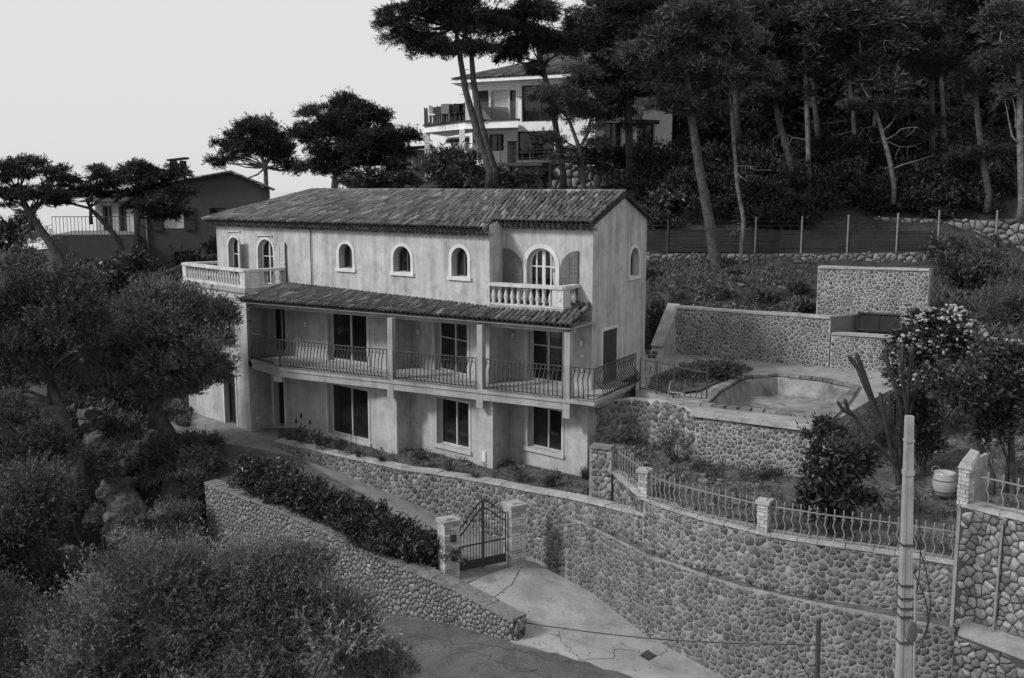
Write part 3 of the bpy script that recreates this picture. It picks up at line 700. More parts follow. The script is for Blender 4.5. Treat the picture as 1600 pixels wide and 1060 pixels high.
def window(W, o, inset=.22, fw=.06, mull=(.5,), trans=(), surround=0., sill=0., mat=None, sur_mat=None, name='window', glassm=None, parent=villa, sur_h=.03, fat=1.):
    mat = mat or m_trim
    inn = dict(o, u0=o['u0'] + fw, u1=o['u1'] - fw, z0=o['z0'] + fw, z1=o['z1'] - fw)
    a, b = loop_of(inn), loop_of(o)
    mb = band_mesh(W, a, b, -inset, -inset - .06, closed=True)
    w = o['u1'] - o['u0']; h = o['z1'] - o['z0']
    def ztop(u):
        if not o['arch']: return o['z1'] - fw
        r = w / 2; c = (o['u0'] + o['u1']) / 2; x = min(abs(u - c) / r, .999); zs = max(o['z1'] - r, o['z0'] + .05)
        return zs + (o['z1'] - zs) * math.sqrt(1 - x * x) - fw * .5
    for m_ in mull:
        u = o['u0'] + w * m_; hw = fw * .55 * fat if abs(m_ - .5) < .01 else fw * .28
        boxw(mb, W, u - hw, u + hw, o['z0'] + fw, ztop(u), -inset - .05, -inset + .012)
    for t in trans:
        z = o['z0'] + h * t; c = (o['u0'] + o['u1']) / 2; half = w / 2 - fw * .8
        if o['arch']:
            r = w / 2; zs = o['z1'] - r
            if z > zs: half = r * math.sqrt(max(.02, 1 - ((z - zs) / (o['z1'] - zs)) ** 2)) - fw * .8
        boxw(mb, W, c - half, c + half, z - fw * .28, z + fw * .28, -inset - .05, -inset + .006)
    f = mb.build(name, mat, parent)
    us_ = [inn['u0']] + sorted(o['u0'] + w * m_ for m_ in mull) + [inn['u1']]
    for ua_, ub_ in zip(us_[:-1], us_[1:]):
        if o['arch']:
            ks = [ua_ + (ub_ - ua_) * i / 5 for i in range(6)]; L = [(ua_, inn['z0'])] + [(u, ztop(u)) for u in ks] + [(ub_, inn['z0'])]
        else: L = [(ua_, inn['z0']), (ua_, inn['z1']), (ub_, inn['z1']), (ub_, inn['z0'])]
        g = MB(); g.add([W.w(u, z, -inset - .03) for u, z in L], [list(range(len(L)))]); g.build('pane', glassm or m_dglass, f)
    if surround:
        s_ = band_mesh(W, loop_of(o), loop_of(o, off=surround), sur_h, -.02, closed=False); s_.build('surround', sur_mat or m_trim, f)
    if sill:
        s_ = MB(); boxw(s_, W, o['u0'] - surround - .04, o['u1'] + surround + .04, o['z0'] - sill, o['z0'] + .01, -inset, .07); s_.build('sill', sur_mat or m_trim, f)
    return f
def arched_leaf(W, u0, u1, z0, z1, high_left, parent, mat, h=.05, slats=10, name='shutter', hinge=None):
    """half of an arched shutter lying against the wall: flat top edge rises as a quarter arch"""
    n = 8; w = u1 - u0; rise = min(w, (z1 - z0) * .5)
    prof = []
    for k in range(n + 1):
        t = math.pi / 2 * k / n
        if high_left: prof.append((u0 + w * math.sin(t), z1 - rise + rise * math.cos(t)))
        else: prof.append((u1 - w * math.cos(math.pi / 2 - t) , z1 - rise + rise * math.sin(math.pi / 2 - t)))
    if not high_left: prof = [(u1 - w * math.sin(math.pi / 2 * k / n), z1 - rise + rise * math.cos(math.pi / 2 * k / n)) for k in range(n + 1)][::-1]
    L = [(u0, z0)] + prof + [(u1, z0)] if high_left else [(u0, z0)] + prof + [(u1, z0)]
    V = [W.w(u, z, .02) for u, z in L] + [W.w(u, z, .02 + h) for u, z in L]; m = len(L)
    mb = MB(); mb.add(V, [list(range(m)), list(range(m, 2 * m))] + [[i, (i + 1) % m, m + (i + 1) % m, m + i] for i in range(m)])
    o = mb.build(name, mat, parent)
    sl_ = MB(); fr = .05
    boxw(sl_, W, (u0 + u1) / 2 - .025, (u0 + u1) / 2 + .025, z0, z1 - rise * .25, .02 + h, .02 + h + .015)
    boxw(sl_, W, u0, u1, (z0 + z1) / 2 - .03, (z0 + z1) / 2 + .03, .02 + h, .02 + h + .015)
    zt_ = z1 - rise
    for k in range(slats):
        z = z0 + .06 + (zt_ - z0 + rise * .5 - .06) * k / slats
        cut = 0 if z < zt_ - .05 else w * .35
        a_, b_ = (u0 + .04, u1 - .04 - cut) if high_left else (u0 + .04 + cut, u1 - .04)
        boxw(sl_, W, a_, b_, z, z + .022, .02 + h, .02 + h + .012)
    sl_.build('louvres', mat, o)
    return o
def rect_leaf(W, u0, u1, z0, z1, parent, mat, h=.04, h0=-.03, slats=14, name='shutter'):
    mb = MB(); boxw(mb, W, u0, u1, z0, z1, h0, h0 + h); o = mb.build(name, mat, parent)
    s_ = MB()
    for k in range(slats):
        z = z0 + .08 + (z1 - z0 - .16) * k / slats; boxw(s_, W, u0 + .05, u1 - .05, z, z + .03, h0 + h, h0 + h + .014)
    for z in (z0 + .04, (z0 + z1) / 2, z1 - .04): boxw(s_, W, u0, u1, z - .03, z + .03, h0 + h, h0 + h + .02)
    s_.build('louvres', mat, o); return o

# --- ground floor, stepped bays
def fl(a, b): return C0 + E1 * a + E2 * b
def on_line(px, py, b): return isect(px, py, fl(0, b), E1)
O1 = on_line(620, 660, .26); I1 = isect(643, 660, O1, E2)
O2 = on_line(770, 690, .26); I2 = isect(797, 690, O2, E2)
O3 = on_line(918, 690, .62); 
M0 = isect(422, 620, O1, nrm(I1 * 0 + (O2 - I1)) * -1)
zsb = ZS - .30
Wg = Wall(M0, O1); og = [Wg.op(428, 445, 577, 683), Wg.op(513, 576, 605, 684)]
og[0]['z0'] = 2.8
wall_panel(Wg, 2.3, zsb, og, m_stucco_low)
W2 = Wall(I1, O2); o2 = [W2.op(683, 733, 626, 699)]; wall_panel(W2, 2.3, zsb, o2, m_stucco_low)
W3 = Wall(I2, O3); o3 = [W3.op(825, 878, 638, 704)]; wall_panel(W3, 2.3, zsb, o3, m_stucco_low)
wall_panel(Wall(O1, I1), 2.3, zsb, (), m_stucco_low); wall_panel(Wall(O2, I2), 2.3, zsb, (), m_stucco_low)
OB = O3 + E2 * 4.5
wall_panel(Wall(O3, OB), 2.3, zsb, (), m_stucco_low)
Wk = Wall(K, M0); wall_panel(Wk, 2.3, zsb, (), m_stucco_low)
for W_, o_ in ((Wg, og[1]), (W2, o2[0]), (W3, o3[0])):
    window(W_, o_, inset=.2, fw=.045, surround=.09, sill=.12, trans=(), mat=m_frame, sur_mat=m_frame)
dr = window(Wg, og[0], inset=.24, fw=.05, mull=(), surround=.07, name='door', mat=m_shut_d, sur_mat=m_trim)
# outlet cap low on the return wall and utility plates
def small_box(W, px, py, w, h, d, mat, name, parent=villa):
    u = W.s_at(px, py); z = zat(py, W.a + W.d * u); mb = MB(); boxw(mb, W, u - w / 2, u + w / 2, z - h / 2, z + h / 2, -.01, d); return mb.build(name, mat, parent)
small_box(W2, 757, 713, .16, .34, .05, m_trim, 'meter_box')
small_box(Wk, 402, 654, .09, .09, .06, m_trim, 'vent_cap')

# --- left wing
Ww = Wall(WL, K)
ow = [Ww.op(351, 369, 583, 655), Ww.op(339, 356, 482, 545, True), Ww.op(357, 369, 485, 545, True)]
ow[0]['z0'] = 2.75
# two stacked panels so that openings above each other are possible
wall_panel(Ww, 1.5, 5.3, ow[:1], m_stucco); 
wall_panel(Ww, 5.3, 8.05, ow[1:], m_stucco)
window(Ww, ow[0], inset=.2, mull=(.5,), surround=.08, name='door', mat=m_shut_d, sur_mat=m_trim)
for o_ in ow[1:]:
    f_ = window(Ww, o_, inset=.2, surround=.06, mull=())
    mb = band_mesh(Ww, loop_of(dict(o_, u0=o_['u0'] + .02, u1=o_['u1'] - .02, z1=o_['z1'] - .02)), [((o_['u0'] + o_['u1']) / 2, zz) for _, zz in loop_of(o_)], -.05, -.09, closed=False)
    mb.build('shutter', m_shut, f_)
WLb = UL + nrm(np.array([.6018, .7986])) * 1.5
wall_panel(Wall(WL, WLb), 1.5, 8.05, (), m_stucco)
tf = MB(); Uc = isect(446, 440, S0, DU)
tf.add([(*K, 8.16), (*WL, 8.16), (*WLb, 8.16), (*UL, 8.16), (*Uc, 8.16)], [[0, 1, 2, 3, 4]]); tf.build('terrace_floor', m_slab, villa)
cor = MB(); Wc = Wall(WL, K); boxw(cor, Wc, -.05, Wc.L + .06, 8.02, 8.2, -.2, .07); cor.build('cornice', m_slab, villa)
Wkr = Wall(K, Uc); cor = MB(); boxw(cor, Wkr, 0.075, Wkr.L, 7.95, 8.2, -.2, .05); cor.build('cornice', m_slab, villa)
wall_panel(Wkr, 7.6, 7.96, (), m_stucco)

# --- first floor behind the balcony
pU = lambda px, py=520: isect(px, py, S0, DU)
q1 = pU(613); r1 = isect(644, 520, q1, E2); q2 = isect(768, 520, S0, DU); q2 = S0 + DU * .02; r2 = isect(795, 520, q2, E2)
M1 = pU(415)
wz1 = 8.2
Wf1 = Wall(M1, q1); of1 = [Wf1.op(423, 447, 484, 580), Wf1.op(513, 574, 490, 580)]
Wf2 = Wall(r1, q2); of2 = [Wf2.op(680, 731, 502, 590)]
Wf3 = Wall(r2, G0); of3 = [Wf3.op(825, 879, 514, 600)]
for o_ in of1 + of2 + of3: o_['z0'] = ZS + .02; o_['z1'] = 7.72
for W_, o_ in ((Wf1, of1), (Wf2, of2), (Wf3, of3)):
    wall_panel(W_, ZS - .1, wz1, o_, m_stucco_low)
    for k, o in enumerate(o_):
        wide = (o['u1'] - o['u0']) > .9
        window(W_, o, inset=.2, fw=.06, mull=(.5,) if wide else (), trans=(.55,) if W_ is not Wf1 else (), surround=.12, name='glazed_door', sur_h=.04, mat=m_frame, sur_mat=m_frame)
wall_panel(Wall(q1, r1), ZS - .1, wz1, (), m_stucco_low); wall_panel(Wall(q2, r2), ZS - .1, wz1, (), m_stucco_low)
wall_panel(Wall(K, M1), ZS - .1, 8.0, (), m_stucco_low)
for W_, px, py in ((Wf1, 479, 507), (Wf2, 655, 518), (Wf3, 803, 524), (Wf3, 910, 536)):
    u = W_.s_at(px, py); z = zat(py, W_.a + W_.d * u); mb = MB(); boxw(mb, W_, u - .05, u + .05, z - .14, z + .14, 0, .025); l_ = mb.build('wall_lamp', m_pale_iron, villa)
    mb = MB(); boxw(mb, W_, u - .035, u + .035, z - .1, z + .08, .028, .10); mb.build('lamp_shade', m_trim, l_)
small_box(Wf3, 910, 557, .13, .10, .03, m_trim, 'socket_plate'); small_box(Wf3, 910, 578, .07, .12, .05, m_trim, 'socket_plate')

# --- balcony slab, beam, posts
slab = MB()
sl_poly = [C0, CB, K + (.12, -.06), K + (1.2, .9), fl(-10, 3.4), fl(-3, 3.4), fl(-.95, 3.4), fl(0, 3.3)]
slab.prism([tuple(p) for p in sl_poly], ZS - .13, ZS); slab.build('balcony_slab', m_slab, villa)
Wsl = Wall(CB, C0); aR = Wsl.s_at(884, 630)
bm = MB(); boxw(bm, Wsl, .0, aR, ZS - .36, ZS - .125, -.24, -.04)
Wsk = Wall(K + (.12, -.06), CB); boxw(bm, Wsk, 0, Wsk.L, ZS - .36, ZS - .128, -.24, -.04); 
Wsr = Wall(C0, fl(0, 3.3)); boxw(bm, Wsr, .5, Wsr.L, ZS - .30, ZS - .13, -.9, -.1); bm.build('slab_beam', m_slab, villa)
Wsb = Wall(fl(-20, .16), fl(0, .16))
posts = []
for px, py in ((608, 560), (748, 575), (884, 590)):
    u = Wsl.s_at(px, py); posts.append(u)
    mb = MB(); boxw(mb, Wsl, u - .10, u + .10, ZS, 7.62, -.27, -.06); mb.build('porch_post', m_slab, villa)
    mb = MB(); boxw(mb, Wsl, u - .12, u + .12, ZS - .62, ZS + .003, -.28, -.03); mb.build('beam_bracket', m_slab, villa)
u = Wsl.s_at(436, 560); mb = MB(); boxw(mb, Wsl, u - .35, u + .05, ZS - .55, ZS - .36, -.5, -.05); mb.build('beam_bracket', m_slab, villa)

# --- iron balcony railing
def rail_bars(W, u0, u1, z0, ztop, parent, name='railing', mat=None, step=.145, belly=.20):
    mat = mat or m_iron
    mb = MB()
    mb.bar(W.w(u0, ztop, -.03), W.w(u1, ztop, -.03), .045, .03); mb.bar(W.w(u0, ztop - .14, -.03), W.w(u1, ztop - .14, -.03), .016, .016)
    mb.bar(W.w(u0, z0 + .06, -.03), W.w(u1, z0 + .06, -.03), .03, .02)
    for u in (u0 + .01, u1 - .01): mb.bar(W.w(u, z0, -.03), W.w(u, ztop + .02, -.03), .03, .03)
    r_ = mb.build(name, mat, parent)
    n = max(2, int((u1 - u0) / step)); me = None
    for k in range(1, n):
        u = u0 + (u1 - u0) * k / n
        prof = [(.06, -.02, .0), (.12, belly * .6, .018), (.22, belly, .034), (.34, belly * .85, .030), (.46, belly * .4, .004), (.57, -.01, -.026), (.67, -.05, -.034), (.78, -.05, -.018), (.88, -.03, 0), (1.0, -.03, 0)]
        if me is None:
            mb = MB(); h = ztop - z0
            mb.tube([np.array(W.w(u + q * 2.0, z0 + t * h, d)) - np.array(W.w(u, z0, 0)) for t, d, q in prof], .019, n=4, cap=False)
            if True: mb.tube([np.array(W.w(u + .03 * math.cos(a), ztop - .09 + .03 * math.sin(a), -.03)) - np.array(W.w(u, z0, 0)) for a in np.linspace(0, 2 * math.pi, 7)], .008, n=3, cap=False)
            me = mesh_from('bar', mb.v, mb.f, mat, True)
        o = bpy.data.objects.new('bar', me); o.location = W.w(u, z0, 0); COL.objects.link(o); o.parent = r_
        o.matrix_parent_inverse = r_.matrix_basis.inverted()
    return r_
RT = ZS + 1.0
us = [0.03] + posts + [Wsl.L]
for k in range(4):
    a_ = us[k] + (.12 if k else 0); b_ = us[k + 1] - (.12 if k < 3 else 0.02)
    rail_bars(Wsl, a_, b_, ZS, RT, villa)
rail_bars(Wsk, 0.05, Wsk.L - .02, ZS, RT, villa)
rail_bars(Wsr, .03, Wsr.L, ZS, RT, villa)

# --- terracotta tiles
def half_tile(L, r0, r1, n=6, th=.012):
    """cap tile along +y from y=0 (lower end, wider) to L"""
    V = []; F = []
    for y, r in ((0, r0), (L, r1)):
        for k in range(n + 1):
            t = math.pi * k / n; V.append((-r * math.cos(t), y, r * .85 * math.sin(t)))
    for k in range(n + 1):
        t = math.pi * k / n; V.append((-(r0 - th * 1.6) * math.cos(t), 0, (r0 - th * 1.6) * .85 * math.sin(t)))
    m = n + 1
    for k in range(n): F.append([k, k + 1, m + k + 1, m + k]); F.append([k, k + 1, 2 * m + k + 1, 2 * m + k])
    return np.array(V), F
TV, TFc = half_tile(.46, .080, .064)
tile_meshes = []
for k in range(9):
    t = [.48, .62, .76, .88, 1.0, 1.12, 1.3, 1.65, 2.2][k]
    tile_meshes.append(mesh_from('roof_tile', TV, TFc, m_tile, True, t))
def tile_roof(lo0, lo1, hi0, hi1, parent, cols=None, rows=None, pitch=.205, expo=.35, name='roof', limit=320, seed=1, cut=None, base_drop=.05, dist0=None, stray=.12):
    """lo0->lo1 eave, hi0->hi1 ridge; caps are objects, pans are the troughs between them"""
    rg = np.random.default_rng(seed)
    lo0, lo1, hi0, hi1 = map(lambda v: np.array(v, float), (lo0, lo1, hi0, hi1))
    n = cols or int(max(np.linalg.norm(lo1 - lo0), np.linalg.norm(hi1 - hi0)) / pitch)
    bed = MB(); dz = np.array([0, 0, base_drop])
    bed.hexa([lo0 - dz * 1.4, lo1 - dz * 1.4, hi1 - dz * 1.4, hi0 - dz * 1.4], [lo0 - dz, lo1 - dz, hi1 - dz, hi0 - dz])
    root = bed.build(name, m_tilebed, parent)
    rest = MB(); items = []
    for i in range(n):
        s = (i + .5) / n; a = lo0 + (lo1 - lo0) * s; b = hi0 + (hi1 - hi0) * s
        L = np.linalg.norm(b - a); m = max(1, int(round(L / expo)))
        up = (b - a) / L; side = nrm((lo1 - lo0)); nn_ = nrm(np.cross(side, up)); 
        if nn_[2] < 0: nn_ = -nn_
        side = np.cross(up, nn_)
        for j in range(m):
            if cut and cut(s, j / m): continue
            q = a + up * (j * L / m - .06) + nn_ * (.012 + .014 * (j > 0)) + side * rg.normal() * .008
            sc = (L / m + .10) / .46
            items.append((q, side, up, nn_, sc, rg))
        # pan trough between this cap and the next
        sn = min(1, (i + 1.0) / n); a2 = lo0 + (lo1 - lo0) * sn; b2 = hi0 + (hi1 - hi0) * sn
        for j in range(m):
            if cut and cut(sn, j / m): continue
            t0, t1 = j / m, min(1, (j + 1) / m)
            p = a2 + (b2 - a2) * t0 - nn_ * .012 - up * .03; q = a2 + (b2 - a2) * t1 - nn_ * .03
            w = pitch * .42
            tnt = rg.choice([.3, .45, .6, .8]); rest.add([p - side * w + nn_ * .03, p - nn_ * .012, p + side * w + nn_ * .03, q + side * w * .8 + nn_ * .02, q - nn_ * .02, q - side * w * .8 + nn_ * .02], [[0, 1, 4, 5], [1, 2, 3, 4]], tnt)
    items.sort(key=lambda t: np.linalg.norm(t[0] - (0, 0, CAMZ)))
    for k, (q, side, up, nn_, sc, _) in enumerate(items):
        yaw = rg.normal() * .05; tilt = rg.normal() * .02 + .035
        y_ = nrm(up + nn_ * tilt + side * yaw); x_ = nrm(np.cross(y_, nn_)); z_ = np.cross(x_, y_)
        ti = rg.choice(9, p=[.12, .16, .18, .16, .13, .10, .08, .05, .02])
        if k < limit:
            o = bpy.data.objects.new('tile', tile_meshes[ti]); COL.objects.link(o)
            mt = Matrix(((x_[0], y_[0] * sc, z_[0], q[0]), (x_[1], y_[1] * sc, z_[1], q[1]), (x_[2], y_[2] * sc, z_[2], q[2]), (0, 0, 0, 1)))
            o.parent = root; o.matrix_parent_inverse = Matrix.Identity(4); o.matrix_basis = mt if parent.type != 'EMPTY' else Matrix.Translation(Vector((0, 0, 0))) @ mt
        else:
            W_ = TV * (1, sc, 1); rest.add(W_ @ np.stack([x_, y_, z_]) + q, TFc, [.48, .62, .76, .88, 1.0, 1.12, 1.3, 1.65, 2.2][ti])
    if rest.v:
        o = rest.build('tiles', m_tile, root, True, True); o['kind'] = 'stuff'
    return root
def eave_moulding(p0, p1, z, n_out, parent, rows=2, pitch=.19, name='eave_moulding'):
    """rows of tile ends under the eave"""
    p0 = np.array(p0); p1 = np.array(p1); L = np.linalg.norm(p1 - p0); d = (p1 - p0) / L; n = int(L / pitch); mb = MB(); rg = np.random.default_rng(int(L * 100))
    for r in range(rows):
        out = .30 - r * .14; zz = z - .02 - r * .115
        for k in range(n):
            c = p0 + d * (k + .5 + (.5 if r % 2 else 0)) * L / n
            V = []; m = 6
            for h in (-.05, out):
                for j in range(m + 1):
                    t = math.pi * j / m; q = c + d * -.09 * math.cos(t) + n_out * h; V.append((q[0], q[1], zz - .085 + .085 * math.sin(t) * 1.0))
            V += [(x + (c[0] - x) * .28 , y + (c[1] - y) * .28, z_ - .028) for x, y, z_ in V[m + 1:]]; c2 = p0 * 0
            F = [[j, j + 1, m + 2 + j, m + 1 + j] for j in range(m)] + [[m + 1 + j, m + 2 + j, 2 * m + 3 + j, 2 * m + 2 + j] for j in range(m)]
            V = [(x, y, z_) for x, y, z_ in V]; mb.add(V, F, rg.uniform(.9, 2.2))
        # mortar shelf
        a_, b_ = p0, p1
        mb.hexa([(*(a_), zz - .03), (*(b_), zz - .03), (*(b_ + n_out * (out - .05)), zz - .03), (*(a_ + n_out * (out - .05)), zz - .03)], [(*(a_), zz - .005), (*(b_), zz - .005), (*(b_ + n_out * (out - .05)), zz - .005), (*(a_ + n_out * (out - .05)), zz - .005)], .5)
    o = mb.build(name, m_tile, parent, False, True); o['kind'] = 'stuff'; return o

# porch roof
ZPE, ZPT = 7.83, 8.27
pe0 = P(371, 467, 39.5 * S); pe1 = P(893, 508, 31.95 * S)
pt0 = pU(447, 438); pt1 = G0
E0 = (pe0[0], pe0[1], ZPE); E1_ = (pe1[0], pe1[1], ZPE)
sk = nrm(np.array(pt1) - np.array(pt0)); 
porch = tile_roof(E0, E1_, (*(pt0 + DU * -.02), ZPT), (*(pt1 + sk * -.03), ZPT), villa, name='porch_roof', seed=4, pitch=.186, expo=.34)
Wp = Wall(pe0[:2], pe1[:2])
mb = MB(); boxw(mb, Wp, .45, Wp.L - .12, ZPE - .30, ZPE - .12, -.55, -.38); mb.build('porch_beam', m_slab, villa)
mb = MB(); boxw(mb, Wp, .1, Wp.L - .05, ZPE - .125, ZPE - .09, -2.0, -.04); mb.build('porch_ceiling', m_slab, villa)

# --- upper floor
ZE, ZE2, ZR = 10.62, 10.84, 11.78
Wu = Wall(UL, S0); Wr = Wall(R0, G0)
ou = [Wu.op(358, 376, 371, 446, True), Wu.op(404, 428, 374, 446, True)] + [Wu.op(x0, x1, y0, y1, True) for x0, x1, y0, y1 in ((530, 551, 381, 420), (615, 642, 385, 426), (706, 731, 387, 433))]
for o_ in ou[:2]: o_['z0'] = 8.18
wall_panel(Wu, 7.9, ZE, ou, m_stucco)
orr = [Wr.op(823, 868, 388, 470, True)]; orr[0]['z0'] = 8.22
wall_panel(Wr, 7.9, ZE2, orr, m_stucco)
Wret = Wall(S0, R0); zr_f = lambda u: ZE + (ZE2 - ZE) * u / Wret.L + .12
wall_panel(Wret, 7.9, ZE, (), m_stucco, top=zr_f)
for o_ in ou[:2]: window(Wu, o_, inset=.2, fw=.05, mull=(.5,), trans=(.3, .62), surround=.08, name='arched_door')
for o_ in ou[2:]: window(Wu, o_, inset=.24, fw=.045, mull=(.55,), surround=.12, sill=.11, name='arched_window', mat=m_shut, sur_mat=m_trim)
af = window(Wr, orr[0], inset=.18, fw=.07, mull=(.25, .5, .75), trans=(.3, .66), surround=.15, name='arched_door', fat=1.5, glassm=m_glass)
cu = MB(); o_ = orr[0]; wdt = o_['u1'] - o_['u0']
V = []; F = []
for k in range(9):
    t = k / 8
    for j in range(7):
        z = o_['z0'] + (o_['z1'] - o_['z0'] - .1) * j / 6; u0_ = o_['u0'] + wdt * (.78 - .22 * (j / 6) ** 1.5); u = u0_ + (o_['u1'] - .06 - u0_) * t
        V.append(Wr.w(u, min(z, o_['z1'] - .05 - .5 * max(0, (u - (o_['u0'] + o_['u1']) / 2)) ** 2), -.36 - .03 * math.sin(t * 14)))
for k in range(8):
    for j in range(6): F.append([k * 7 + j, k * 7 + j + 1, (k + 1) * 7 + j + 1, (k + 1) * 7 + j])
cu.add(V, F); cu.build('curtain', m_curtain, af, True)
# arched shutters beside the big window
uL0 = Wr.s_at(789, 420); uL1 = Wr.s_at(818, 420); arched_leaf(Wr, uL0, uL1, 8.25, zat(388, Wr.a), True, villa, m_shut)
uR0 = Wr.s_at(877, 420); uR1 = Wr.s_at(904, 420); arched_leaf(Wr, uR0, uR1, 8.25, zat(393, Wr.b), False, villa, m_shut)
arched_leaf(Wu, Wu.s_at(430, 410), Wu.s_at(447, 410), 8.25, ou[1]['z1'] - .08, False, villa, m_shut_pale, h=.04)
# half open leaf seen edge-on beside the first arch
u_ = Wu.s_at(382, 410); mb = MB(); mb.hexa([Wu.w(u_ - .22, 8.25, .02), Wu.w(u_ - .18, 8.25, .02), Wu.w(u_ + .12, 8.25, .30), Wu.w(u_ + .08, 8.25, .32)], [Wu.w(u_ - .22, 9.7, .02), Wu.w(u_ - .18, 9.7, .02), Wu.w(u_ + .12, 10.02, .30), Wu.w(u_ + .08, 10.02, .32)]); mb.build('shutter', m_shut_pale, villa)
u_ = Wu.s_at(448, 410); mb = MB(); mb.hexa([Wu.w(u_, 8.25, .02), Wu.w(u_ + .03, 8.25, .02), Wu.w(u_ + .03, 8.25, .06), Wu.w(u_, 8.25, .06)], [Wu.w(u_, 9.8, .02), Wu.w(u_ + .03, 9.8, .02), Wu.w(u_ + .03, 9.8, .06), Wu.w(u_, 9.8, .06)]); mb.build('shutter_stile', m_shut_d, villa)
# awning brackets over the two doors, downpipe
for x0, x1, y in ((357, 375, 361), (402, 425, 365)):
    mb = MB(); mb.bar(Wu.w(Wu.s_at(x0, y), zat(y, Wu.a), .05), Wu.w(Wu.s_at(x1, y), zat(y + 1, Wu.a + Wu.d * 2), .05), .035, .035)
    for x in (x0, x1): mb.bar(Wu.w(Wu.s_at(x, y), zat(y, Wu.a) + (.0 if x == x0 else .02), 0), Wu.w(Wu.s_at(x, y), zat(y, Wu.a), .09), .04, .06)
    mb.build('awning_bar', m_trim, villa)
ud = Wu.s_at(487, 395); mb = MB(); mb.tube([Wu.w(ud, 8.25, .05), Wu.w(ud, ZE - .2, .05)], .022, 6); mb.build('downpipe', m_iron, villa)
# gable wall
Wgb = Wall(G0, G1); ogb = [Wgb.op(984, 998, 387, 432, True)]; odo = [Wgb.op(941, 963, 515, 590)]
odo[0]['z0'] = ZS + .02
zg = lambda u: ZE2 + (ZR - .1 - ZE2) * (1 - abs(u / Wgb.L - .5) * 2) + .0
hm = Wgb.L / 2
wall_panel(Wgb, ZS - .1, 8.0, odo, m_stucco)
# the upper gable in two halves so that its head can slope
for (a_, b_) in ((0, hm), (hm, Wgb.L)):
    Wh = Wall(Wgb.a + Wgb.d * a_, Wgb.a + Wgb.d * b_)
    ops = [dict(o_, u0=o_['u0'] - a_, u1=o_['u1'] - a_) for o_ in ogb if a_ < o_['u0'] < b_]
    wall_panel(Wh, 8.0, ZE2, ops, m_stucco, top=lambda u, a_=a_: zg(u + a_))
window(Wgb, ogb[0], inset=.22, fw=.045, mull=(), surround=.10, sill=.1, name='arched_window', mat=m_shut)
gd = window(Wgb, odo[0], inset=.12, fw=.05, mull=(), surround=.09, name='shuttered_door')
um = (odo[0]['u0'] + odo[0]['u1']) / 2
rect_leaf(Wgb, odo[0]['u0'] + .02, um - .01, odo[0]['z0'], odo[0]['z1'] - .03, gd, m_shut_d); rect_leaf(Wgb, um + .01, odo[0]['u1'] - .02, odo[0]['z0'], odo[0]['z1'] - .03, gd, m_shut_d)
# hidden back walls close the volume
UB = UL + np.array([.6018, .7986]) * 4.6
wall_panel(Wall(UL, UB), 7.9, ZE, (), m_stucco)
wall_panel(Wall(UB, G1), 1.8, ZE, (), m_stucco, top=lambda u: ZE + (ZE2 - ZE) * u / np.linalg.norm(G1 - UB))
wall_panel(Wall(WLb, UB), 1.8, 8.05, (), m_stucco); wall_panel(Wall(OB, G1), 1.8, 5.5, (), m_stucco)
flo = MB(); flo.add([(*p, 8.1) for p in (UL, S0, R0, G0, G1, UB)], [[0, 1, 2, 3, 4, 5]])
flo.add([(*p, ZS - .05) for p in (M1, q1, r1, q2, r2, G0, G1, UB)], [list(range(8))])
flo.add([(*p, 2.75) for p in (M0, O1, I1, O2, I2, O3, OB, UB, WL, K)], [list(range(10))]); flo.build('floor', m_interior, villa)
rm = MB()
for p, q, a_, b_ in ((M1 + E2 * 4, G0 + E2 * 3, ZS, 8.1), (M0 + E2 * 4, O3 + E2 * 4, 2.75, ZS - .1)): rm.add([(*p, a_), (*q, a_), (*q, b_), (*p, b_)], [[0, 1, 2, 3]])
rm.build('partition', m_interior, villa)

# --- main roof: long front slope with a stepped eave, hipped at the left
eo = .36
nU = Wu.n; nR = Wr.n
FL_ = UL + nU * eo + DU * .40; FS = S0 + nU * eo - DU * .06
RG_ = np.array([3.66, 34.08]); rd = nrm(np.array([-.86, .51])); H1 = isect(487, 297, RG_, rd)
RS = RG_ + rd * 4.15
ZH = 11.80
roofL = tile_roof((*FL_, ZE + .04), (*FS, ZE + .04), (*H1, ZH), (*RS, ZR), villa, name='roof', seed=9, pitch=.186, expo=.36)
RFs = R0 + nR * eo + (R0 - G0) / np.linalg.norm(R0 - G0) * .2; RFg = G0 + nR * eo + nrm(G0 - R0) * .12
roofR = tile_roof((*RFs, ZE2 + .03), (*RFg, ZE2 + .03), (*RS, ZR), (*(RG_ - rd * .12), ZR), villa, name='roof', seed=10, pitch=.186, expo=.36)
# back slope and hip
bk = MB()
BL = UB + DU * .35 + np.array([.6, .8]) * .3; BR = G1 + np.array([.6, .8]) * .3 - DU * .1
bk.add([(*FL_, ZE), (*H1, ZH - .03), (*BL, ZE)], [[0, 1, 2]]); bk.add([(*H1, ZH - .03), (*(RG_ - rd * .1), ZR - .03), (*BR, ZE2 - .05), (*BL, ZE)], [[0, 1, 2, 3]])
bk.build('back_slope', m_tile, villa, tint=True)
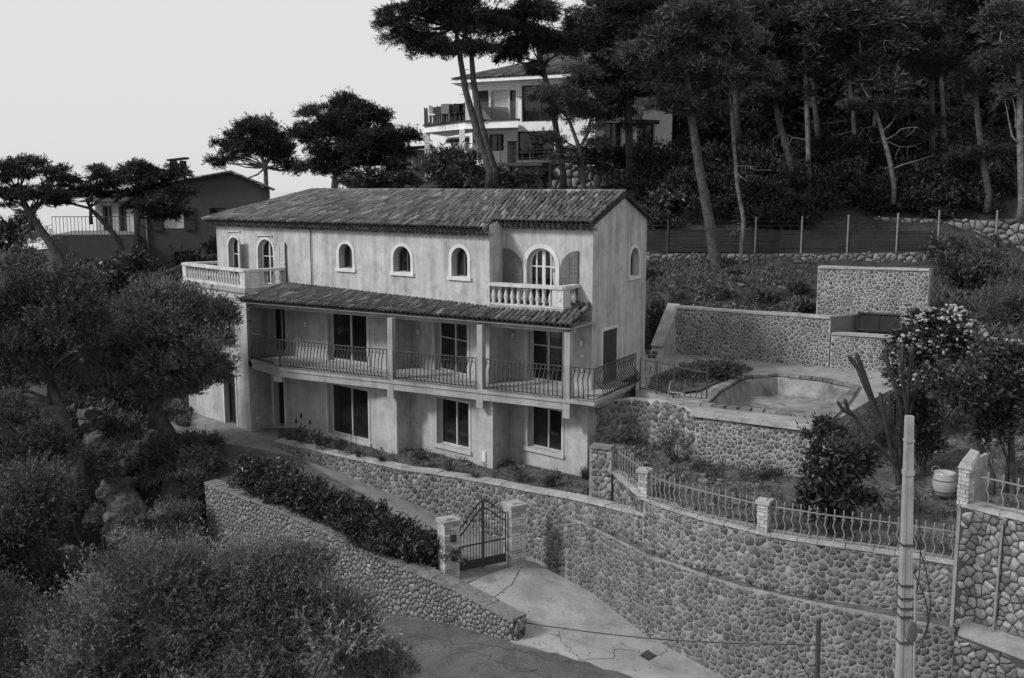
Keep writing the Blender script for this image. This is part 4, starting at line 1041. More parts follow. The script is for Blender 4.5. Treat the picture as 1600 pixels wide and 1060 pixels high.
# ridge and hip tiles
def ridge_tiles(a, b, name='ridge_tile'):
    a = np.array(a, float); b = np.array(b, float); L = np.linalg.norm(b - a); d = (b - a) / L; n = int(L / .38); sd = nrm(np.cross(d, (0, 0, 1))); up = np.cross(sd, d); rg = np.random.default_rng(n)
    for k in range(n):
        q = a + d * (k * L / n); o = bpy.data.objects.new(name, tile_meshes[rg.integers(1, 8)]); COL.objects.link(o)
        sc = (L / n + .06) / .46; w = 1.25; yt = nrm(d + up * .05)
        mt = Matrix(((sd[0] * w, yt[0] * sc, up[0] * w, q[0]), (sd[1] * w, yt[1] * sc, up[1] * w, q[1]), (sd[2] * w, yt[2] * sc, up[2] * w, q[2] - .02), (0, 0, 0, 1)))
        o.parent = roofL; o.matrix_parent_inverse = Matrix.Identity(4); o.matrix_basis = mt
ridge_tiles((*(RG_ - rd * .12), ZR + .03), (*H1, ZH + .03)); ridge_tiles((*FL_, ZE + .06), (*H1, ZH + .03))
vg = MB(); vg.bar((*(RG_ - rd * .1), ZR - .07), (*(RFg), ZE2 - .06), .1, .1); vg.bar((*(RG_ - rd * .1), ZR - .07), (*(BR), ZE2 - .1), .1, .08); vg.build('verge', m_tilebed, villa)
vs_ = MB(); vs_.bar((*FS, ZE), (*(FS + (RS - FS) * .55), ZE + (ZR - ZE) * .55 - .03), .1, .12); vs_.build('verge', m_tile, villa, tint=True)
eave_moulding(UL + DU * .3, S0 - DU * .02, ZE - .02, nU, villa); eave_moulding(R0, G0 + nrm(G0 - R0) * .05, ZE2 - .02, nR, villa)

# --- stone balustrades
BPROF = [(.055, 0), (.055, .05), (.035, .07), (.075, .22), (.07, .30), (.032, .46), (.03, .52), (.05, .56), (.05, .60)]
bal_me = None
def balustrade(p0, p1, z, parent, h=.62, step=.22, peds=(), name='balustrade', plinth=.14, n=None, drop=.0):
    global bal_me
    W = Wall(p0, p1)
    mb = MB(); boxw(mb, W, 0, W.L, z - drop, z + plinth, -.2, .0)
    root = mb.build(name, m_balus, parent)
    mb = MB(); boxw(mb, W, -.0, W.L, z + plinth + h, z + plinth + h + .1, -.24, .05); mb.build('handrail', m_balus, root)
    for a_, b_ in peds:
        mb = MB(); boxw(mb, W, a_, b_, z - drop * .0 + plinth + .002, z + plinth + h - .002, -.205, .012); mb.build('pedestal', m_balus, root)
    free = [(0, W.L)]
    for a_, b_ in peds:
        nf = []
        for c, d in free:
            if b_ <= c or a_ >= d: nf.append((c, d)); continue
            if a_ > c: nf.append((c, a_))
            if b_ < d: nf.append((b_, d))
        free = nf
    if bal_me is None:
        mb = MB(); mb.lathe(BPROF, (0, 0, 0), 10); bal_me = mesh_from('baluster', mb.v, mb.f, m_balus, True)
    for c, d in free:
        k = max(1, int((d - c) / step))
        for i in range(k):
            u = c + (d - c) * (i + .5) / k
            o = bpy.data.objects.new('baluster', bal_me); o.location = W.w(u, z + plinth, -.1); o.scale = (1, 1, h / .6); COL.objects.link(o); o.parent = root
    return root
BQ0 = S0 + Wret.d * .0 + nU * .10 + np.array([.05, -.03]); BQ1 = P(880, 460, 33.1 * S)[:2]; BQ2 = isect(905, 460, G0, R0 - G0)
pl = MB(); pl.prism([tuple(BQ0), tuple(BQ1), tuple(BQ2), tuple(R0)], 7.98, 8.2); pl.build('balcony_floor', m_balus, villa)
Lb = np.linalg.norm(BQ1 - BQ0)
balustrade(BQ0, BQ1, 8.12, villa, h=.56, step=.215, peds=[(Lb - .38, Lb)], plinth=.12, drop=.35)
Lb2 = np.linalg.norm(BQ2 - BQ1)
balustrade(BQ1, BQ2, 8.121, villa, h=.56, step=.2, peds=[(.055, .34)], plinth=.12, drop=.3)
LW_ = np.linalg.norm(K - WL)
balustrade(WL, K, 8.2, villa, h=.50, step=.21, peds=[(0, .3), (LW_ - .34, LW_)], plinth=.1)
LK = np.linalg.norm(Uc - K)
balustrade(K + nrm(Uc - K) * .06, Uc, 8.201, villa, h=.50, step=.24, peds=[(.0, .72)], plinth=.1)
balustrade(WL + nrm(WLb - WL) * .05, WLb, 8.201, villa, h=.50, step=.24, plinth=.1)
# ------------------------------------------------------------------ gate and its brick pillars
def brick_pillar(name, label, c, ang, w, z0, z1, cap=True, bw=.24, bh=.085, mat=None, parent=None, d=None):
    root = empty(name, (c[0], c[1], z0), label, 'gate pillar') if parent is None else parent
    d = d or w
    mb = MB(); mb.box((c[0], c[1], z0), w - .03, d - .03, z1 - z0, ang); mb.build('mortar_core', m_mortar, root)
    ca, sa = math.cos(ang), math.sin(ang); rows = int((z1 - z0) / bh)
    rg = np.random.default_rng(int(abs(c[0]) * 97 + 3)); cache = {}
    for r in range(rows):
        z = z0 + r * (z1 - z0) / rows
        for side in range(4):
            W_ = w if side % 2 == 0 else d; D_ = d if side % 2 == 0 else w
            k = 2; off = .06 if (r + side) % 2 else -.06
            cuts = [-W_ / 2, off, W_ / 2]
            for i in range(k):
                a, b = cuts[i] + .008, cuts[i + 1] - .008
                th = side * math.pi / 2 + ang
                nx_, ny_ = math.sin(th), -math.cos(th); tx, ty = math.cos(th), math.sin(th)
                m = (a + b) / 2; pr = rg.uniform(-.004, .010)
                key = (round(b - a, 3), int(rg.integers(0, 4)))
                if key not in cache:
                    q = MB(); q.box((0, 0, 0), b - a, .05, (z1 - z0) / rows - .014, 0, tint=[.75, .95, 1.1, 1.3][key[1]]); cache[key] = mesh_from('brick', q.v, q.f, m_brick, False, q.t)
                o = bpy.data.objects.new('brick', cache[key]); COL.objects.link(o)
                o.location = (c[0] + nx_ * (D_ / 2 - .025 + pr) + tx * m, c[1] + ny_ * (D_ / 2 - .025 + pr) + ty * m, z + .006); o.rotation_euler = (0, 0, th)
                o.parent = root
                if root.type == 'EMPTY': o.matrix_parent_inverse = Matrix.Translation(-Vector(root.location))
    if cap:
        mb = MB(); mb.box((c[0], c[1], z1), w + .08, d + .08, .09, ang); mb.box((c[0], c[1], z1 + .09), w * .55, d * .55, .03, ang); mb.build('cap_stone', m_coping, root)
    return root
gp1 = G(701, 906, 1.15)[:2] + (0, .12); gp2 = G(804, 878, 1.22)[:2]
gd_ = nrm(gp2 - gp1); gang = math.atan2(gd_[1], gd_[0])
gl1 = brick_pillar('gate_pillar', 'pale brick gate pillar at the end of the hedge with dark plates on it', gp1, gang, .46, .9, 2.78)
gl2 = brick_pillar('gate_pillar', 'pale brick gate pillar standing against the garden wall right of the gate', gp2, gang, .48, .95, 2.9)
# letter box and bell plate on the left pillar
nf = np.array([gd_[1], -gd_[0]])
for z, w_, h_ in ((2.28, .17, .20), (1.72, .13, .14)):
    mb = MB(); q = gp1 + nf * .24 + gd_ * .03; mb.hexa([(*(q - gd_ * w_ / 2 - nf * .02), z), (*(q + gd_ * w_ / 2 - nf * .02), z), (*(q + gd_ * w_ / 2 + nf * .025), z), (*(q - gd_ * w_ / 2 + nf * .025), z)], [(*(q - gd_ * w_ / 2 - nf * .02), z + h_), (*(q + gd_ * w_ / 2 - nf * .02), z + h_), (*(q + gd_ * w_ / 2 + nf * .025), z + h_), (*(q - gd_ * w_ / 2 + nf * .025), z + h_)]); mb.build('letter_plate', m_dark, gl1)
gate = empty('iron_gate', (*((gp1 + gp2) / 2), 1.2), 'black swan-necked iron gate between two brick pillars', 'gate')
Wgt = Wall(gp1 + gd_ * .26, gp2 - gd_ * .27); 
def gate_leaf(u0, u1, h0, h1):
    zb = 1.26
    mb = MB(); n = 10
    def top(u): t = (u - u0) / (u1 - u0); e = 3 * t * t - 2 * t ** 3; return zb + h0 + (h1 - h0) * (e * .6 + t * .4)
    for u in (u0 + .015, u1 - .015): mb.bar(Wgt.w(u, zb, 0), Wgt.w(u, top(u) + .03, 0), .04, .04)
    for off in (0, -.22):
        for k in range(n): mb.bar(Wgt.w(u0 + (u1 - u0) * k / n, top(u0 + (u1 - u0) * k / n) + off, 0), Wgt.w(u0 + (u1 - u0) * (k + 1) / n, top(u0 + (u1 - u0) * (k + 1) / n) + off, 0), .03, .035)
    for z in (zb + .05, zb + .72): mb.bar(Wgt.w(u0, z, 0), Wgt.w(u1, z, 0), .03, .04)
    boxw(mb, Wgt, u0, u1, zb + .05, zb + .28, -.006, .006)
    lf = mb.build('gate_leaf', m_dark, gate)
    n = 8
    for k in range(1, n):
        u = u0 + (u1 - u0) * k / n; q = MB(); q.bar(Wgt.w(u, zb + .05, 0), Wgt.w(u, top(u) + .04, 0), .018, .018); zz = top(u) + .04
        q.lathe([(.001, .10), (.016, .03), (.001, 0)][::-1], (*Wgt.w(u, zz, 0)[:2], zz), 4); q.build('bar', m_dark, lf)
mid = Wgt.L * .52
gate_leaf(.02, mid - .01, 1.22, 1.98); gate_leaf(mid + .01, Wgt.L - .02, 1.98, 1.45) if False else None
# right leaf mirrors the left one
def mirror_leaf(u0, u1, h0, h1):
    global Wgt
    A = Wgt; Wgt = Wall(A.b, A.a); gate_leaf(A.L - u1, A.L - u0, h1, h0); Wgt = A
mirror_leaf(mid + .01, Wgt.L - .02, 1.98, 1.48)

# driveway joints, cracks and the drain
def strip(name, pts, w, mat=m_crack, kind='structure', lift=.006):
    mb = MB()
    for a, b in zip(pts[:-1], pts[1:]):
        a = np.array(a[:2]); b = np.array(b[:2]); d = nrm(b - a); n = np.array([-d[1], d[0]]) * w / 2; b = b + d * w * .3
        V = [(*(p), 0) for p in (a - n, b - n, b + n, a + n)]; V = [(x, y, ground_at(x, y) + lift) for x, y, _ in V]; mb.add(V, [[0, 1, 2, 3]])
    o = mb.build(name, mat); o['kind'] = kind; return o
def dpt(px, py):
    q = G(px, py, .6)
    for _ in range(4): q = G(px, py, ground_at(*q[:2]))
    return q
def dense(pts, n=6, j=.03, seed=1):
    rg = np.random.default_rng(seed); out = []
    for a, b in zip(pts[:-1], pts[1:]):
        for k in range(n): out.append(a + (b - a) * k / n + (np.append(rg.normal(0, j, 2), 0) if k else 0))
    return out + [pts[-1]]
strip('pavement_joint', dense([dpt(764, 942), dpt(800, 915), dpt(838, 884)], 5, .01), .02)
strip('pavement_crack', dense([dpt(958, 1030), dpt(960, 1015), dpt(1000, 1017), dpt(1012, 1030), dpt(1035, 1022), dpt(1042, 1014)], 7, .03), .014)
strip('pavement_crack', dense([dpt(872, 985), dpt(876, 1002), dpt(892, 1015), dpt(905, 1030)], 7, .03), .012)
strip('pavement_crack', dense([dpt(905, 1032), dpt(930, 1030), dpt(958, 1030)], 7, .03), .014)
strip('pavement_crack', dense([dpt(640, 1005), dpt(720, 1012), dpt(800, 1040), dpt(860, 1055)], 9, .10, 5), .016)
strip('pavement_crack', dense([dpt(600, 985), dpt(660, 998), dpt(760, 1008), dpt(850, 1028), dpt(920, 1040)], 9, .08, 6), .016)
for k, (a, b) in enumerate((((600, 752), (634, 735)), ((540, 722), (580, 705)), ((480, 704), (520, 688)))): strip('pavement_joint', [dpt(*a), dpt((a[0] + b[0]) / 2, (a[1] + b[1]) / 2)], .025)
dr_ = empty('drain_cover', dpt(1013, 1025), 'dark square drain cover set in the pale driveway', 'drain cover')
dq = [dpt(*p) for p in ((1000, 1025), (1012, 1017), (1026, 1025), (1013, 1033))]
mb = MB(); mb.hexa([q + (0, 0, -.05) for q in dq], [q + (0, 0, .012) for q in dq]); mb.build('frame', m_dark, dr_)
mb = MB()
for t in (.2, .35, .5, .65, .8): mb.bar(dq[0] + (dq[1] - dq[0]) * t + (0, 0, .02), dq[3] + (dq[2] - dq[3]) * t + (0, 0, .02), .04, .015)
mb.build('grate', m_iron, dr_)

# ------------------------------------------------------------------ pool
pool = empty('swimming_pool', (*np.mean(pool_rim, axis=0), 4.4), 'empty stained swimming pool with brick-edged rim', 'swimming pool')
pr = [np.array(p) for p in pool_rim]; n = len(pr)
inner = [np.array(p) for p in grow(pool_rim, -.02)]
V = [(*p, ZS - .02) for p in inner] + [(*p, 4.98) for p in grow(pool_rim, -.25)]
cx = np.mean(V[n:], axis=0)
mb = MB(); mb.add(V + [(cx[0], cx[1], 4.78)], [[i, (i + 1) % n, n + (i + 1) % n, n + i] for i in range(n)] + [[n + i, n + (i + 1) % n, 2 * n] for i in range(n)]); mb.build('basin', m_water, pool)
for i in range(n):
    a, b = pr[i], pr[(i + 1) % n]; L = np.linalg.norm(b - a); k = max(1, int(L / .32)); d = (b - a) / L
    out = grow(pool_rim, .26); oa, ob = np.array(out[i]), np.array(out[(i + 1) % n])
    for j in range(k):
        t0, t1 = j / k + .012, (j + 1) / k - .012
        mb = MB(); ia, ib = a + (b - a) * t0, a + (b - a) * t1; ea, eb = oa + (ob - oa) * t0, oa + (ob - oa) * t1
        h = .09 + rnd.uniform(-.006, .006)
        mb.hexa([(*ia, ZS), (*ib, ZS), (*eb, ZS), (*ea, ZS)], [(*ia, ZS + h), (*ib, ZS + h), (*eb, ZS + h), (*ea, ZS + h)], rnd.uniform(.5, 1.0)); mb.build('rim_block', m_stone_b, pool, tint=True)
# edge of the deck: pale slab lip above the pool retaining wall
mb = MB(); q = [dk(1084, 641), dk(1292, 667)]; mb.bar(q[0] + (0, 0.1, -.08), q[1] + (0, 0.1, -.08), .5, .15); tag(mb.build('deck_edge', m_coping), kind='structure')
# planter soil on the deck
pp = [(*dk(*p)[:2], ZS + .05) for p in ((1012, 606), (1050, 618), (1092, 614), (1120, 600), (1178, 578), (1130, 566), (1075, 570), (1020, 590))]
patch('planter_soil', pp, m_soil, step=.25, noise=.1, nsc=2.5, lower=False)
# broken railing along the deck edge
tr = empty('terrace_railing', dk(1040, 622), 'broken rusty railing at the deck edge between the villa and the pool', 'railing')
rp = [dk(1000, 610), dk(1052, 622), dk(1104, 628)]
for q in rp + [(rp[0] + rp[1]) / 2]: mb = MB(); mb.bar(q, q + (0, 0, 1.05), .045, .045); mb.build('post', m_iron, tr)
mb = MB(); 
for z in (1.0,): mb.bar(rp[0] + (0, 0, z), rp[1] + (0, 0, z), .04, .03); mb.bar(rp[1] + (0, 0, z * .98), rp[2] + (0, 0, z * .9), .04, .03)
mb.bar(rp[0] + (0, 0, .08), rp[1] + (0, 0, .08), .03, .03); mb.bar(rp[1] + (0, 0, .06), rp[2] + (0, 0, .1), .03, .03); mb.build('rail', m_iron, tr)
for a_, b_, n_, z0_, z1_ in ((rp[0], rp[1], 6, .08, .5), (rp[1], rp[2], 6, .06, .45), (rp[0], rp[1], 7, .62, 1.0)):
    for k in range(1, n_):
        q = a_ + (b_ - a_) * k / n_; mb = MB(); mb.tube([q + (0, 0, z0_), q + (.03, -.04, (z0_ + z1_) / 2), q + (0, 0, z1_ - rnd.uniform(0, .15))], .014, 4); mb.build('bar', m_iron, tr)
fp = empty('fallen_railing', dk(1070, 630), 'pale fallen railing frame leaning at the deck edge', 'railing')
mb = MB(); a_, b_ = dk(1042, 628), dk(1068, 632)
for q0, q1 in ((a_ + (0, 0, .05), a_ + (.1, 0, .62)), (a_ + (.1, 0, .30), b_ + (0, 0, .33)), (a_ + (0, 0, .05), b_ + (0, 0, .02)), (b_ + (0, 0, .02), b_ + (0, 0, .33)), (a_ + (.1, 0, .62), a_ + (.2, .1, .6))): mb.bar(q0, q1, .035, .035)
mb.build('frame', m_pale_iron, fp)

# ------------------------------------------------------------------ iron fence on the wall
fence_t = empty('iron_fence', (*fence[3], 3.5), 'pale wrought-iron fence of wavy bars along the stone wall between two pillars', 'fence')
bars = MB()
Lh = .64
mb = MB(); mb.tube([(0, 0, 0), (.0, 0, .06), (.035, 0, .17), (.02, 0, .26), (-.025, 0, .36), (-.005, 0, .46), (0, 0, .50), (0, 0, .72)], .017, 5, cap=False)
mb.tube([(.035 * math.cos(a), 0, .55 + .03 * math.sin(a)) for a in np.linspace(0, 2 * math.pi, 7)], .009, 4, cap=False)
mb.lathe([(.022, 0), (.03, .025), (.015, .05)], (0, 0, 0), 6); mb.lathe([(.006, .70), (.024, .73), (.006, .78)], (0, 0, 0), 6)
fbar = mesh_from('bar', mb.v, mb.f, m_pale_iron, True)
def fence_run(pts, z, parent, step=.185, h=.62, skip=()):
    tot = 0
    for a, b in zip(pts[:-1], pts[1:]):
        a = np.array(a); b = np.array(b); L = np.linalg.norm(b - a); d = (b - a) / L
        mb = MB(); mb.bar((*a, z + h), (*b, z + h), .04, .022); mb.bar((*a, z + .045), (*b, z + .045), .03, .02); mb.build('rail', m_pale_iron, parent)
        k = max(1, int(round(L / step)))
        for i in range(k):
            q = a + d * (i + .5) * L / k; o = bpy.data.objects.new('bar', fbar); COL.objects.link(o); o.location = (q[0], q[1], z); o.rotation_euler = (0, 0, math.atan2(d[1], d[0]) + rnd.uniform(-.05, .05)); o.scale = (1, 1, h / .62)
            o.parent = parent; o.matrix_parent_inverse = Matrix.Translation(-Vector(parent.location))
ff = [np.array(p) + (-.02, .16) for p in fence]
fence_run(ff[3:], FZ - .01, fence_t)
fence_s = empty('iron_fence', (*fence[0], 3.5), 'steeply seen short run of wavy iron fence from the villa corner to the second pillar', 'fence')
fence_run([ff[0] + (.1, 0), ff[1] + (.1, 0), ff[2] + (.1, 0), ff[3] + (.05, .1)], FZ + .01, fence_s, step=.2)
def fpillar(px, py, w, z0, z1, label, d=None):
    q = G(px, py, FZ)[:2] + np.array([-.02, .16]); return brick_pillar('fence_pillar', label, q, math.atan2(-4.2, 6.45), w, z0, z1)
for px, py, w, z1, lb in ((1009, 778, .26, 4.55, 'slim brick fence pillar at the bend where two iron fence runs meet'), (1197, 832, .26, 4.56, 'pale brick fence pillar half way along the iron fence')):
    r_ = fpillar(px, py, w, FZ - .08, z1, lb); r_['category'] = 'fence pillar'
# right boundary pillar and fence
bpn = empty('boundary_pillar', P(1510, 790, 22.7), 'tall brick-edged end pillar of the big-stone wall at the right', 'pillar')
qb = P(1512, 790, 21.02)[:2] ; bang = math.atan2(bp[1][1] - bp[0][1], bp[1][0] - bp[0][0])
brick_pillar('x', 'x', qb + (-.04, .05), bang, .24, 5.28, 6.08, cap=False, parent=bpn)
mb = MB(); dbv = np.array([math.cos(bang), math.sin(bang)]); nb = np.array([-dbv[1], dbv[0]])
q = qb - dbv * .2 + nb * .45; mb.hexa([(*(q - dbv * .02 - nb * .45), 2.2), (*(q + dbv * .06 - nb * .45), 2.2), (*(q + dbv * .06 + nb * .6), 2.2), (*(q - dbv * .02 + nb * .6), 2.2)], [(*(q - dbv * .02 - nb * .45), 6.1), (*(q + dbv * .06 - nb * .45), 6.1), (*(q + dbv * .06 + nb * .6), 6.2), (*(q - dbv * .02 + nb * .6), 6.2)]); mb.build('side_wall', m_mortar, bpn)
mb = MB(); mb.hexa([(*(qb - dbv * .2 - nb * .16), 6.08), (*(qb + dbv * .12 - nb * .16), 6.08), (*(qb + dbv * .12 + nb * .3), 6.08), (*(qb - dbv * .2 + nb * .3), 6.08)], [(*(qb - dbv * .14 - nb * .1), 6.25), (*(qb + dbv * .05 - nb * .1), 6.2), (*(qb + dbv * .02 + nb * .3), 6.4), (*(qb - dbv * .16 + nb * .3), 6.43)]); mb.build('cap_stone', m_coping, bpn)
rf_ = empty('iron_fence', P(1530, 785, 22.4), 'ornate wrought-iron fence on top of the big-stone wall at the right edge', 'fence')
fence_run([np.array(bp[0][:2]) + dbv * .3 + nb * .15, np.array(bp[1][:2]) + nb * .15, np.array(bp[2][:2]) + nb * .15], 5.34, rf_, step=.29, h=.6)
pipe = empty('wall_pipe', P(1567, 970, 20.5), 'thin pale pipe standing against the big-stone wall', 'pipe')
mb = MB(); q0 = fr9.w(.9, 2.34, .10); mb.tube([(q0[0], q0[1], 2.80), (q0[0] + .03, q0[1], 5.15)], .025, 7); mb.build('tube', m_pale_iron, pipe); mb = MB(); mb.box((q0[0], q0[1], 2.79), .14, .14, .04); mb.box((q0[0] + .03, q0[1], 5.14), .1, .07, .05); mb.build('foot_plate', m_pale_iron, pipe)

# ------------------------------------------------------------------ utility pole with mirror, stub post and cable
pole = empty('utility_pole', P(1409, 1150, 20), 'pale concrete utility pole with straps and hanging cables in front of the fence', 'utility pole')
pb = P(1411, 1060, 20); pt = P(1421, 650, 20); ax = (pt - pb) / (pt[2] - pb[2]); base = pb + ax * (-.8 - pb[2])
mb = MB(); w0, w1 = .32, .15
def pq(z, du, dv=0): q = base + ax * (z + .8); return (q[0] + du, q[1] + dv, z)
top_z = pt[2]
def pw(z): return w0 + (w1 - w0) * (z + .8) / (top_z + .8)
mb.hexa([pq(-.8, -w0 / 2, -w0 * .4), pq(-.8, w0 / 2, -w0 * .4), pq(-.8, w0 / 2, w0 * .4), pq(-.8, -w0 / 2, w0 * .4)], [pq(top_z, -w1 / 2, -w1 * .4), pq(top_z, w1 / 2, -w1 * .4), pq(top_z, w1 / 2, w1 * .4), pq(top_z, -w1 / 2, w1 * .4)])
for s_ in (-1, 1):
    mb.hexa([pq(-.8, s_ * w0 * .5, -w0 * .47), pq(-.8, s_ * w0 * .26, -w0 * .47), pq(-.8, s_ * w0 * .26, -w0 * .38), pq(-.8, s_ * w0 * .5, -w0 * .38)], [pq(top_z - .3, s_ * w1 * .5, -w1 * .47), pq(top_z - .3, s_ * w1 * .26, -w1 * .47), pq(top_z - .3, s_ * w1 * .26, -w1 * .38), pq(top_z - .3, s_ * w1 * .5, -w1 * .38)])
mb.build('shaft', m_pole, pole)
for py in (690, 742, 852, 915, 935, 950, 963, 1003):
    z = P(1415, py, 20)[2]; mb = MB(); w = pw(z) * 1.12; mb.box(pq(z, 0), w, w * .95, .045 if py != 742 else .10); mb.build('strap', m_iron if py > 745 else m_pole, pole)
mb = MB(); z0_, z1_ = P(1, 1060, 20)[2] - .3, P(1, 905, 20)[2]; mb.tube([pq(z0_, pw(z0_) * .5 + .05, -.1), pq(z1_, pw(z1_) * .5 + .05, -.1)], .035, 7); mb.build('conduit', m_pole, pole)
for amp, za, zb_ in ((.42, 5.0, 2.3), (.36, 4.2, 2.5), (.16, 6.0, 3.4)):
    mb = MB(); mb.tube([pq(za + (zb_ - za) * t, pw(za) * .5 + .02 + amp * math.sin(math.pi * t) ** .8 * (.6 + .5 * t), -.1) for t in np.linspace(0, 1, 12)], .013, 5); mb.build('cable_loop', m_dark, pole)
mirror = empty('road_mirror', P(1421, 988, 19.7), 'round traffic mirror seen from behind on the utility pole', 'traffic mirror')
c = P(1421, 987, 19.65); mb = MB(); ms = [(0.001, 0), (.15, .012), (.205, .03), (.215, .045), (.21, .055), (.15, .07), (.001, .075)]; mb.lathe(ms, (0, 0, 0), 20)
R_ = Matrix.Rotation(math.radians(78), 3, 'X'); R2 = Matrix.Rotation(math.radians(38), 3, 'Z')
mb.v = [tuple(R2 @ (R_ @ Vector(v)) + Vector(c)) for v in mb.v]; mb.build('disc', m_sign, mirror, True)
mb = MB(); mb.tube([tuple(R2 @ (R_ @ Vector((.195 * math.cos(a), .195 * math.sin(a), .03))) + Vector(c)) for a in np.linspace(0, 2 * math.pi, 21)], .018, 5, cap=False); mb.build('rim', m_dark, mirror)
mb = MB(); mb.tube([c, np.array(pq(c[2], .05, -.1))], .02, 5); mb.build('bracket', m_dark, mirror)
stub = empty('stub_post', P(1278, 1150, 20), 'short dark wooden post with two cables tied to it before the driveway wall', 'post')
a_, b_ = P(1279, 972, 20.6), P(1274, 1170, 20.6); mb = MB(); mb.tube([b_, a_], [.06, .05], 9); mb.build('shaft', m_wood, stub); mb = MB(); mb.tube([a_ + (.16, 0, -.28), a_ + (0, -.08, -.36)], .02, 5); mb.lathe([(.048, 0), (.048, .05), (.001, .1)], a_ + (0, 0, -.0), 8); mb.build('clamp', m_iron, stub)
cable = empty('overhead_cable', P(1270, 1006, 20.6), 'black cable crossing in front of the driveway from the hedge wall to the wooden post', 'cable')
ca_, cb_ = np.array(we) , P(1274, 1008, 20.6)
cs = P(560, 957, 27.2); ce = P(806, 971, 25.2)
mb = MB(); mb.tube([cs + (ce - cs) * t + (0, 0, -.02) for t in np.linspace(0, 1, 5)], .012, 5); mb.tube([ce + (cb_ - ce) * t + (0, 0, -.16 * math.sin(math.pi * t)) for t in np.linspace(0, 1, 18)], .016, 5)
mb.tube([cb_ + (-1.9, .5, .05), cb_ + (-.6, .1, -.12), cb_ + (-.4, 0, -.2), cb_ + (0, 0, -.95)], .010, 4); mb.build('wire', m_dark, cable)

# ------------------------------------------------------------------ triangular road sign in the bushes
sg = empty('warning_sign', P(300, 835, 33), 'triangular warning sign on a post at the left end of the stone wall', 'road sign')
t3 = [P(304, 796, 33), P(319, 822, 33), P(292, 822, 33)]
cc = sum(t3) / 3; mb = MB(); inn_ = [cc + (q - cc) * .68 for q in t3]; bk_ = np.array([0, .03, 0])
mb.add([*t3, *inn_, *[q + bk_ for q in t3]], [[0, 1, 4, 3], [1, 2, 5, 4], [2, 0, 3, 5], [0, 1, 7, 6], [1, 2, 8, 7], [2, 0, 6, 8], [6, 7, 8]]); mb.build('border', m_dark, sg)
mb = MB(); mb.add([*(q + (0, -.004, 0) for q in inn_)], [[0, 1, 2]]); mb.add([q + (0, .02, 0) for q in inn_], [[0, 1, 2]]); mb.build('panel', m_greywall, sg)
mb = MB(); mb.tube([cc + (0, .06, .3), (cc[0], cc[1] + .06, -1.0)], .03, 6); mb.build('pole', m_iron, sg)
mb = MB(); mb.bar(cc + (-.02, -.02, -.10), cc + (.02, -.02, .14), .06, .012, up=(0, 1, 0)); mb.bar(cc + (-.1, -.02, -.12), cc + (.08, -.02, -.02), .04, .012, up=(0, 1, 0)); mb.build('symbol', m_dark, sg)

# ------------------------------------------------------------------ hill fence with dark screen
hfz = empty('hill_fence', P(1240, 403, 44.7), 'hill fence of slim posts with a dark horizontal board screen', 'fence')
hx = [(1043, 345, 405), (1112, 343, 404), (1180, 341, 402), (1252, 340, 402), (1324, 338, 402), (1401, 335, 400), (1465, 331, 398), (1555, 331, 396)]
Wh_ = Wall(np.array(hf[0][:2]) + (0, .12), np.array(hf[3][:2]) + (0, .12))
uu = []
for px, y0, y1 in hx:
    u = Wh_.s_at(px, 380); q = Wh_.a + Wh_.d * u; uu.append(u); mb = MB(); mb.tube([(*q, 8.9), (*q, zat(y0, q))], .038, 7); mb.lathe([(.05, 0), (.05, .03), (.001, .06)], (*q, zat(y0, q)), 7); mb.build('post', m_pale_iron if px > 1150 else m_iron, hfz)
uu = [Wh_.s_at(1008, 380)] + uu
for i in range(len(uu) - 2):
    for k in range(5):
        z = 9.08 + k * .20; z2 = 9.08 + k * .2 + .18
        mb = MB(); dz = rnd.uniform(-.012, .012); boxw(mb, Wh_, uu[i] + .02, uu[i + 1] - .02, z + dz, z2 + dz, -.05, -.02); mb.build('screen_board', m_board, hfz)
mb = MB()
for dz in (.55, .75, .95): boxw(mb, Wh_, uu[0], uu[-1], 9.5 + dz, 9.508 + dz, -.01, 0)
mb.build('wire', m_iron, hfz)

# ------------------------------------------------------------------ dark house at the left
lh = empty('house', P(300, 430, 58), 'dark rendered house with shallow tiled gable and shuttered windows behind the villa', 'house')
d_ = 56.
A = P(212, 400, d_)[:2]; B = P(425, 400, d_ + 1.0)[:2]
Wl = Wall(A, B); zt_ = lambda px, py: zat(py, isect(px, py, A, B - A))
ua = Wl.s_at(362, 270); ue = Wl.s_at(425, 295); zap = zt_(362, 271); zl = zt_(232, 297); zr = zt_(425, 297)
op_ = [Wl.op(255, 287, 326, 357), Wl.op(328, 353, 325, 352), Wl.op(272, 289, 395, 425)]
wall_panel(Wl, 6.3, zl, [op_[0], op_[1]], m_darkwall, parent=lh, top=lambda u: zl + (zap - zl) * u / ua if u <= ua else zap + (zr - zap) * (u - ua) / (ue - ua)) if False else None
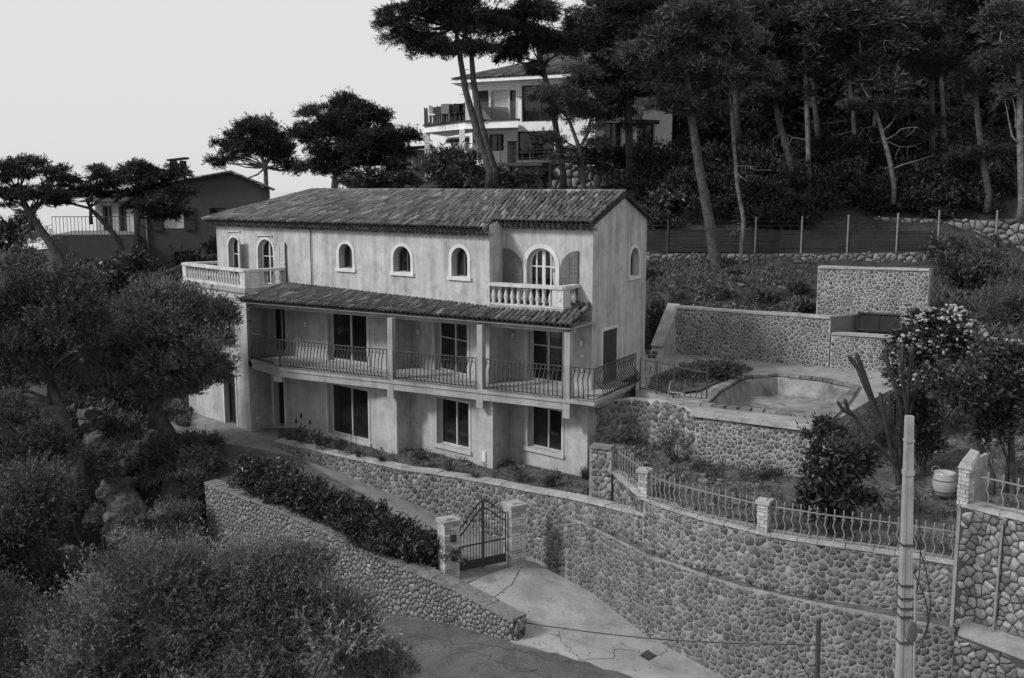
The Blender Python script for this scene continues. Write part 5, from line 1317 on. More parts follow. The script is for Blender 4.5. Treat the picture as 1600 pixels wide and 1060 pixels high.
# gable face as stacked panels
for a_, b_, oo in ((0, ua, [op_[0], op_[1]]), (ua, Wl.L, [])):
    Wq = Wall(Wl.a + Wl.d * a_, Wl.a + Wl.d * b_); f_ = (lambda u: zl + (zap - zl) * u / ua) if a_ == 0 else (lambda u: zap + (zr - zap) * u / (Wl.L - ua))
    wall_panel(Wq, 8.2, zl, oo, m_darkwall, parent=lh, top=f_)
wall_panel(Wl, 5.0, 8.2, [dict(op_[2], z1=8.1)], m_darkwall, parent=lh)
wf = window(Wl, op_[0], inset=.12, fw=.06, mull=(.5,), mat=m_trim, parent=lh, glassm=m_curtain)
window(Wl, op_[1], inset=.1, mull=(), mat=m_wood, parent=lh); window(Wl, dict(op_[2], z1=8.1), inset=.1, mull=(), name='door', mat=m_wood, parent=lh)
for x0, x1 in ((238, 254), (288, 304)): rect_leaf(Wl, Wl.s_at(x0, 340), Wl.s_at(x1, 340), op_[0]['z0'] - .1, op_[0]['z1'] + .1, lh, m_shut_d, h0=.02, slats=8)
dbk = np.array([-.25, 1.0]) * 9
mb = MB(); mb.add([(*A, 5), (*(A + dbk), 5), (*(A + dbk), zl), (*A, zl)], [[0, 1, 2, 3]]); mb.add([(*B, 5), (*(B + dbk), 5), (*(B + dbk), zr), (*B, zr)], [[0, 1, 2, 3]]); mb.build('wall', m_darkwall, lh)
ov = Wl.d * .25; nv = Wl.n * .3
ap = Wl.a + Wl.d * ua
tile_roof((*(A - ov + nv), zl), (*(A - ov + dbk), zl), (*(ap + nv), zap + .06), (*(ap + dbk), zap + .06), lh, name='roof', limit=0, seed=3, pitch=.3, expo=.5)
tile_roof((*(B + ov + nv), zr), (*(B + ov + dbk), zr), (*(ap + nv), zap + .06), (*(ap + dbk), zap + .06), lh, name='roof', limit=0, seed=5, pitch=.3, expo=.5)
ch = P(279, 268, d_ + 2.5); mb = MB(); mb.box((ch[0], ch[1], ch[2] - 1.5), .75, .75, 1.75, .2); cm = mb.build('chimney', m_darkwall, lh)
mb = MB()
for sx in (-1, 1):
    for sy in (-1, 1): mb.box((ch[0] + .28 * sx, ch[1] + .28 * sy, ch[2] + .25), .16, .16, .34)
mb.hexa([(ch[0] - .5, ch[1] - .45, ch[2] + .56), (ch[0] + .5, ch[1] - .45, ch[2] + .68), (ch[0] + .5, ch[1] + .45, ch[2] + .68), (ch[0] - .5, ch[1] + .45, ch[2] + .56)], [(ch[0] - .5, ch[1] - .45, ch[2] + .66), (ch[0] + .5, ch[1] - .45, ch[2] + .78), (ch[0] + .5, ch[1] + .45, ch[2] + .78), (ch[0] - .5, ch[1] + .45, ch[2] + .66)]); mb.build('chimney_cap', m_tilebed, cm)
mb = MB(); u = Wl.s_at(231, 380); mb.tube([Wl.w(u, 5.5, .06), Wl.w(u, zl - .1, .06)], .05, 6); mb.build('downpipe', m_greywall, lh)
# lower terrace block with railing and the pale set-back facade
T0 = P(82, 400, 54.5)[:2]; T1 = P(213, 400, 55)[:2]; Wt_ = Wall(T0, T1); zt1 = zat(368, T0)
wall_panel(Wt_, 5.0, zt1, (), m_darkwall, parent=lh)
Wt2 = Wall(T0, T0 + (-.9, 5)); wall_panel(Wt2, 4.0, zt1, (), m_slab, parent=lh)
mb = MB(); mb.prism([tuple(T0), tuple(T1), tuple(T1 + (-1.2, 5)), tuple(T0 + (-.9, 5))], zt1 - .12, zt1 + .03); mb.build('terrace_floor', m_greywall, lh)
Wtr = Wall(T0 + (.05, .1), T1 + (-.3, .1)); trl = MB(); boxw(trl, Wtr, 0, Wtr.L, zt1 + .95, zt1 + .99, -.04, 0); tro = trl.build('railing', m_iron, lh)
for k in range(22): q = MB(); u = Wtr.L * k / 21; boxw(q, Wtr, u - .012, u + .012, zt1, zt1 + .97, -.03, -.01); q.build('bar', m_iron, tro)
Wsf = Wall(P(150, 350, 60)[:2], P(212, 350, 58.5)[:2]); osf = [Wsf.op(161, 176, 322, 362), Wsf.op(186, 198, 322, 364)]
wall_panel(Wsf, 7.5, zat(316, Wsf.a), osf, m_slab, parent=lh)
for o_ in osf: window(Wsf, o_, inset=.15, mull=(.5,), parent=lh, mat=m_wood)
mb = MB(); q = Wsf; mb.hexa([q.w(-.5, zat(316, q.a), .7), q.w(q.L, zat(316, q.a), .7), q.w(q.L, zat(316, q.a), -3), q.w(-.5, zat(316, q.a), -3)], [q.w(-.5, zat(314, q.a), .7), q.w(q.L, zat(314, q.a), .7), q.w(q.L, zat(296, q.a), -3), q.w(-.5, zat(296, q.a), -3)]); mb.build('lean_to_roof', m_tilebed, lh)

# ------------------------------------------------------------------ modern white house on the hill
wh = empty('house', P(800, 265, 60), 'white modern house with glass balcony among the pines on the hill', 'house')
D1 = 60.
FA = P(738, 200, D1)[:2]; FB = P(930, 200, D1 - 3.5)[:2]; FC = P(1050, 200, D1 - .6)[:2]
Wa = Wall(FA, FB); zf = lambda py, q=FA: zat(py, q)
zb0 = zat(262, FA); z1f = zat(194, FA); zro = zat(131, FA)
oa = [Wa.op(754, 764, 142, 186), Wa.op(767, 794, 141, 187), Wa.op(796, 806, 141, 190), Wa.op(815, 872, 133, 190)]
ob = [Wa.op(764, 787, 210, 236), Wa.op(808, 866, 205, 250)]
wall_panel(Wa, z1f, zro, oa[1:], m_white, parent=wh); wall_panel(Wa, zb0 - .8, z1f, ob, m_white, parent=wh)
for k, o_ in enumerate(oa[1:]): window(Wa, o_, inset=.15, mull=(.5,) if k == 2 else (), parent=wh, mat=m_wood if k != 0 else m_trim, glassm=m_curtain if k == 0 else None)
for o_ in ob: window(Wa, o_, inset=.15, mull=(.5,), parent=wh, mat=m_wood)
mb = MB(); boxw(mb, Wa, Wa.s_at(741, 160), Wa.s_at(763, 160), zat(187, FA), zat(143, FA), .004, .05); mb.build('window', m_board, wh)
Wb = Wall(FB, FC)
obb = [Wb.op(998, 1020, 120, 160), Wb.op(996, 1023, 194, 236), Wb.op(944, 972, 192, 240)]
wall_panel(Wb, z1f, zro + .4, obb[:1], m_white, parent=wh); wall_panel(Wb, zb0 - 1, z1f, obb[1:], m_white, parent=wh)
for o_ in obb: window(Wb, o_, inset=.15, mull=(.5,), parent=wh, mat=m_wood)
mb = MB(); boxw(mb, Wb, obb[1]['u0'] - .15, obb[1]['u1'] + .15, obb[1]['z1'], obb[1]['z1'] + .22, 0, .2); mb.build('shutter_box', m_wood, wh)
Wc_ = Wall(FA, FA + (1.5, 9)); wall_panel(Wc_, zb0 - 1, zro, (), m_white, parent=wh)
# roof: hipped, pale fascia, tiled slopes
ev = .9; e0 = FA + Wa.n * ev - Wa.d * ev; e1 = FB + Wa.n * ev + Wa.d * .6; e2 = FC + Wb.n * ev + Wb.d * 1; e3 = FC + (0, 10); e4 = FA + (1.2, 10)
hp = FA + Wa.d * 4.2 - Wa.n * 4.5; hq = FB - Wa.n * 4.5; zh = zro + 1.9
mb = MB(); mb.prism([tuple(p) for p in (e0, e1, e2, e3, e4)], zro - .02, zro + .16); mb.build('fascia', m_white, wh)
tile_roof((*e0, zro + .2), (*e1, zro + .2), (*hp, zh), (*hq, zh), wh, name='roof', limit=0, seed=14, pitch=.3, expo=.5)
mb = MB(); mb.add([(*e0, zro + .17), (*hp, zh - .1), (*(hp + (-.5, 3)), zh - .1), (*e4, zro + .17)], [[0, 1, 2, 3]]); mb.add([(*e1, zro + .17), (*hq, zh - .1), (*(FC - Wb.n * 4.5), zh), (*e2, zro + .17)], [[0, 1, 2, 3]]); mb.build('roof_slope', m_tilebed, wh)
# balcony wing on the left
ba = P(663, 192, D1 + 1.5)[:2]; bb = P(726, 192, D1 - 2.6)[:2]; bc = P(810, 192, D1 - 4.2)[:2]
mb = MB(); mb.prism([tuple(p) for p in (ba, bb, bc, bc + (0, 2.6), FA + (0, 1), ba + (1, 5))], z1f - .42, z1f - .04); mb.build('balcony_slab', m_white, wh)
mb = MB(); mb.prism([tuple(p) for p in (ba + (-.1, -.1), bb + (0, -.15), bc + (.1, -.1), bc + (0, 2.6), FA + (0, 1), ba + (1, 5))], z1f - .035, z1f + .04); mb.build('balcony_edge', m_wood, wh)
for q in (ba + (.15, .15), bb + (-.15, .25)): mb = MB(); mb.box((q[0], q[1], zb0 - 1.4), .3, .3, z1f - .42 - zb0 + 1.39); mb.build('pillar', m_white, wh)
Wl2 = Wall(ba + (1, 4.5), FA + (-.3, 3.5)); wall_panel(Wl2, zb0 - 1, z1f - .5, (), m_white, parent=wh); mb = MB(); boxw(mb, Wl2, 0, Wl2.L, zat(217, FA), zat(211, FA), .01, .06); mb.build('lintel_band', m_wood, wh)
for p, q in ((ba, bb), (bb, bc)):
    Wg_ = Wall(p, q); k = max(2, int(Wg_.L / 1.3))
    for i in range(k):
        mb = MB(); boxw(mb, Wg_, Wg_.L * i / k + .03, Wg_.L * (i + 1) / k - .03, z1f + .05, z1f + .98, -.03, -.01); g_ = mb.build('glass_panel', m_clear, wh)
        mb = MB(); boxw(mb, Wg_, Wg_.L * i / k - .015, Wg_.L * i / k + .015, z1f + .02, z1f + 1.05, -.045, .005); mb.build('baluster_post', m_iron, g_)
tdeck = empty('timber_deck', P(820, 262, 58), 'dark timber deck on posts in front of the white house', 'deck')
ta, tb = P(782, 257, 57.5), P(868, 257, 55.5); mb = MB(); mb.bar(ta + (0, 1, 0), tb + (0, 1, 0), 2.6, .18); mb.build('platform', m_wood, tdeck)
for q in (ta + (.6, -.1, 0), (ta + tb) / 2 + (0, -.1, 0), tb + (-.3, -.1, 0)):
    mb = MB(); mb.box((q[0], q[1], q[2] - 1.6), .12, .12, 1.55); mb.build('post', m_wood, tdeck)
mb = MB()
for z in (.35, .65, .95): mb.bar(ta + (0, -.1, z), tb + (0, -.1, z), .02, .02)
for t in np.linspace(0, 1, 6): mb.bar(ta + (tb - ta) * t + (0, -.1, 0), ta + (tb - ta) * t + (0, -.1, .97), .04, .04)
mb.build('railing', m_iron, tdeck)
# furniture on the balcony
def chair(name, label, q, ang, mat, grp):
    r = empty(name, q, label, 'chair', grp); M_ = Matrix.Translation(Vector(q)) @ Matrix.Rotation(ang, 4, 'Z')
    def put(nm, bs):
        mb = MB()
        for c, a, b, h in bs: mb.box(c, a, b, h)
        mb.v = [tuple(M_ @ Vector(v)) for v in mb.v]; mb.build(nm, mat, r)
    put('seat', [((0, 0, .40), .55, .55, .07)]); put('backrest', [((0, .26, .45), .52, .06, .5)])
    for sx in (-.24, .24):
        for sy in (-.24, .24): put('leg', [((sx, sy, 0), .05, .05, .40)])
for px, dd, a_, mt, lb in ((679, 60.2, 1.2, m_white, 'pale chair at the left end of the glass balcony'), (690, 59.8, -.9, m_wood, 'dark chair second from the left end of the glass balcony'), (700, 59.2, 2.6, m_greywall, 'tilted grey chair on the glass balcony next to stacked loungers'), (708, 59.0, .3, m_wood, 'dark slatted chair on the glass balcony left of the twin pines'), (718, 58.6, .3, m_wood, 'dark slatted chair on the glass balcony hidden behind the twin pine trunks')):
    q = P(px, 190, dd - .8); chair('balcony_chair', lb, (q[0], q[1], z1f + .04), a_, mt, 'chairs on the glass balcony')
for px, dd, lb, sx in ((764, 57.0, 'large covered grey armchair on the balcony right of the twin pines', .9), (782, 57.0, 'covered grey sofa beside the shuttered balcony window', 1.1)):
    q = P(px, 190, dd); r = empty('covered_seat', (q[0], q[1], z1f + .04), lb, 'sofa', 'chairs on the glass balcony'); mb = MB()
    mb.hexa([(q[0] - sx / 2, q[1] - .4, z1f + .04), (q[0] + sx / 2, q[1] - .4, z1f + .04), (q[0] + sx / 2, q[1] + .4, z1f + .04), (q[0] - sx / 2, q[1] + .4, z1f + .04)], [(q[0] - sx * .34, q[1] - .1, z1f + .75), (q[0] + sx * .38, q[1] - .1, z1f + .7), (q[0] + sx * .36, q[1] + .3, z1f + .72), (q[0] - sx * .36, q[1] + .3, z1f + .8)]); mb.build('cover', m_greywall, r)
for px, lb, mt, h_ in ((800, 'tall dark cupboard standing on the timber deck', m_wood, 1.1), (842, 'pale table on the timber deck', m_greywall, .75)):
    q = P(px, 252, 57.2); r = empty('deck_furniture', (q[0], q[1], ta[2] + .1), lb, 'furniture'); mb = MB()
    if h_ > 1: mb.box((q[0], q[1], ta[2] + .09), .5, .4, h_); mb.box((q[0], q[1], ta[2] + .09 + h_), .56, .46, .05)
    else:
        mb.box((q[0], q[1], ta[2] + .09 + h_ - .05), 1.1, .7, .05)
        for sx in (-.5, .5): mb.box((q[0] + sx, q[1], ta[2] + .09), .06, .5, h_ - .05)
    mb.build('body', mt, r)
# fragments of other buildings glimpsed through the trees
sh = empty('garden_shed', P(655, 270, 66), 'pale garden building half hidden left of the white house', 'shed'); mb = MB(); q = P(645, 262, 66); mb.box((q[0], q[1], q[2] - 2.5), 1.8, 2, 3.6, .3); s_ = mb.build('wall', m_greywall, sh); mb = MB(); mb.hexa([(q[0] - 1.3, q[1] - 1.4, q[2] + 1.1), (q[0] + 1.3, q[1] - 1.4, q[2] + 1.25), (q[0] + 1.3, q[1] + 1.4, q[2] + 1.25), (q[0] - 1.3, q[1] + 1.4, q[2] + 1.1)], [(q[0] - 1.3, q[1] - 1.4, q[2] + 1.2), (q[0] + 1.3, q[1] - 1.4, q[2] + 1.35), (q[0] + 1.3, q[1] + 1.4, q[2] + 1.35), (q[0] - 1.3, q[1] + 1.4, q[2] + 1.2)]); mb.build('roof', m_tilebed, sh); mb = MB(); mb.box((q[0] - .2, q[1] - 1.08, q[2] - 1.6), .6, .06, 1.9, .3); mb.build('door', m_wood, sh)
# glazed pot
pot = empty('garden_pot', dpt(1474, 772) if False else (*P(1474, 772, 25.2)[:2], 0), 'rounded pale barrel-shaped pot with dark bands behind the fence', 'pot')
q = P(1474, 775, 25.0); pot.location = Vector(map(float, q)); mb = MB(); mb.lathe([(.17, 0), (.24, .10), (.285, .28), (.29, .42), (.25, .58), (.26, .62), (.23, .62), (.20, .55)], q, 20); mb.build('body', m_pot, pot, True)
for z, r_ in ((.14, .262), (.44, .292)): mb = MB(); mb.tube([q + (r_ * math.cos(a), r_ * math.sin(a), z) for a in np.linspace(0, 2 * math.pi, 21)], .012, 4, cap=False); mb.build('band', m_dark, pot)
mb = MB(); mb.tube([q + (-.24 + .1 * math.cos(a), 0, .70 + .08 * math.sin(a)) for a in np.linspace(0, math.pi * 2, 9)], .012, 4); mb.build('handle', m_pale_iron, pot)
# ------------------------------------------------------------------ foliage
def unit(v): return v / (np.linalg.norm(v, axis=-1, keepdims=True) + 1e-9)
def sprigs(cent, rad, m, k, ls, Ll, Lw, up, rg, flat=1.0, spread=.8, shell=.35):
    """m sprigs in each puff, k blades on each sprig; returns vertices, faces, tint"""
    n = len(cent); N = n * m
    d = unit(rg.normal(size=(N, 3))); d[:, 2] = np.where(d[:, 2] < -.35, -d[:, 2] * .5, d[:, 2])
    r = rg.random((N, 1)) ** shell
    R = np.repeat(rad, m, 0)
    pos = np.repeat(cent, m, 0) + d * r * R
    ax = unit(d * (1, 1, flat) + np.array([0, 0, up]) + rg.normal(size=(N, 3)) * .45)
    t = rg.random((N, k, 1)); l = ls * (.55 + 1.3 * rg.random((N, 1, 1)) ** 3)
    p = pos[:, None] + ax[:, None] * t * l
    ld = unit(ax[:, None] * (1.1 - .3 * t) + rg.normal(size=(N, k, 3)) * spread)
    sd = unit(np.cross(ld, rg.normal(size=(N, k, 3))))
    LL = Ll * rg.uniform(.6, 1.3, (N, k, 1)); WW = Lw * rg.uniform(.7, 1.3, (N, k, 1))
    v = np.stack([p, p + ld * LL * .5 + sd * WW * .5, p + ld * LL, p + ld * LL * .5 - sd * WW * .5], 2).reshape(-1, 3)
    f = np.arange(len(v)).reshape(-1, 4)
    ti = np.repeat(np.repeat(rg.uniform(.7, 1.35, n), m)[:, None] * rg.uniform(.75, 1.3, (N, 1)), k, 1) * rg.uniform(.7, 1.35, (N, k))
    return v, f, np.repeat(ti.reshape(-1), 4)
N_LEAF = 0
CLUMPS = {}
def foliage(name, cent, rad, mat, parent, rg, m=60, k=5, ls=.3, Ll=.2, Lw=.05, up=.5, flat=1., spread=.8, shell=.35, inst=True):
    """a crown: one mesh for the inner puffs, and up to 300 leaf clumps as parts sharing a few meshes"""
    global N_LEAF
    cent = np.asarray(cent, float); rad = np.asarray(rad, float)
    if not inst:
        v, f, t = sprigs(cent, rad, m, k, ls, Ll, Lw, up, rg, flat, spread, shell); N_LEAF += len(f)
        return obj(name, quads_mesh(name, v, f, mat, t), parent)
    r0 = float(np.median(rad[:, 0])); key = (mat.name, m, k, ls, Ll, Lw, up, spread, shell, round(r0, 1))
    if key not in CLUMPS:
        CLUMPS[key] = []
        for i in range(5):
            v, f, t = sprigs(np.zeros((1, 3)), np.array([[r0, r0, r0 * .85]]), m, k, ls, Ll, Lw, up, rg, flat, spread, shell); N_LEAF += len(f)
            CLUMPS[key].append(quads_mesh('leaf_clump', v / r0, f, mat, t))
    order = rg.permutation(len(cent)); nj = max(1, len(cent) - 300)
    jn = order[:nj]
    v, f, t = sprigs(cent[jn], rad[jn], m, k, ls, Ll, Lw, up, rg, flat, spread, shell); N_LEAF += len(f)
    o = obj(name, quads_mesh(name, v, f, mat, t), parent)
    for i in order[nj:]:
        c = bpy.data.objects.new('leaf_clump', CLUMPS[key][rg.integers(0, 5)]); COL.objects.link(c)
        c.location = cent[i]; c.scale = (rad[i][0], rad[i][1], rad[i][2] * 1.1); c.rotation_euler = (rg.normal() * .15, rg.normal() * .15, rg.uniform(0, 6.28)); c.parent = o
    return o
def puffs(c, ax, pr, dens, rg, flat=.7):
    n = max(3, int(dens * ax[0] * ax[1] * ax[2] / pr ** 3))
    d = unit(rg.normal(size=(n, 3))); r = rg.random((n, 1)) ** .40
    cen = np.asarray(c) + d * r * (np.asarray(ax) - pr * .4).clip(.05)
    rr = pr * rg.uniform(.65, 1.3, (n, 1)); return cen, np.concatenate([rr, rr, rr * flat], 1)
def limb(mb, a, b, r0, r1, rg, sag=.12, n=5):
    a = np.asarray(a, float); b = np.asarray(b, float); L = np.linalg.norm(b - a)
    j = rg.normal(size=3) * L * sag
    pts = [a + (b - a) * t + j * math.sin(math.pi * t) + rg.normal(size=3) * L * .015 * (0 < t < 1) for t in np.linspace(0, 1, n)]
    r0 = min(r0, .10); mb.tube(pts, list(np.linspace(r0, r1, n)), 6, cap=False); return pts
def tree(name, label, cat, trunks, ells, d, shell=.35, leaf=None, bark=None, group=None, pr=.6, dens=.6, m=45, k=5, ls=.35, Ll=.3, Lw=.06, up=.4, flat=.6, seed=1, nl=3, depth=.85, spread=.8, dead=0):
    """trunks: lists of (px, py, width px); ells: (px, py, rx, ry[, depth offset])"""
    rg = np.random.default_rng(seed)
    paths = []
    for tr_ in trunks:
        paths.append(([P(x, y, d + (o[0] if o else 0)) for x, y, w, *o in tr_], [max(.02, w * d / 3900) for x, y, w, *o in tr_]))
    b = paths[0][0][0] if paths else P(ells[0][0], ells[0][1] + ells[0][3], d)
    root = empty(name, b, label, cat, group)
    mb = MB(); tips = []
    for pts, rad in paths:
        q = [pts[0] - np.array([0, 0, .8])] + pts; mb.tube(q, [rad[0] * 1.3] + rad, 9); tips.append((pts, rad))
        for _ in range(max(0, len(pts) * 2 - 1)):   # stubs of broken branches
            t = rg.uniform(.25, .95); i = min(int(t * (len(pts) - 1)), len(pts) - 2); f_ = t * (len(pts) - 1) - i; p = pts[i] * (1 - f_) + pts[i + 1] * f_
            a = rg.uniform(0, 6.28); l = rg.uniform(.15, .5) * (d / 50); mb.tube([p, p + np.array([math.cos(a) * l, math.sin(a) * l, l * rg.uniform(-.1, .4)])], [rad[-1] * .25, .008], 4, cap=False)
    if dead:
        for pts, rad in paths:
            if len(pts) < 3: continue
            for _ in range(dead):
                t = rg.uniform(.15, .8); i = min(int(t * (len(pts) - 1)), len(pts) - 2); f_ = t * (len(pts) - 1) - i; p = pts[i] * (1 - f_) + pts[i + 1] * f_
                a = rg.uniform(0, 6.28); l = rg.uniform(.8, 2.2); e_ = p + np.array([math.cos(a) * l, math.sin(a) * l, l * rg.uniform(-.25, .5)])
                q = limb(mb, p, e_, .035, .008, rg, .18, 6)
                for j in (2, 3, 4): limb(mb, q[j], q[j] + np.array([rg.normal() * .35, rg.normal() * .35, -rg.uniform(.1, .6)]), .014, .006, rg, .15, 4)
    C = []; R = []
    for e in ells:
        px, py, rx, ry = e[:4]; do = e[4] if len(e) > 4 else 0
        c = P(px, py, d + do); s_ = (d + do) / 1600
        ax = np.array([rx * s_, max(rx * s_ * depth, ry * s_), ry * s_])
        cen, rr = puffs(c, ax, min(pr, ax.min() * .9), dens, rg, flat); C.append(cen); R.append(rr)
        if tips:
            # limbs start on the nearest trunk
            for _ in range(nl):
                tgt = cen[rg.integers(0, len(cen))]; best = min(((np.linalg.norm(p - tgt) + max(0, p[2] - tgt[2]) * 2, p, r_) for pts, rad in tips for p, r_ in zip(pts[1:], rad[1:])), key=lambda t: t[0])
                limb(mb, best[1], tgt, max(.02, best[2] * .5), .015, rg, .1)
    if mb.v: mb.build('trunk', bark or m_bark, root, True)
    foliage('crown', np.concatenate(C), np.concatenate(R), leaf or m_needle, root, rg, m=m, k=k, ls=ls, Ll=Ll, Lw=Lw, up=up, spread=spread, shell=shell)
    return root
def shrub(name, label, ells, d, leaf=None, cat='shrub', group=None, seed=1, stems=5, bark=None, **kw):
    rg = np.random.default_rng(seed); opt = dict(pr=.35, dens=.9, m=70, k=6, ls=.22, Ll=.13, Lw=.035, up=.6, flat=.8, spread=.8, shell=.35); opt.update(kw)
    px, py, rx, ry = ells[0][:4]; dd = d + (ells[0][4] if len(ells[0]) > 4 else 0)
    b = P(px, py + ry, dd); b[2] = min(b[2], ground_at(b[0], b[1]) + .02) if b[2] > ground_at(b[0], b[1]) - 2 else b[2]
    root = empty(name, b, label, cat, group); C = []; R = []; mb = MB()
    for e in ells:
        px, py, rx, ry = e[:4]; do = e[4] if len(e) > 4 else 0; s_ = (d + do) / 1600
        c = P(px, py, d + do); ax = np.array([rx * s_, max(rx * s_ * .8, .15), ry * s_])
        cen, rr = puffs(c, ax, min(opt['pr'], ax.min() * .9), opt['dens'], rg, opt['flat']); C.append(cen); R.append(rr)
        for _ in range(stems): limb(mb, b + rg.normal(size=3) * (.08, .08, 0), cen[rg.integers(0, len(cen))], .022 * d / 25, .008, rg, .08)
    if stems: mb.build('stem', bark or m_bark, root, True)
    foliage('foliage', np.concatenate(C), np.concatenate(R), leaf or m_leaf, root, rg, m=opt['m'], k=opt['k'], ls=opt['ls'], Ll=opt['Ll'], Lw=opt['Lw'], up=opt['up'], spread=opt['spread'], shell=opt['shell'])
    return root
def tuft(name, label, px, py, d, h, w, n, mat, cat='plant', group=None, seed=1, droop=.5, bw=.03, z=None):
    """rosette of arching strap leaves"""
    rg = np.random.default_rng(seed); b = P(px, py, d); 
    if z is not None: b[2] = z
    root = empty(name, b, label, cat, group); V = []; F = []; T = []
    for i in range(n):
        a = rg.uniform(0, 6.28); o = w * rg.uniform(.25, 1); hh = h * rg.uniform(.6, 1.1); s_ = np.array([-math.sin(a), math.cos(a), 0]) * bw / 2; dv = np.array([math.cos(a), math.sin(a), 0])
        k = len(V); t_ = rg.uniform(.6, 1.4)
        for t, ww in ((0, .8), (.4, 1.), (.75, .7), (1, .05)):
            p = b + dv * (o * t) + np.array([0, 0, hh * (t - droop * t * t * o / w)]) + rg.normal(size=3) * .01; V += [p - s_ * ww, p + s_ * ww]; T += [t_, t_]
        F += [[k + 2 * j, k + 2 * j + 1, k + 2 * j + 3, k + 2 * j + 2] for j in range(3)]
    obj('blades', mesh_from('blades', V, F, mat, False, T), root); return root

# ---- pines standing on the hill
PG = 'pines on the hillside'
big = dict(pr=.85, dens=1.15, m=190, k=8, shell=.18, ls=.30, Ll=.24, Lw=.042, up=.35)
tree('pine_tree', 'tall twin-trunked pine with flat dark crown before the glass balcony', 'tree',
     [[(766, 268, 17), (745, 205, 13), (727, 140, 12), (718, 85, 10), (712, 45, 7)], [(772, 266, 15), (752, 195, 12), (740, 130, 11), (736, 80, 9), (722, 40, 6)]],
     [(650, 62, 58, 34), (612, 40, 22, 22), (690, 20, 70, 36), (745, 40, 50, 34), (640, 20, 40, 24), (740, 78, 36, 18), (690, 72, 50, 18), (720, -20, 90, 40)], 50, group=PG, seed=1, nl=5, **big)
tree('pine_tree', 'pine with loose dark crown hanging before the roof of the white house', 'tree',
     [[(880, 270, 12), (862, 160, 11), (846, 100, 10), (835, 50, 8)]], [(830, 60, 52, 36), (800, 90, 34, 22), (865, 70, 26, 30), (840, 15, 52, 30), (790, 30, 36, 26), (836, 108, 28, 14)], 52, group=PG, seed=2, **big)
tree('pine_tree', 'small forked pine growing in front of the big light stone wall', 'tree',
     [[(912, 294, 11), (909, 250, 9), (905, 232, 8), (890, 190, 6)], [(905, 234, 7), (920, 205, 6), (925, 170, 4)]], [(880, 160, 56, 34), (850, 150, 36, 22), (850, 208, 40, 22), (920, 170, 48, 40), (930, 215, 30, 26), (900, 120, 50, 24), (880, 240, 26, 20)], 49, group=PG, seed=3, leaf=m_needle_l, pr=.55, dens=.7, m=90, k=8, ls=.26, Ll=.22, Lw=.04, up=.3)
tree('pine_tree', 'huge dark pine filling the sky between the white house and the leaning trunk', 'tree',
     [[(985, 265, 16), (980, 150, 14), (985, 50, 12)]], [(950, 70, 62, 50), (915, 60, 40, 34), (1000, 40, 76, 60), (960, 140, 56, 40), (1000, 120, 60, 46), (940, 10, 70, 40), (1060, 60, 60, 60), (975, 190, 40, 26), (1050, 120, 46, 36), (930, 180, 30, 24)], 53, group=PG, seed=4, **big)
tree('pine_tree', 'leaning pine with thick bare trunk rooted at the hill fence', 'tree',
     [[(1119, 412, 24), (1108, 345, 20), (1094, 270, 17), (1080, 180, 15), (1074, 120, 12), (1080, 60, 8)]], [(1040, 168, 30, 22), (1075, 110, 66, 40), (1030, 90, 50, 40), (1110, 130, 50, 36), (1060, 60, 70, 40), (1100, 30, 70, 40), (1040, 150, 40, 24), (1090, 170, 50, 20)], 43.8, group=PG, seed=5, leaf=m_needle_l, **big)
tree('pine_tree', 'thin crooked pale trunk bent above the hill fence beside the thick leaning pine', 'tree',
     [[(1157, 404, 8), (1160, 365, 8), (1162, 345, 8), (1152, 290, 7), (1146, 220, 7), (1140, 150, 5)]], [(1140, 130, 44, 34), (1170, 100, 44, 34), (1150, 60, 60, 40)], 44.2, group=PG, seed=6, bark=m_bark_l, leaf=m_needle_l, dead=3, **big)
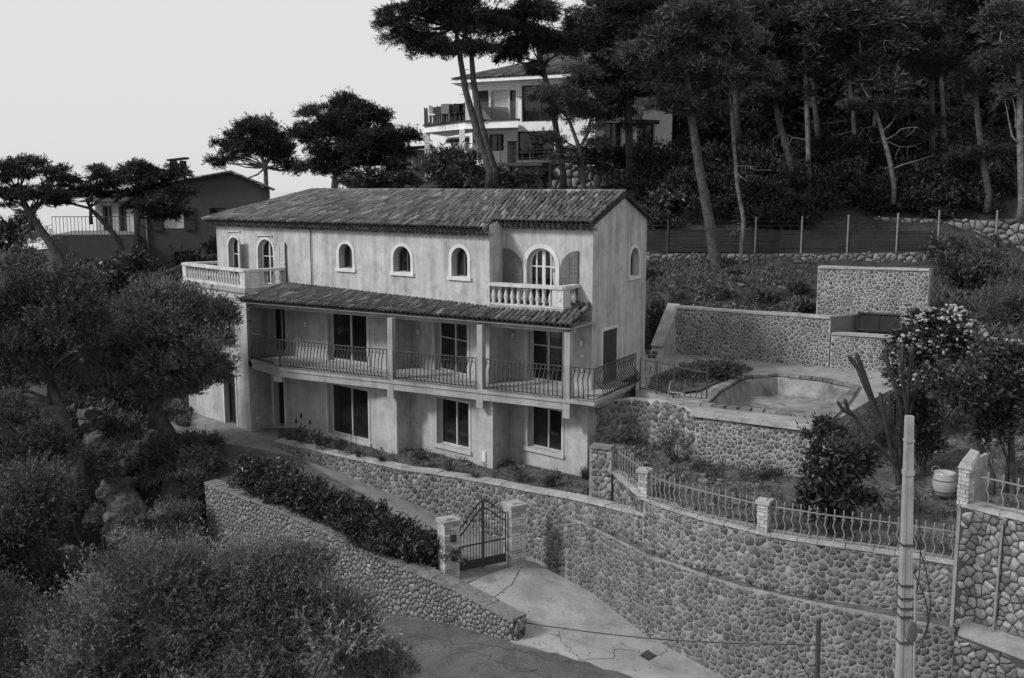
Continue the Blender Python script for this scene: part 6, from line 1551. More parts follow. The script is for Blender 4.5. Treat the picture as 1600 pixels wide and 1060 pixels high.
for i, (trk, ells, d, lf, bk_, lb) in enumerate((
    ([[(1246, 298, 16), (1236, 255, 14), (1220, 200, 12), (1206, 140, 9)]], [(1200, 100, 60, 50), (1230, 60, 60, 50), (1180, 40, 60, 50), (1210, 150, 50, 20)], 50, m_needle, m_bark, 'dark pine trunk leaning left behind the hill fence with forked branch'),
    ([[(1264, 294, 9), (1262, 200, 9), (1257, 100, 8), (1253, 10, 6)]], [(1260, 20, 40, 40), (1285, 60, 44, 30), (1300, 20, 50, 40), (1240, -20, 50, 40)], 49, m_needle_l, m_bark_l, 'straight slender pale pine trunk rising out of the picture'),
    ([[(1284, 265, 11), (1275, 180, 10), (1266, 100, 8), (1262, 20, 6)]], [(1310, 40, 60, 50), (1280, -10, 60, 40)], 54, m_needle, m_bark, 'dark slender pine trunk close behind the straight pale one'),
    ([[(1397, 292, 9), (1390, 250, 9), (1378, 205, 8), (1365, 165, 7), (1345, 130, 4)], [(1367, 170, 5), (1348, 110, 5), (1342, 60, 4)]], [(1385, 125, 40, 24), (1360, 110, 34, 20), (1330, 30, 60, 44), (1350, 165, 34, 12), (1400, 165, 44, 16), (1395, 40, 60, 40)], 47, m_needle_l, m_bark_l, 'pale leaning young pine with broken side branches in the middle of the wood'),
    ([[(1458, 286, 12), (1456, 200, 11), (1455, 120, 9)]], [(1445, 115, 36, 20), (1440, 50, 66, 40), (1470, 80, 50, 40), (1480, 10, 70, 40), (1460, 190, 30, 20)], 50, m_needle_l, m_bark, 'dim pine with drooping dry branches right of the pale leaning one'),
    ([[(1545, 304, 13), (1534, 240, 12), (1526, 170, 10), (1522, 90, 8)]], [(1520, 140, 40, 26), (1500, 60, 60, 50), (1540, 50, 60, 50), (1550, 235, 34, 14), (1510, 245, 30, 14), (1530, 0, 70, 40)], 46, m_needle, m_bark, 'dark pine leaning left near the right edge above the hill fence'),
    ([[(1596, 318, 12), (1594, 220, 12), (1592, 100, 11), (1588, 10, 9)]], [(1570, 45, 46, 22), (1565, 90, 34, 20), (1575, 140, 36, 18), (1610, 30, 60, 50), (1620, 100, 50, 40)], 42, m_needle_l, m_bark_l, 'pale straight pine trunk with curling branches at the right edge'),
    ([[(1480, 290, 9), (1475, 200, 8), (1470, 100, 7)]], [(1480, 60, 60, 60), (1430, 10, 60, 40)], 55, m_needle, m_bark, 'faint thin pine trunk in the shade between two larger trunks'),
    ([[(1340, 290, 8), (1335, 200, 8), (1325, 90, 6)]], [(1330, 80, 60, 50), (1370, 20, 60, 50)], 56, m_needle, m_bark, 'faint upright pine deep in the wood left of the pale leaning one'),
    ([[(1155, 250, 14), (1150, 150, 12), (1150, 60, 8)]], [(1140, 60, 70, 60), (1190, 20, 70, 50), (1100, 10, 60, 50)], 58, m_needle, m_bark, 'dense dark pine at the back of the wood behind the crooked trunk'),
    )):
    tree('pine_tree', lb, 'tree', trk, ells, d, leaf=lf, bark=bk_, group=PG, seed=20 + i, dead=4, **big)
# far wood that closes the view on the right
rg = np.random.default_rng(77); C = []; R = []
for px, py, d, s_ in [(x, y, d, s) for d, s in ((66, 3.0), (78, 3.6)) for x in range(1090, 1700, 48) for y in (-40, 40, 110, 180, 235)]:
    c = P(px + rg.normal() * 14, py + rg.normal() * 14, d + rg.normal() * 2); cen, rr = puffs(c, np.array([s_, s_, s_ * .8]), 1.1, .30, rg, .8); C.append(cen); R.append(rr)
o = foliage('far_wood', np.concatenate(C), np.concatenate(R), m_needle, None, rg, m=40, k=4, ls=.6, Ll=.55, Lw=.2, up=.3, inst=False); tag(o, 'dark mass of pine wood closing the hillside', 'wood', kind='stuff')
# undergrowth on the hillside behind the fence
rg = np.random.default_rng(78); C = []; R = []
for x in range(1012, 1660, 13):
    for rep in range(3):
        px = x + rg.uniform(-8, 8); d = rg.uniform(46.5, 55)
        if NZ(np.array(px * .035), np.array(d * .6)) < -.16: continue
        hh_ = .25 + 1.5 * (NZ(np.array(px * .05 + 5), np.array(d * .8)) + .5); q = P(px, 300, d); z = ground_at(q[0], q[1]); cen, rr = puffs((q[0], q[1], z + hh_ * .35), (1.2, 1.0, max(.35, hh_)), .34, .5, rg, .9); C.append(cen); R.append(rr)
o = foliage('undergrowth', np.concatenate(C), np.concatenate(R), m_under, None, rg, m=34, k=5, ls=.34, Ll=.18, Lw=.07, up=.5, inst=False); tag(o, 'ivy and scrub toned dark for tree shade covering the hillside behind the fence', 'undergrowth', kind='stuff')

# ---- trees on the left
um = dict(pr=.55, dens=1.0, m=110, k=8, ls=.24, Ll=.20, Lw=.045, up=.6, flat=.55)
tree('umbrella_pine', 'umbrella pine with long leaning trunk at the far left edge', 'tree', [[(136, 482, 22, -8), (105, 425, 17, -8), (75, 375, 14, -8), (45, 332, 11, -8), (30, 300, 7, -8)], [(48, 335, 8, -8), (80, 300, 6, -8)]], [(30, 266, 46, 26, -8), (72, 280, 36, 24, -8), (0, 285, 44, 28, -8), (45, 305, 50, 18, -8), (98, 305, 30, 18, -8), (10, 315, 30, 16, -8)], 58, group='umbrella pines at the left', seed=41, nl=5, **um)
tree('umbrella_pine', 'twin-trunked umbrella pine in front of the dark house', 'tree', [[(200, 416, 12), (186, 375, 11), (160, 345, 9), (140, 325, 7)], [(206, 414, 11), (214, 370, 9), (216, 340, 8), (225, 310, 6)], [(141, 326, 6), (110, 318, 4)]], [(110, 288, 34, 18), (165, 274, 34, 16), (200, 290, 40, 26), (248, 280, 40, 26), (275, 305, 30, 26), (150, 302, 40, 12), (240, 322, 44, 20), (95, 315, 24, 14), (262, 335, 36, 14), (225, 268, 30, 12)], 52, group='umbrella pines at the left', seed=42, nl=4, **um)
tree('umbrella_pine', 'umbrella pine with pale curved limbs rising above the villa roof', 'tree', [[(416, 300, 9), (415, 262, 8), (405, 235, 6), (395, 222, 4)], [(415, 262, 6), (424, 232, 5), (420, 215, 3)]], [(400, 215, 44, 26), (360, 240, 30, 22), (440, 235, 32, 28), (400, 242, 36, 12), (345, 252, 20, 18), (450, 262, 22, 14), (390, 203, 24, 12)], 62, group='umbrella pines at the left', seed=43, bark=m_bark_l, nl=5, **dict(um, flat=.8, dens=.85, ls=.3, pr=.5))
tree('umbrella_pine', 'broad dense pine crown left of the white house above the ridge', 'tree', [[(520, 310, 12), (525, 265, 10), (530, 225, 7)], [(575, 305, 9), (575, 265, 8), (590, 240, 6)]], [(520, 192, 66, 40), (572, 215, 66, 40), (480, 220, 36, 40), (620, 225, 38, 36), (540, 168, 34, 20), (500, 260, 44, 30), (612, 260, 42, 30), (550, 250, 64, 34), (580, 185, 30, 16)], 58, group='umbrella pines at the left', seed=44, bark=m_bark_l, nl=5, **dict(um, flat=.75, dens=.62, ls=.32, pr=.52))
ol = dict(leaf=m_olive, pr=.58, dens=1.2, m=210, k=12, shell=.15, ls=.36, Ll=.12, Lw=.03, up=.8, flat=.85, spread=.5)
tree('olive_tree', 'olive tree with leaning dark trunk and feathery crown at the left edge', 'tree', [[(122, 728, 28), (108, 680, 22), (92, 630, 19), (76, 590, 14)], [(78, 595, 12), (40, 560, 8)]], [(70, 520, 80, 56), (15, 520, 66, 60), (118, 492, 46, 44), (50, 575, 70, 36), (145, 520, 34, 40), (5, 595, 46, 34), (105, 452, 44, 24), (40, 460, 50, 30), (100, 590, 44, 24)], 33, group='olive trees', seed=51, nl=5, **dict(ol, leaf=m_leaf, pr=.55, dens=1.1, m=190, k=15, shell=.2, ls=.46, Ll=.10, Lw=.024, up=1.3, spread=.42))
tree('olive_tree', 'rounded olive tree with squat trunk beside the left wing of the villa', 'tree', [[(262, 678, 34), (248, 650, 24), (238, 632, 20)], [(240, 634, 20), (205, 600, 11)], [(240, 634, 20), (275, 600, 11)]], [(245, 530, 96, 66), (170, 560, 46, 52), (320, 545, 50, 62), (240, 480, 70, 30), (210, 600, 70, 24), (305, 600, 44, 30), (335, 510, 28, 36), (150, 610, 46, 26), (330, 590, 36, 34), (250, 610, 60, 20)], 35.5, group='olive trees', seed=52, nl=5, **ol)
# foreground
fg = dict(leaf=m_olive, pr=.50, dens=.85, m=330, k=16, ls=.36, shell=.2, Ll=.062, Lw=.016, up=.9, flat=.85, spread=.5)
shrub('foreground_bush', 'broad feathery bush filling the lower left foreground in front of the stone wall', [(330, 985, 150, 120), (170, 1000, 110, 100), (440, 960, 110, 90), (250, 920, 120, 60), (400, 900, 80, 40), (520, 1010, 80, 60), (330, 1080, 220, 70), (120, 1070, 80, 50), (560, 1060, 60, 50), (200, 890, 70, 40), (480, 900, 60, 30), (90, 990, 50, 60), (600, 1060, 40, 40), (545, 975, 36, 34), (300, 880, 40, 24), (440, 890, 40, 24)], 17, seed=61, **fg)
shrub('foreground_bush', 'dark tall bush at the lower left edge behind the broad feathery one', [(30, 820, 66, 70), (20, 900, 80, 80), (60, 760, 44, 30), (20, 1000, 60, 80), (70, 960, 40, 60), (40, 1060, 80, 60), (10, 830, 60, 60), (90, 890, 40, 40)], 21, seed=62, stems=2, **dict(fg, Ll=.08, Lw=.02, dens=1.15, m=420, leaf=m_leaf))
gb = dict(leaf=m_leaf, stems=2, pr=.36, dens=.95, m=90, k=9, ls=.24, Ll=.10, Lw=.026, up=.8)
shrub('round_bush', 'large rounded dark bush at the upper end of the hedge wall', [(290, 725, 74, 52), (250, 760, 50, 40), (330, 705, 40, 30), (290, 775, 50, 30), (312, 745, 36, 44, -2.2), (335, 725, 36, 24, -1.8), (290, 800, 40, 24, -2)], 35.5, seed=63, **gb)
shrub('bush', 'dense dark laurel bush under the terrace of the dark house', [(190, 440, 80, 34), (130, 430, 44, 36), (250, 445, 50, 26), (210, 405, 26, 14)], 49, seed=64, leaf=m_leaf_d, pr=.6, dens=.6, m=50, k=5, ls=.35, Ll=.24, Lw=.10)
shrub('bush', 'feathery grey bush below the leaning umbrella pine at the far left', [(50, 405, 50, 40), (20, 440, 60, 40), (80, 450, 50, 30)], 53, seed=65, leaf=m_olive, pr=.6, dens=.6, m=50, k=6, ls=.45, Ll=.25, Lw=.05)
shrub('bush', 'very dark bush at the left edge behind the umbrella pine', [(15, 370, 50, 40), (-20, 400, 60, 60), (30, 340, 20, 12)], 66, seed=66, leaf=m_leaf_d, pr=.8, dens=.6, m=50, k=5, ls=.45, Ll=.35, Lw=.12)
shrub('bush', 'dark bush below the leaning olive trunk at the left edge', [(40, 680, 70, 40), (90, 720, 60, 36), (20, 640, 44, 24), (40, 740, 60, 30)], 31, seed=67, **gb)
shrub('bush', 'dark bush at the lower left corner of the view', [(10, 1020, 90, 70), (70, 1050, 70, 50), (-20, 960, 60, 60)], 18.5, seed=118, stems=1, **dict(fg, leaf=m_leaf))
shrub('bush', 'dim bush between the two olive trunks on top of the bank', [(185, 620, 50, 26), (150, 640, 40, 24), (225, 640, 26, 16)], 40, seed=119, **gb)
shrub('bush', 'low bush covering the bank between the rocks and the stone wall', [(255, 810, 60, 24), (220, 835, 60, 20), (290, 850, 40, 24)], 31.5, seed=68, **dict(gb, leaf=m_olive))
shrub('bush', 'dark undergrowth bush between the leaning olive trunk and the pale rocks', [(150, 745, 40, 34), (110, 790, 50, 40), (180, 700, 30, 20)], 33.5, seed=69, **gb)
shrub('bush', 'dark creeper bush against the dark house wall beside the villa eave', [(335, 395, 24, 20), (310, 420, 30, 20)], 53, seed=70, leaf=m_leaf_d, pr=.5, m=50, k=5, ls=.3, Ll=.22, Lw=.09)
# hedge along the path
rg = np.random.default_rng(91); hd = empty('hedge', (-6, 31.5, 2), 'thick dark leafy hedge on top of the stone wall beside the sloping path', 'hedge'); C = []; R = []
hp_ = [(np.array(a[:2]) + (.3, .56), a[2]) for a in wall_left[:4]]; hp_[0] = (hp_[0][0] + (1.2, -.7), hp_[0][1]); hp_[3] = (hp_[3][0] + (-.95, .72), hp_[3][1])
for (a, za), (b, zb_) in zip(hp_[:-1], hp_[1:]):
    for t in np.linspace(0, 1, 14): 
        for r_ in range(11): C.append([*(a + (b - a) * t + rg.normal(size=2) * .22), za + (zb_ - za) * t + rg.uniform(-.05, .72)]); R.append([.24, .24, .22])
foliage('foliage', np.array(C), np.array(R), m_leaf_d, hd, rg, m=36, k=6, ls=.22, Ll=.15, Lw=.045, up=.4, spread=.8)
mb = MB()
for i in range(0, len(C), 9): p = np.array(C[i]); limb(mb, (p[0], p[1], p[2] - 1.2), p, .02, .008, rg, .1)
mb.build('stem', m_bark, hd, True)

# ---- right side of the garden
shrub('loquat_bush', 'dark glossy bush hanging over the iron fence left of the utility pole', [(1300, 740, 50, 56), (1290, 690, 36, 34), (1330, 780, 44, 40), (1275, 780, 30, 30), (1345, 730, 26, 30), (1285, 660, 16, 14)], 23.4, seed=101, leaf=m_leaf_d, pr=.28, dens=.6, m=40, k=6, ls=.2, Ll=.17, Lw=.06, up=.2)
fb_ = shrub('flowering_bush', 'bush covered in pale round flower heads beside the dark hatch', [(1468, 535, 62, 46), (1435, 562, 40, 40), (1508, 552, 40, 42), (1470, 500, 42, 22), (1440, 605, 46, 34)], 30.5, seed=102, leaf=m_leaf_d, pr=.36, dens=1.0, m=70, k=6, ls=.2, Ll=.14, Lw=.05, up=.3)
rg = np.random.default_rng(5); fl_mesh = []
for k in range(3): q = MB(); q.lathe([(.001, -.03), (.05, -.02), (.075, .0), (.06, .035), (.001, .05)], (0, 0, 0), 7, tint=[.6, .85, 1.1][k]); fl_mesh.append(mesh_from('flower_head', q.v, q.f, m_flower, True, q.t))
FE = [(1468, 535, 62, 46), (1435, 562, 40, 40), (1508, 552, 40, 42), (1470, 500, 42, 22), (1440, 605, 46, 34)]
for k in range(290):
    e = FE[rg.integers(0, 5)]; s_ = 30.5 / 1600; dv = nrm(rg.normal(size=3)); dv[1] = -abs(dv[1]); dv[2] = dv[2] if dv[2] > -.2 else -dv[2]
    q = P(e[0], e[1], 30.5) + dv * np.array([e[2] * s_, e[2] * s_ * .8, e[3] * s_]) * rg.uniform(1.02, 1.22)
    o = bpy.data.objects.new('flower_head', fl_mesh[rg.integers(0, 3)]); COL.objects.link(o); o.location = q; s_ = rg.uniform(.5, 1.15); o.scale = (s_, s_, s_); o.rotation_euler = (rg.normal() * .5, rg.normal() * .5, 0); o.parent = fb_; o.matrix_parent_inverse = Matrix.Translation(-Vector(fb_.location))
tree('laurel_tree', 'dark leafy small tree with bare forked stems behind the right fence', 'tree', [[(1582, 770, 14), (1580, 690, 12), (1585, 640, 9)], [(1552, 745, 11), (1530, 690, 9), (1520, 650, 7)], [(1575, 720, 6), (1545, 640, 5)]], [(1560, 600, 50, 44), (1520, 620, 46, 40), (1590, 640, 40, 50), (1480, 610, 40, 40), (1580, 560, 50, 40), (1540, 670, 46, 22)], 25, leaf=m_leaf_d, seed=103, pr=.34, dens=1.0, m=64, k=6, ls=.2, Ll=.15, Lw=.05, up=.3, flat=.8, nl=4)
shrub('bush', 'dark bush between the cactus and the right-hand tree behind the pot', [(1440, 660, 40, 46), (1460, 700, 40, 30), (1420, 620, 30, 30)], 27.5, seed=104, leaf=m_leaf_d, pr=.34, dens=1.0, m=64, k=6, ls=.2, Ll=.15, Lw=.05)
shrub('bush', 'dark spreading bush on the slope under the right end of the hill fence', [(1495, 410, 44, 34), (1530, 440, 40, 30), (1470, 400, 26, 24), (1545, 405, 30, 26)], 39, seed=105, leaf=m_leaf, pr=.4, m=42, k=6, ls=.3, Ll=.2, Lw=.05)
shrub('bush', 'dry grassy bush at the right edge above the low pale-topped wall', [(1570, 490, 40, 30), (1540, 470, 30, 22), (1600, 470, 30, 30)], 35, seed=106, leaf=m_grass, pr=.35, m=40, k=6, ls=.35, Ll=.3, Lw=.02, up=1.0)
shrub('bush', 'dark bush on the hill terrace below the gable of the white house', [(1005, 248, 26, 12), (985, 252, 30, 10), (935, 250, 40, 14)], 55, seed=107, leaf=m_leaf_d, pr=.5, m=44, k=5, ls=.35, Ll=.28, Lw=.1)
shrub('bush', 'feathery bush below the glass balcony above the villa ridge', [(695, 258, 44, 24), (665, 275, 28, 20), (720, 282, 44, 20)], 55, seed=108, leaf=m_needle_l, pr=.5, m=50, k=6, ls=.4, Ll=.3, Lw=.06)
shrub('bush', 'dark bush at the foot of the twin-trunked pine', [(765, 280, 46, 20), (810, 285, 40, 14), (735, 262, 30, 18)], 52.5, seed=109, leaf=m_leaf_d, pr=.5, m=44, k=5, ls=.35, Ll=.26, Lw=.08)
shrub('bush', 'dark bush on the crest behind the villa roof below the broad pine', [(600, 288, 50, 16), (560, 292, 40, 14), (640, 284, 26, 16)], 54, seed=121, leaf=m_leaf_d, pr=.45, m=50, k=6, ls=.3, Ll=.22, Lw=.07)
shrub('bush', 'dark scrub filling the gap behind the villa gable under the hill wall', [(1050, 312, 34, 26), (1080, 325, 30, 24), (1030, 338, 20, 20), (1030, 366, 20, 16)], 48.5, seed=110, leaf=m_leaf_d, pr=.5, m=44, k=5, ls=.3, Ll=.24, Lw=.09)
shrub('bush', 'small grey bush against the rounded stone wall under the terrace railing', [(1055, 690, 22, 20), (1040, 700, 14, 12)], 29.0, seed=111, leaf=m_grass, pr=.2, m=26, k=5, ls=.22, Ll=.12, Lw=.02, up=.9, stems=8)
shrub('bush', 'low dry bush in the garden before the pool wall', [(1120, 740, 34, 14), (1095, 735, 20, 10)], 28.3, seed=112, leaf=m_leaf, pr=.2, m=30, k=5, ls=.22, Ll=.12, Lw=.02, up=.9)
shrub('bush', 'low dry bush in the garden left of the glossy hanging bush', [(1185, 748, 32, 14), (1215, 752, 24, 12)], 27.6, seed=113, leaf=m_leaf, pr=.2, m=30, k=5, ls=.22, Ll=.12, Lw=.02, up=.9)
shrub('bush', 'spiky planter bush on the deck beside the pool rim', [(1120, 580, 30, 10), (1145, 582, 24, 9), (1085, 596, 40, 10)], 33.6, seed=114, leaf=m_leaf, pr=.2, m=40, k=5, ls=.25, Ll=.16, Lw=.03, up=1.)
shrub('bush', 'dark plants on the slope beside the villa gable wall', [(1030, 480, 22, 60), (1040, 530, 20, 30), (1020, 440, 14, 24)], 40.5, seed=115, leaf=m_leaf_d, pr=.35, m=36, k=5, ls=.25, Ll=.18, Lw=.06)
shrub('bush', 'dark weeds at the right end of the ledge below the iron fence', [(1470, 958, 34, 16), (1500, 962, 24, 14), (1450, 952, 20, 10)], 22.6, seed=116, leaf=m_leaf_d, pr=.2, m=40, k=5, ls=.2, Ll=.13, Lw=.025, up=.8)
shrub('bush', 'dark weeds on the ledge left of the utility pole', [(1350, 938, 34, 12), (1380, 945, 24, 10)], 23.3, seed=117, leaf=m_leaf_d, pr=.2, m=40, k=5, ls=.2, Ll=.13, Lw=.025, up=.8)
tuft('yucca', 'spiky yucca rosette glimpsed beneath the pines beside the white house', 1115, 255, 52, 1.6, 1.9, 46, m_leaf, seed=7, bw=.12, droop=.7)
# cactus
ct = empty('cactus', P(1400, 765, 26.5), 'tall branching columnar cactus beside the utility pole', 'cactus'); dC = 26.5
def stem(pts, w, dd=0.):
    mb = MB(); q = [P(x, y, dC + dd) for x, y in pts]; n = len(q); tip_ = q[-1] + nrm(q[-1] - q[-2]) * .05; q = q + [tip_]; r_ = [w * (1 if i < n else .45) * dC / 3200 for i in range(n + 1)]
    V = []; F = []; 
    mb.tube(q, r_, 10)
    # ribs: pull every other vertex in
    vv = []
    for i, p in enumerate(q):
        for k in range(10): 
            a = np.array(mb.v[i * 10 + k]); vv.append(tuple(p + (a - p) * (1.15 if k % 2 else .8)))
    mb.v[:len(vv)] = vv
    mb.build('stem', m_cactus, ct)
for pts, w, dd in (([(1404, 775), (1403, 735), (1399, 700), (1397, 685)], 17, 0), ([(1398, 700), (1388, 672), (1368, 640), (1352, 605), (1340, 575), (1327, 558)], 12, -.1), ([(1399, 705), (1384, 670), (1372, 648), (1360, 615), (1349, 582), (1338, 554)], 12, .25), ([(1396, 722), (1376, 702), (1352, 676), (1336, 652), (1324, 640), (1320, 626)], 11, -.3), ([(1331, 648), (1318, 642), (1309, 629)], 9, -.3),
    ([(1410, 775), (1410, 700), (1407, 650), (1400, 610), (1391, 585), (1385, 562), (1384, 545)], 12, .2), ([(1414, 775), (1417, 700), (1417, 640), (1411, 600), (1409, 570), (1410, 540)], 12, .5), ([(1417, 660), (1419, 610), (1423, 575), (1425, 543)], 11, .7), ([(1399, 735), (1391, 700), (1385, 668), (1379, 640), (1375, 616)], 10, -.2), ([(1400, 730), (1396, 690), (1391, 655), (1389, 616)], 10, .1), ([(1420, 650), (1428, 622), (1434, 600), (1437, 583)], 9, .7)):
    stem(pts, w * .56, dd)
# plants along the planting bed
bg_ = 'plants in the bed along the villa'
for i, (px, py, h, w, kind, lb) in enumerate(((468, 688, .5, .35, 0, 'low leafy plants at the left tip of the planting bed'), (498, 700, .55, .4, 0, 'leafy plant in the bed left of the first big window'), (528, 708, .5, .45, 0, 'leafy plant in the bed under the first big window'), (560, 714, .55, .35, 1, 'upright strap-leaved plant under the right end of the first big window'), (598, 722, .5, .4, 1, 'spiky plant near the outer corner of the first bay'), (652, 732, .55, .5, 0, 'dark bush plant at the foot of the second bay wall'),
    (702, 738, .75, .5, 1, 'arching grass tuft under the second big window'), (742, 748, .5, .4, 1, 'round rosette plant beside the outer corner of the second bay'), (812, 752, .35, .5, 0, 'low weeds left of the third big window'), (860, 762, .35, .6, 0, 'low weeds in the bed under the third big window'), (915, 752, .7, .4, 1, 'tall strap-leaved plant at the right corner of the villa'), (935, 776, .4, .5, 0, 'dark weedy mound at the right end of the planting bed'))):
    q = G(px, py, 2.95); 
    if kind: tuft('bed_plant', lb, px, py, q[1], h, w, 55, m_grass if i % 2 else m_leaf, group=bg_, seed=200 + i, z=q[2] - .05)
    else: shrub('bed_plant', lb, [(px, py - 8, w * 1600 / q[1] * .6, h * 1600 / q[1] * .42)], q[1], cat='plant', group=bg_, seed=200 + i, leaf=m_leaf, pr=.16, m=26, k=5, ls=.2, Ll=.12, Lw=.03, up=.9, stems=3)
tuft('bed_plant', 'small strap-leaved plant on the bed corner next to the narrow door', 453, 688, G(453, 688, 2.8)[1], .4, .35, 50, m_leaf, group=bg_, seed=240, z=2.7)
# flower spikes
for i, (px, py) in enumerate(((462, 684), (470, 680), (484, 690), (548, 708), (556, 712))):
    q = G(px, py, 2.95); r_ = empty('flower_spike', (q[0], q[1], 2.85), ('thin dry flower spike at the left tip of the bed, number %d from the left' if False else ['short leftmost flower spike at the tip of the planting bed', 'tallest thin flower spike at the tip of the planting bed', 'thin flower spike right of the pair at the bed tip', 'thin flower spike left of the pair under the first window', 'thin flower spike at the right end under the first window'][i]), 'plant', bg_)
    mb = MB(); h = rnd.uniform(.6, .9); mb.tube([(q[0], q[1], 2.85), (q[0] + .03, q[1], 2.9 + h)], .012, 4); mb.lathe([(.01, 0), (.05, .05), (.03, .16), (.005, .2)], (q[0] + .03, q[1], 2.85 + h), 5); mb.build('stalk', m_leaf, r_)

def rock(mb, c, s_, rg, tint):
    ico = [(0, 0, 1)] + [(math.cos(a) * .85, math.sin(a) * .85, .35) for a in np.linspace(0, 2 * math.pi, 7)[:-1]] + [(math.cos(a + .5), math.sin(a + .5), -.3) for a in np.linspace(0, 2 * math.pi, 7)[:-1]]
    V = [np.array(v) * s_ * rg.uniform(.7, 1.3, 3) + c for v in ico]
    F = [[0, 1 + i, 1 + (i + 1) % 6] for i in range(6)] + [[1 + i, 7 + i, 1 + (i + 1) % 6] for i in range(6)] + [[1 + (i + 1) % 6, 7 + i, 7 + (i + 1) % 6] for i in range(6)] + [[7 + i for i in range(6)][::-1]]
    mb.add(V, F, tint)
# ---- grass and weeds (nobody could count them)
def scatter_grass(name, label, n, sampler, h, w, mat, seed, blades=5, bend=.6):
    rg = np.random.default_rng(seed); V = []; T = []
    pts = []
    for _ in range(n):
        p = sampler(rg)
        if p is not None: pts.append(p)
    pts = np.array(pts); N = len(pts); b = np.repeat(pts, blades, 0) + rg.normal(size=(N * blades, 3)) * (.05, .05, 0)
    a = rg.uniform(0, 6.28, N * blades); dv = np.stack([np.cos(a), np.sin(a), np.zeros_like(a)], 1); hh = (h * rg.uniform(.4, 1.2, N * blades))[:, None]; sd = np.stack([-np.sin(a), np.cos(a), np.zeros_like(a)], 1) * w / 2
    z = np.array([0, 0, 1.]); v = np.stack([b - sd, b + sd, b + dv * hh * bend * .35 + z * hh * .7 + sd * .6, b + dv * hh * bend + z * hh], 1).reshape(-1, 3)
    f = np.arange(len(v)).reshape(-1, 4); t = np.repeat(rg.uniform(.4, 1.5, N * blades), 4)
    o = obj(name, quads_mesh(name, v, f, mat, t)); tag(o, label, 'grass', kind='stuff')
def samp_poly(poly, zf=None, avoid=()):
    xs_ = [p[0] for p in poly]; ys_ = [p[1] for p in poly]; q = [tuple(p[:2]) for p in poly]
    def f(rg):
        x, y = rg.uniform(min(xs_), max(xs_)), rg.uniform(min(ys_), max(ys_))
        if not inpoly(np.array(x), np.array(y), q) or NZ(np.array(x * .8), np.array(y * .8)) < rg.uniform(-.5, .2): return None
        return (x, y, ground_at(x, y))
    return f
slope = [P(1012, 415, 45)[:2], P(1270, 408, 44.3)[:2], P(1270, 430, 40)[:2], P(1300, 480, 37.5)[:2], P(1180, 482, 38.4)[:2], P(1060, 478, 40)[:2], P(1012, 540, 39)[:2]]
slope_r = [P(1460, 405, 43)[:2], P(1660, 400, 42)[:2], P(1660, 520, 32)[:2], P(1540, 520, 32)[:2], P(1460, 470, 37)[:2]]
scatter_grass('dry_grass', 'dry grass and weeds on the slope below the hill fence', 5200, samp_poly(slope), .20, .025, m_grass, 1)
scatter_grass('dry_grass', 'dry grass on the slope right of the block wall', 3000, samp_poly(slope_r), .32, .03, m_grass, 2)
scatter_grass('garden_weeds', 'dry weeds scattered over the garden soil behind the iron fence', 4200, samp_poly(garden_poly), .16, .02, m_grass, 3)
scatter_grass('bed_weeds', 'weeds in the planting bed along the villa', 2200, samp_poly(bed_poly), .14, .02, m_leaf, 4)
scatter_grass('ledge_weeds', 'weeds on the ledge between the two stone walls', 1500, samp_poly(ledge), .16, .02, m_leaf, 5)
scatter_grass('planter_weeds', 'weeds in the planter on the pool deck', 900, samp_poly(pp), .18, .02, m_leaf, 6)
bank = [P(100, 640, 40)[:2], P(140, 605, 43)[:2], P(300, 605, 43)[:2], P(290, 680, 37)[:2], P(310, 780, 33.5)[:2], P(280, 860, 31)[:2], P(120, 860, 31)[:2]]
scatter_grass('bank_grass', 'rough grass on the rocky bank at the left', 9000, samp_poly(bank), .26, .03, m_grass, 7)
rg = np.random.default_rng(44); mb = MB(); f_ = samp_poly(slope)
for _ in range(420):
    p = f_(rg)
    if p: s_ = rg.uniform(.05, .2); rock(mb, np.array(p) + (0, 0, s_ * .1), np.array([s_, s_, s_ * .5]), rg, rg.uniform(.4, 1.6))
o = mb.build('slope_stones', m_stone, None, False, True); tag(o, 'loose stones scattered on the grassy slope', 'stones', kind='stuff')
for i, (px, py, d_, w_, lb) in enumerate(((1065, 452, 42.5, 20, 'small dark weed clump high on the slope behind the gable'), (1120, 462, 41.3, 26, 'low spreading weed clump in the middle of the slope'), (1190, 470, 40.4, 24, 'dark weed clump just above the pool back wall'), (1245, 452, 40.6, 22, 'weed clump on the slope next to the tall block wall'), (1150, 432, 42.8, 18, 'small weed clump below the crooked pale trunk'), (1255, 482, 39, 20, 'weed clump in the corner of the slope by the hatch niche'))):
    shrub('weed_clump', lb, [(px, py, w_, 9), (px + 8, py + 4, w_ * .7, 7)], d_, cat='plant', group='weed clumps on the slope', seed=300 + i, leaf=m_leaf if i % 2 else m_leaf_d, pr=.22, m=40, k=5, ls=.25, Ll=.15, Lw=.035, up=.8, stems=0)
# pale specks of small flowers on the slope
rg = np.random.default_rng(8); mb = MB(); f_ = samp_poly(slope)
for _ in range(150):
    p = f_(rg)
    if p: s_ = rg.uniform(.02, .05); mb.box((p[0], p[1], p[2] + .15), s_, s_, s_, rg.uniform(0, 3), rg.uniform(.5, 1.2))
o = mb.build('slope_flowers', m_flower, None, False, True); tag(o, 'small pale flowers sprinkled over the slope', 'flowers', kind='stuff')
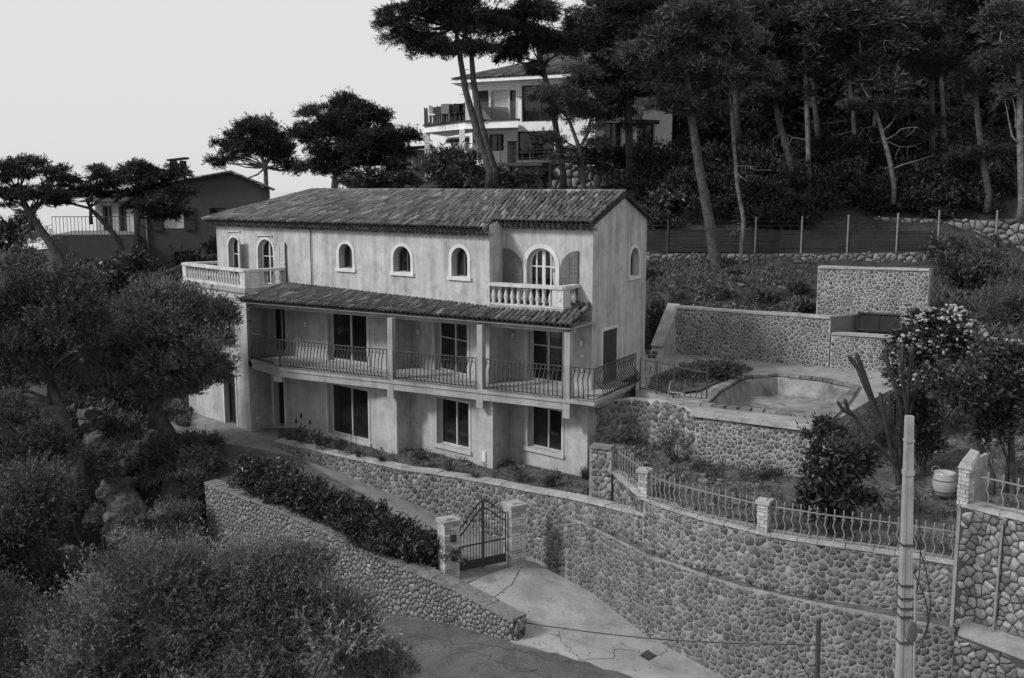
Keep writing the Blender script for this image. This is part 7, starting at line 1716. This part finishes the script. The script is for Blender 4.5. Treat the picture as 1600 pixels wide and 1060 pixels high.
# fallen leaves and grit on the paved ground
rg = np.random.default_rng(31)
for nm, lb, poly, n, s_, mt in (('leaf_litter', 'fallen leaves along the driveway and its wall', drive_poly, 260, .03, m_soil), ('leaf_litter', 'fallen leaves and twigs on the sloping path', path_poly, 400, .035, m_under), ('road_grit', 'grit and leaves on the road beside the stone wall', road_poly, 1600, .04, m_mortar), ('leaf_litter', 'leaves scattered on the pool deck', deck_poly, 350, .04, m_soil)):
    f_ = samp_poly(poly); V = []
    for _ in range(n):
        p = f_(rg)
        if p is None: continue
        a = rg.uniform(0, 6.28); r_ = s_ * rg.uniform(.3, 1.2); c = np.array([math.cos(a), math.sin(a), 0]) * r_; d_2 = np.array([-c[1], c[0], 0]) * .5; q = np.array(p) + (0, 0, .008); V += [q - c, q + d_2 + (0, 0, r_ * .3), q + c, q - d_2]
    V = np.array(V); o = obj(nm, quads_mesh(nm, V, np.arange(len(V)).reshape(-1, 4), mt, np.repeat(rg.uniform(.5, 2, len(V) // 4), 4))); tag(o, lb, 'litter', kind='stuff')
# rocks: pale outcrop on the left bank, loose stones in the garden
rg = np.random.default_rng(12)
for i, (px, py, d, s_, lb) in enumerate(((140, 650, 36.5, .75, 'pale upright rock behind the leaning olive trunk'), (150, 690, 36, .85, 'large pale weathered rock right of the leaning olive trunk'), (175, 720, 35.5, .8, 'pale folded rock in the middle of the bank'), (205, 705, 36, .85, 'pale rock below the squat olive trunk'), (150, 800, 33.5, .6, 'broken pale rock at the lower left of the outcrop'), (195, 790, 33.5, .9, 'big rough rock above the feathery foreground bush'), (230, 815, 33, .7, 'rough pale rock left of the warning sign'), (185, 760, 34.5, .7, 'grey rock among grass half way down the bank'), (240, 690, 36.8, .6, 'rock at the foot of the squat olive trunk'), (110, 862, 32.5, .5, 'flat pale stone slab at the left end of the road'))):
    s_ *= .8; q = P(px, py, d) + np.array([0, 0, -s_ * .35]); r_ = empty('rock', q, lb, 'rock', 'rocks on the bank'); mb = MB()
    bmq = bmesh.new(); bmesh.ops.create_icosphere(bmq, subdivisions=5, radius=1)
    off = Vector((i * 7.3, i * 3.1, 0)); sc = Vector((s_ * rg.uniform(.8, 1.2), s_ * rg.uniform(.7, 1.), s_ * rg.uniform(.75, 1.1)))
    for v in bmq.verts:
        ds_, ps_ = mnoise.voronoi(Vector((v.co.x * 1.5, v.co.y * 1.5, v.co.z * 2.4)) + off); hsh = math.sin(ps_[0].x * 12.9 + ps_[0].y * 78.2 + ps_[0].z * 37.7) * 43758.5; hsh -= math.floor(hsh)
        d2_, _p = mnoise.voronoi(v.co * 4.2 + off)
        f_ = .62 + .42 * hsh + min(.13, (ds_[1] - ds_[0]) * .9) + min(.05, (d2_[1] - d2_[0]) * .3) + .10 * mnoise.noise(v.co * 3 + off); v.co = Vector((v.co.x * sc.x, v.co.y * sc.y, v.co.z * sc.z)) * f_ + Vector(q)
    me = bpy.data.meshes.new('boulder'); bmq.to_mesh(me); bmq.free(); shade(me, True); me.materials.append(m_rock); obj('boulder', me, r_)
rg = np.random.default_rng(13); mb = MB(); f_ = samp_poly(garden_poly)
for _ in range(1500):
    p = f_(rg)
    if p: s_ = rg.uniform(.03, .12); rock(mb, np.array(p) + (0, 0, s_ * .2), np.array([s_, s_, s_ * .5]), rg, rg.uniform(.4, 1.5))
f_ = samp_poly(bed_poly)
for _ in range(500):
    p = f_(rg)
    if p: s_ = rg.uniform(.03, .09); rock(mb, np.array(p) + (0, 0, s_ * .2), np.array([s_, s_, s_ * .5]), rg, rg.uniform(.4, 1.3))
o = mb.build('loose_stones', m_stone, None, False, True); tag(o, 'loose stones littering the garden soil', 'stones', kind='stuff')
print('STONES', N_STONES, 'LEAVES', N_LEAF, 'OBJECTS', len(bpy.data.objects))
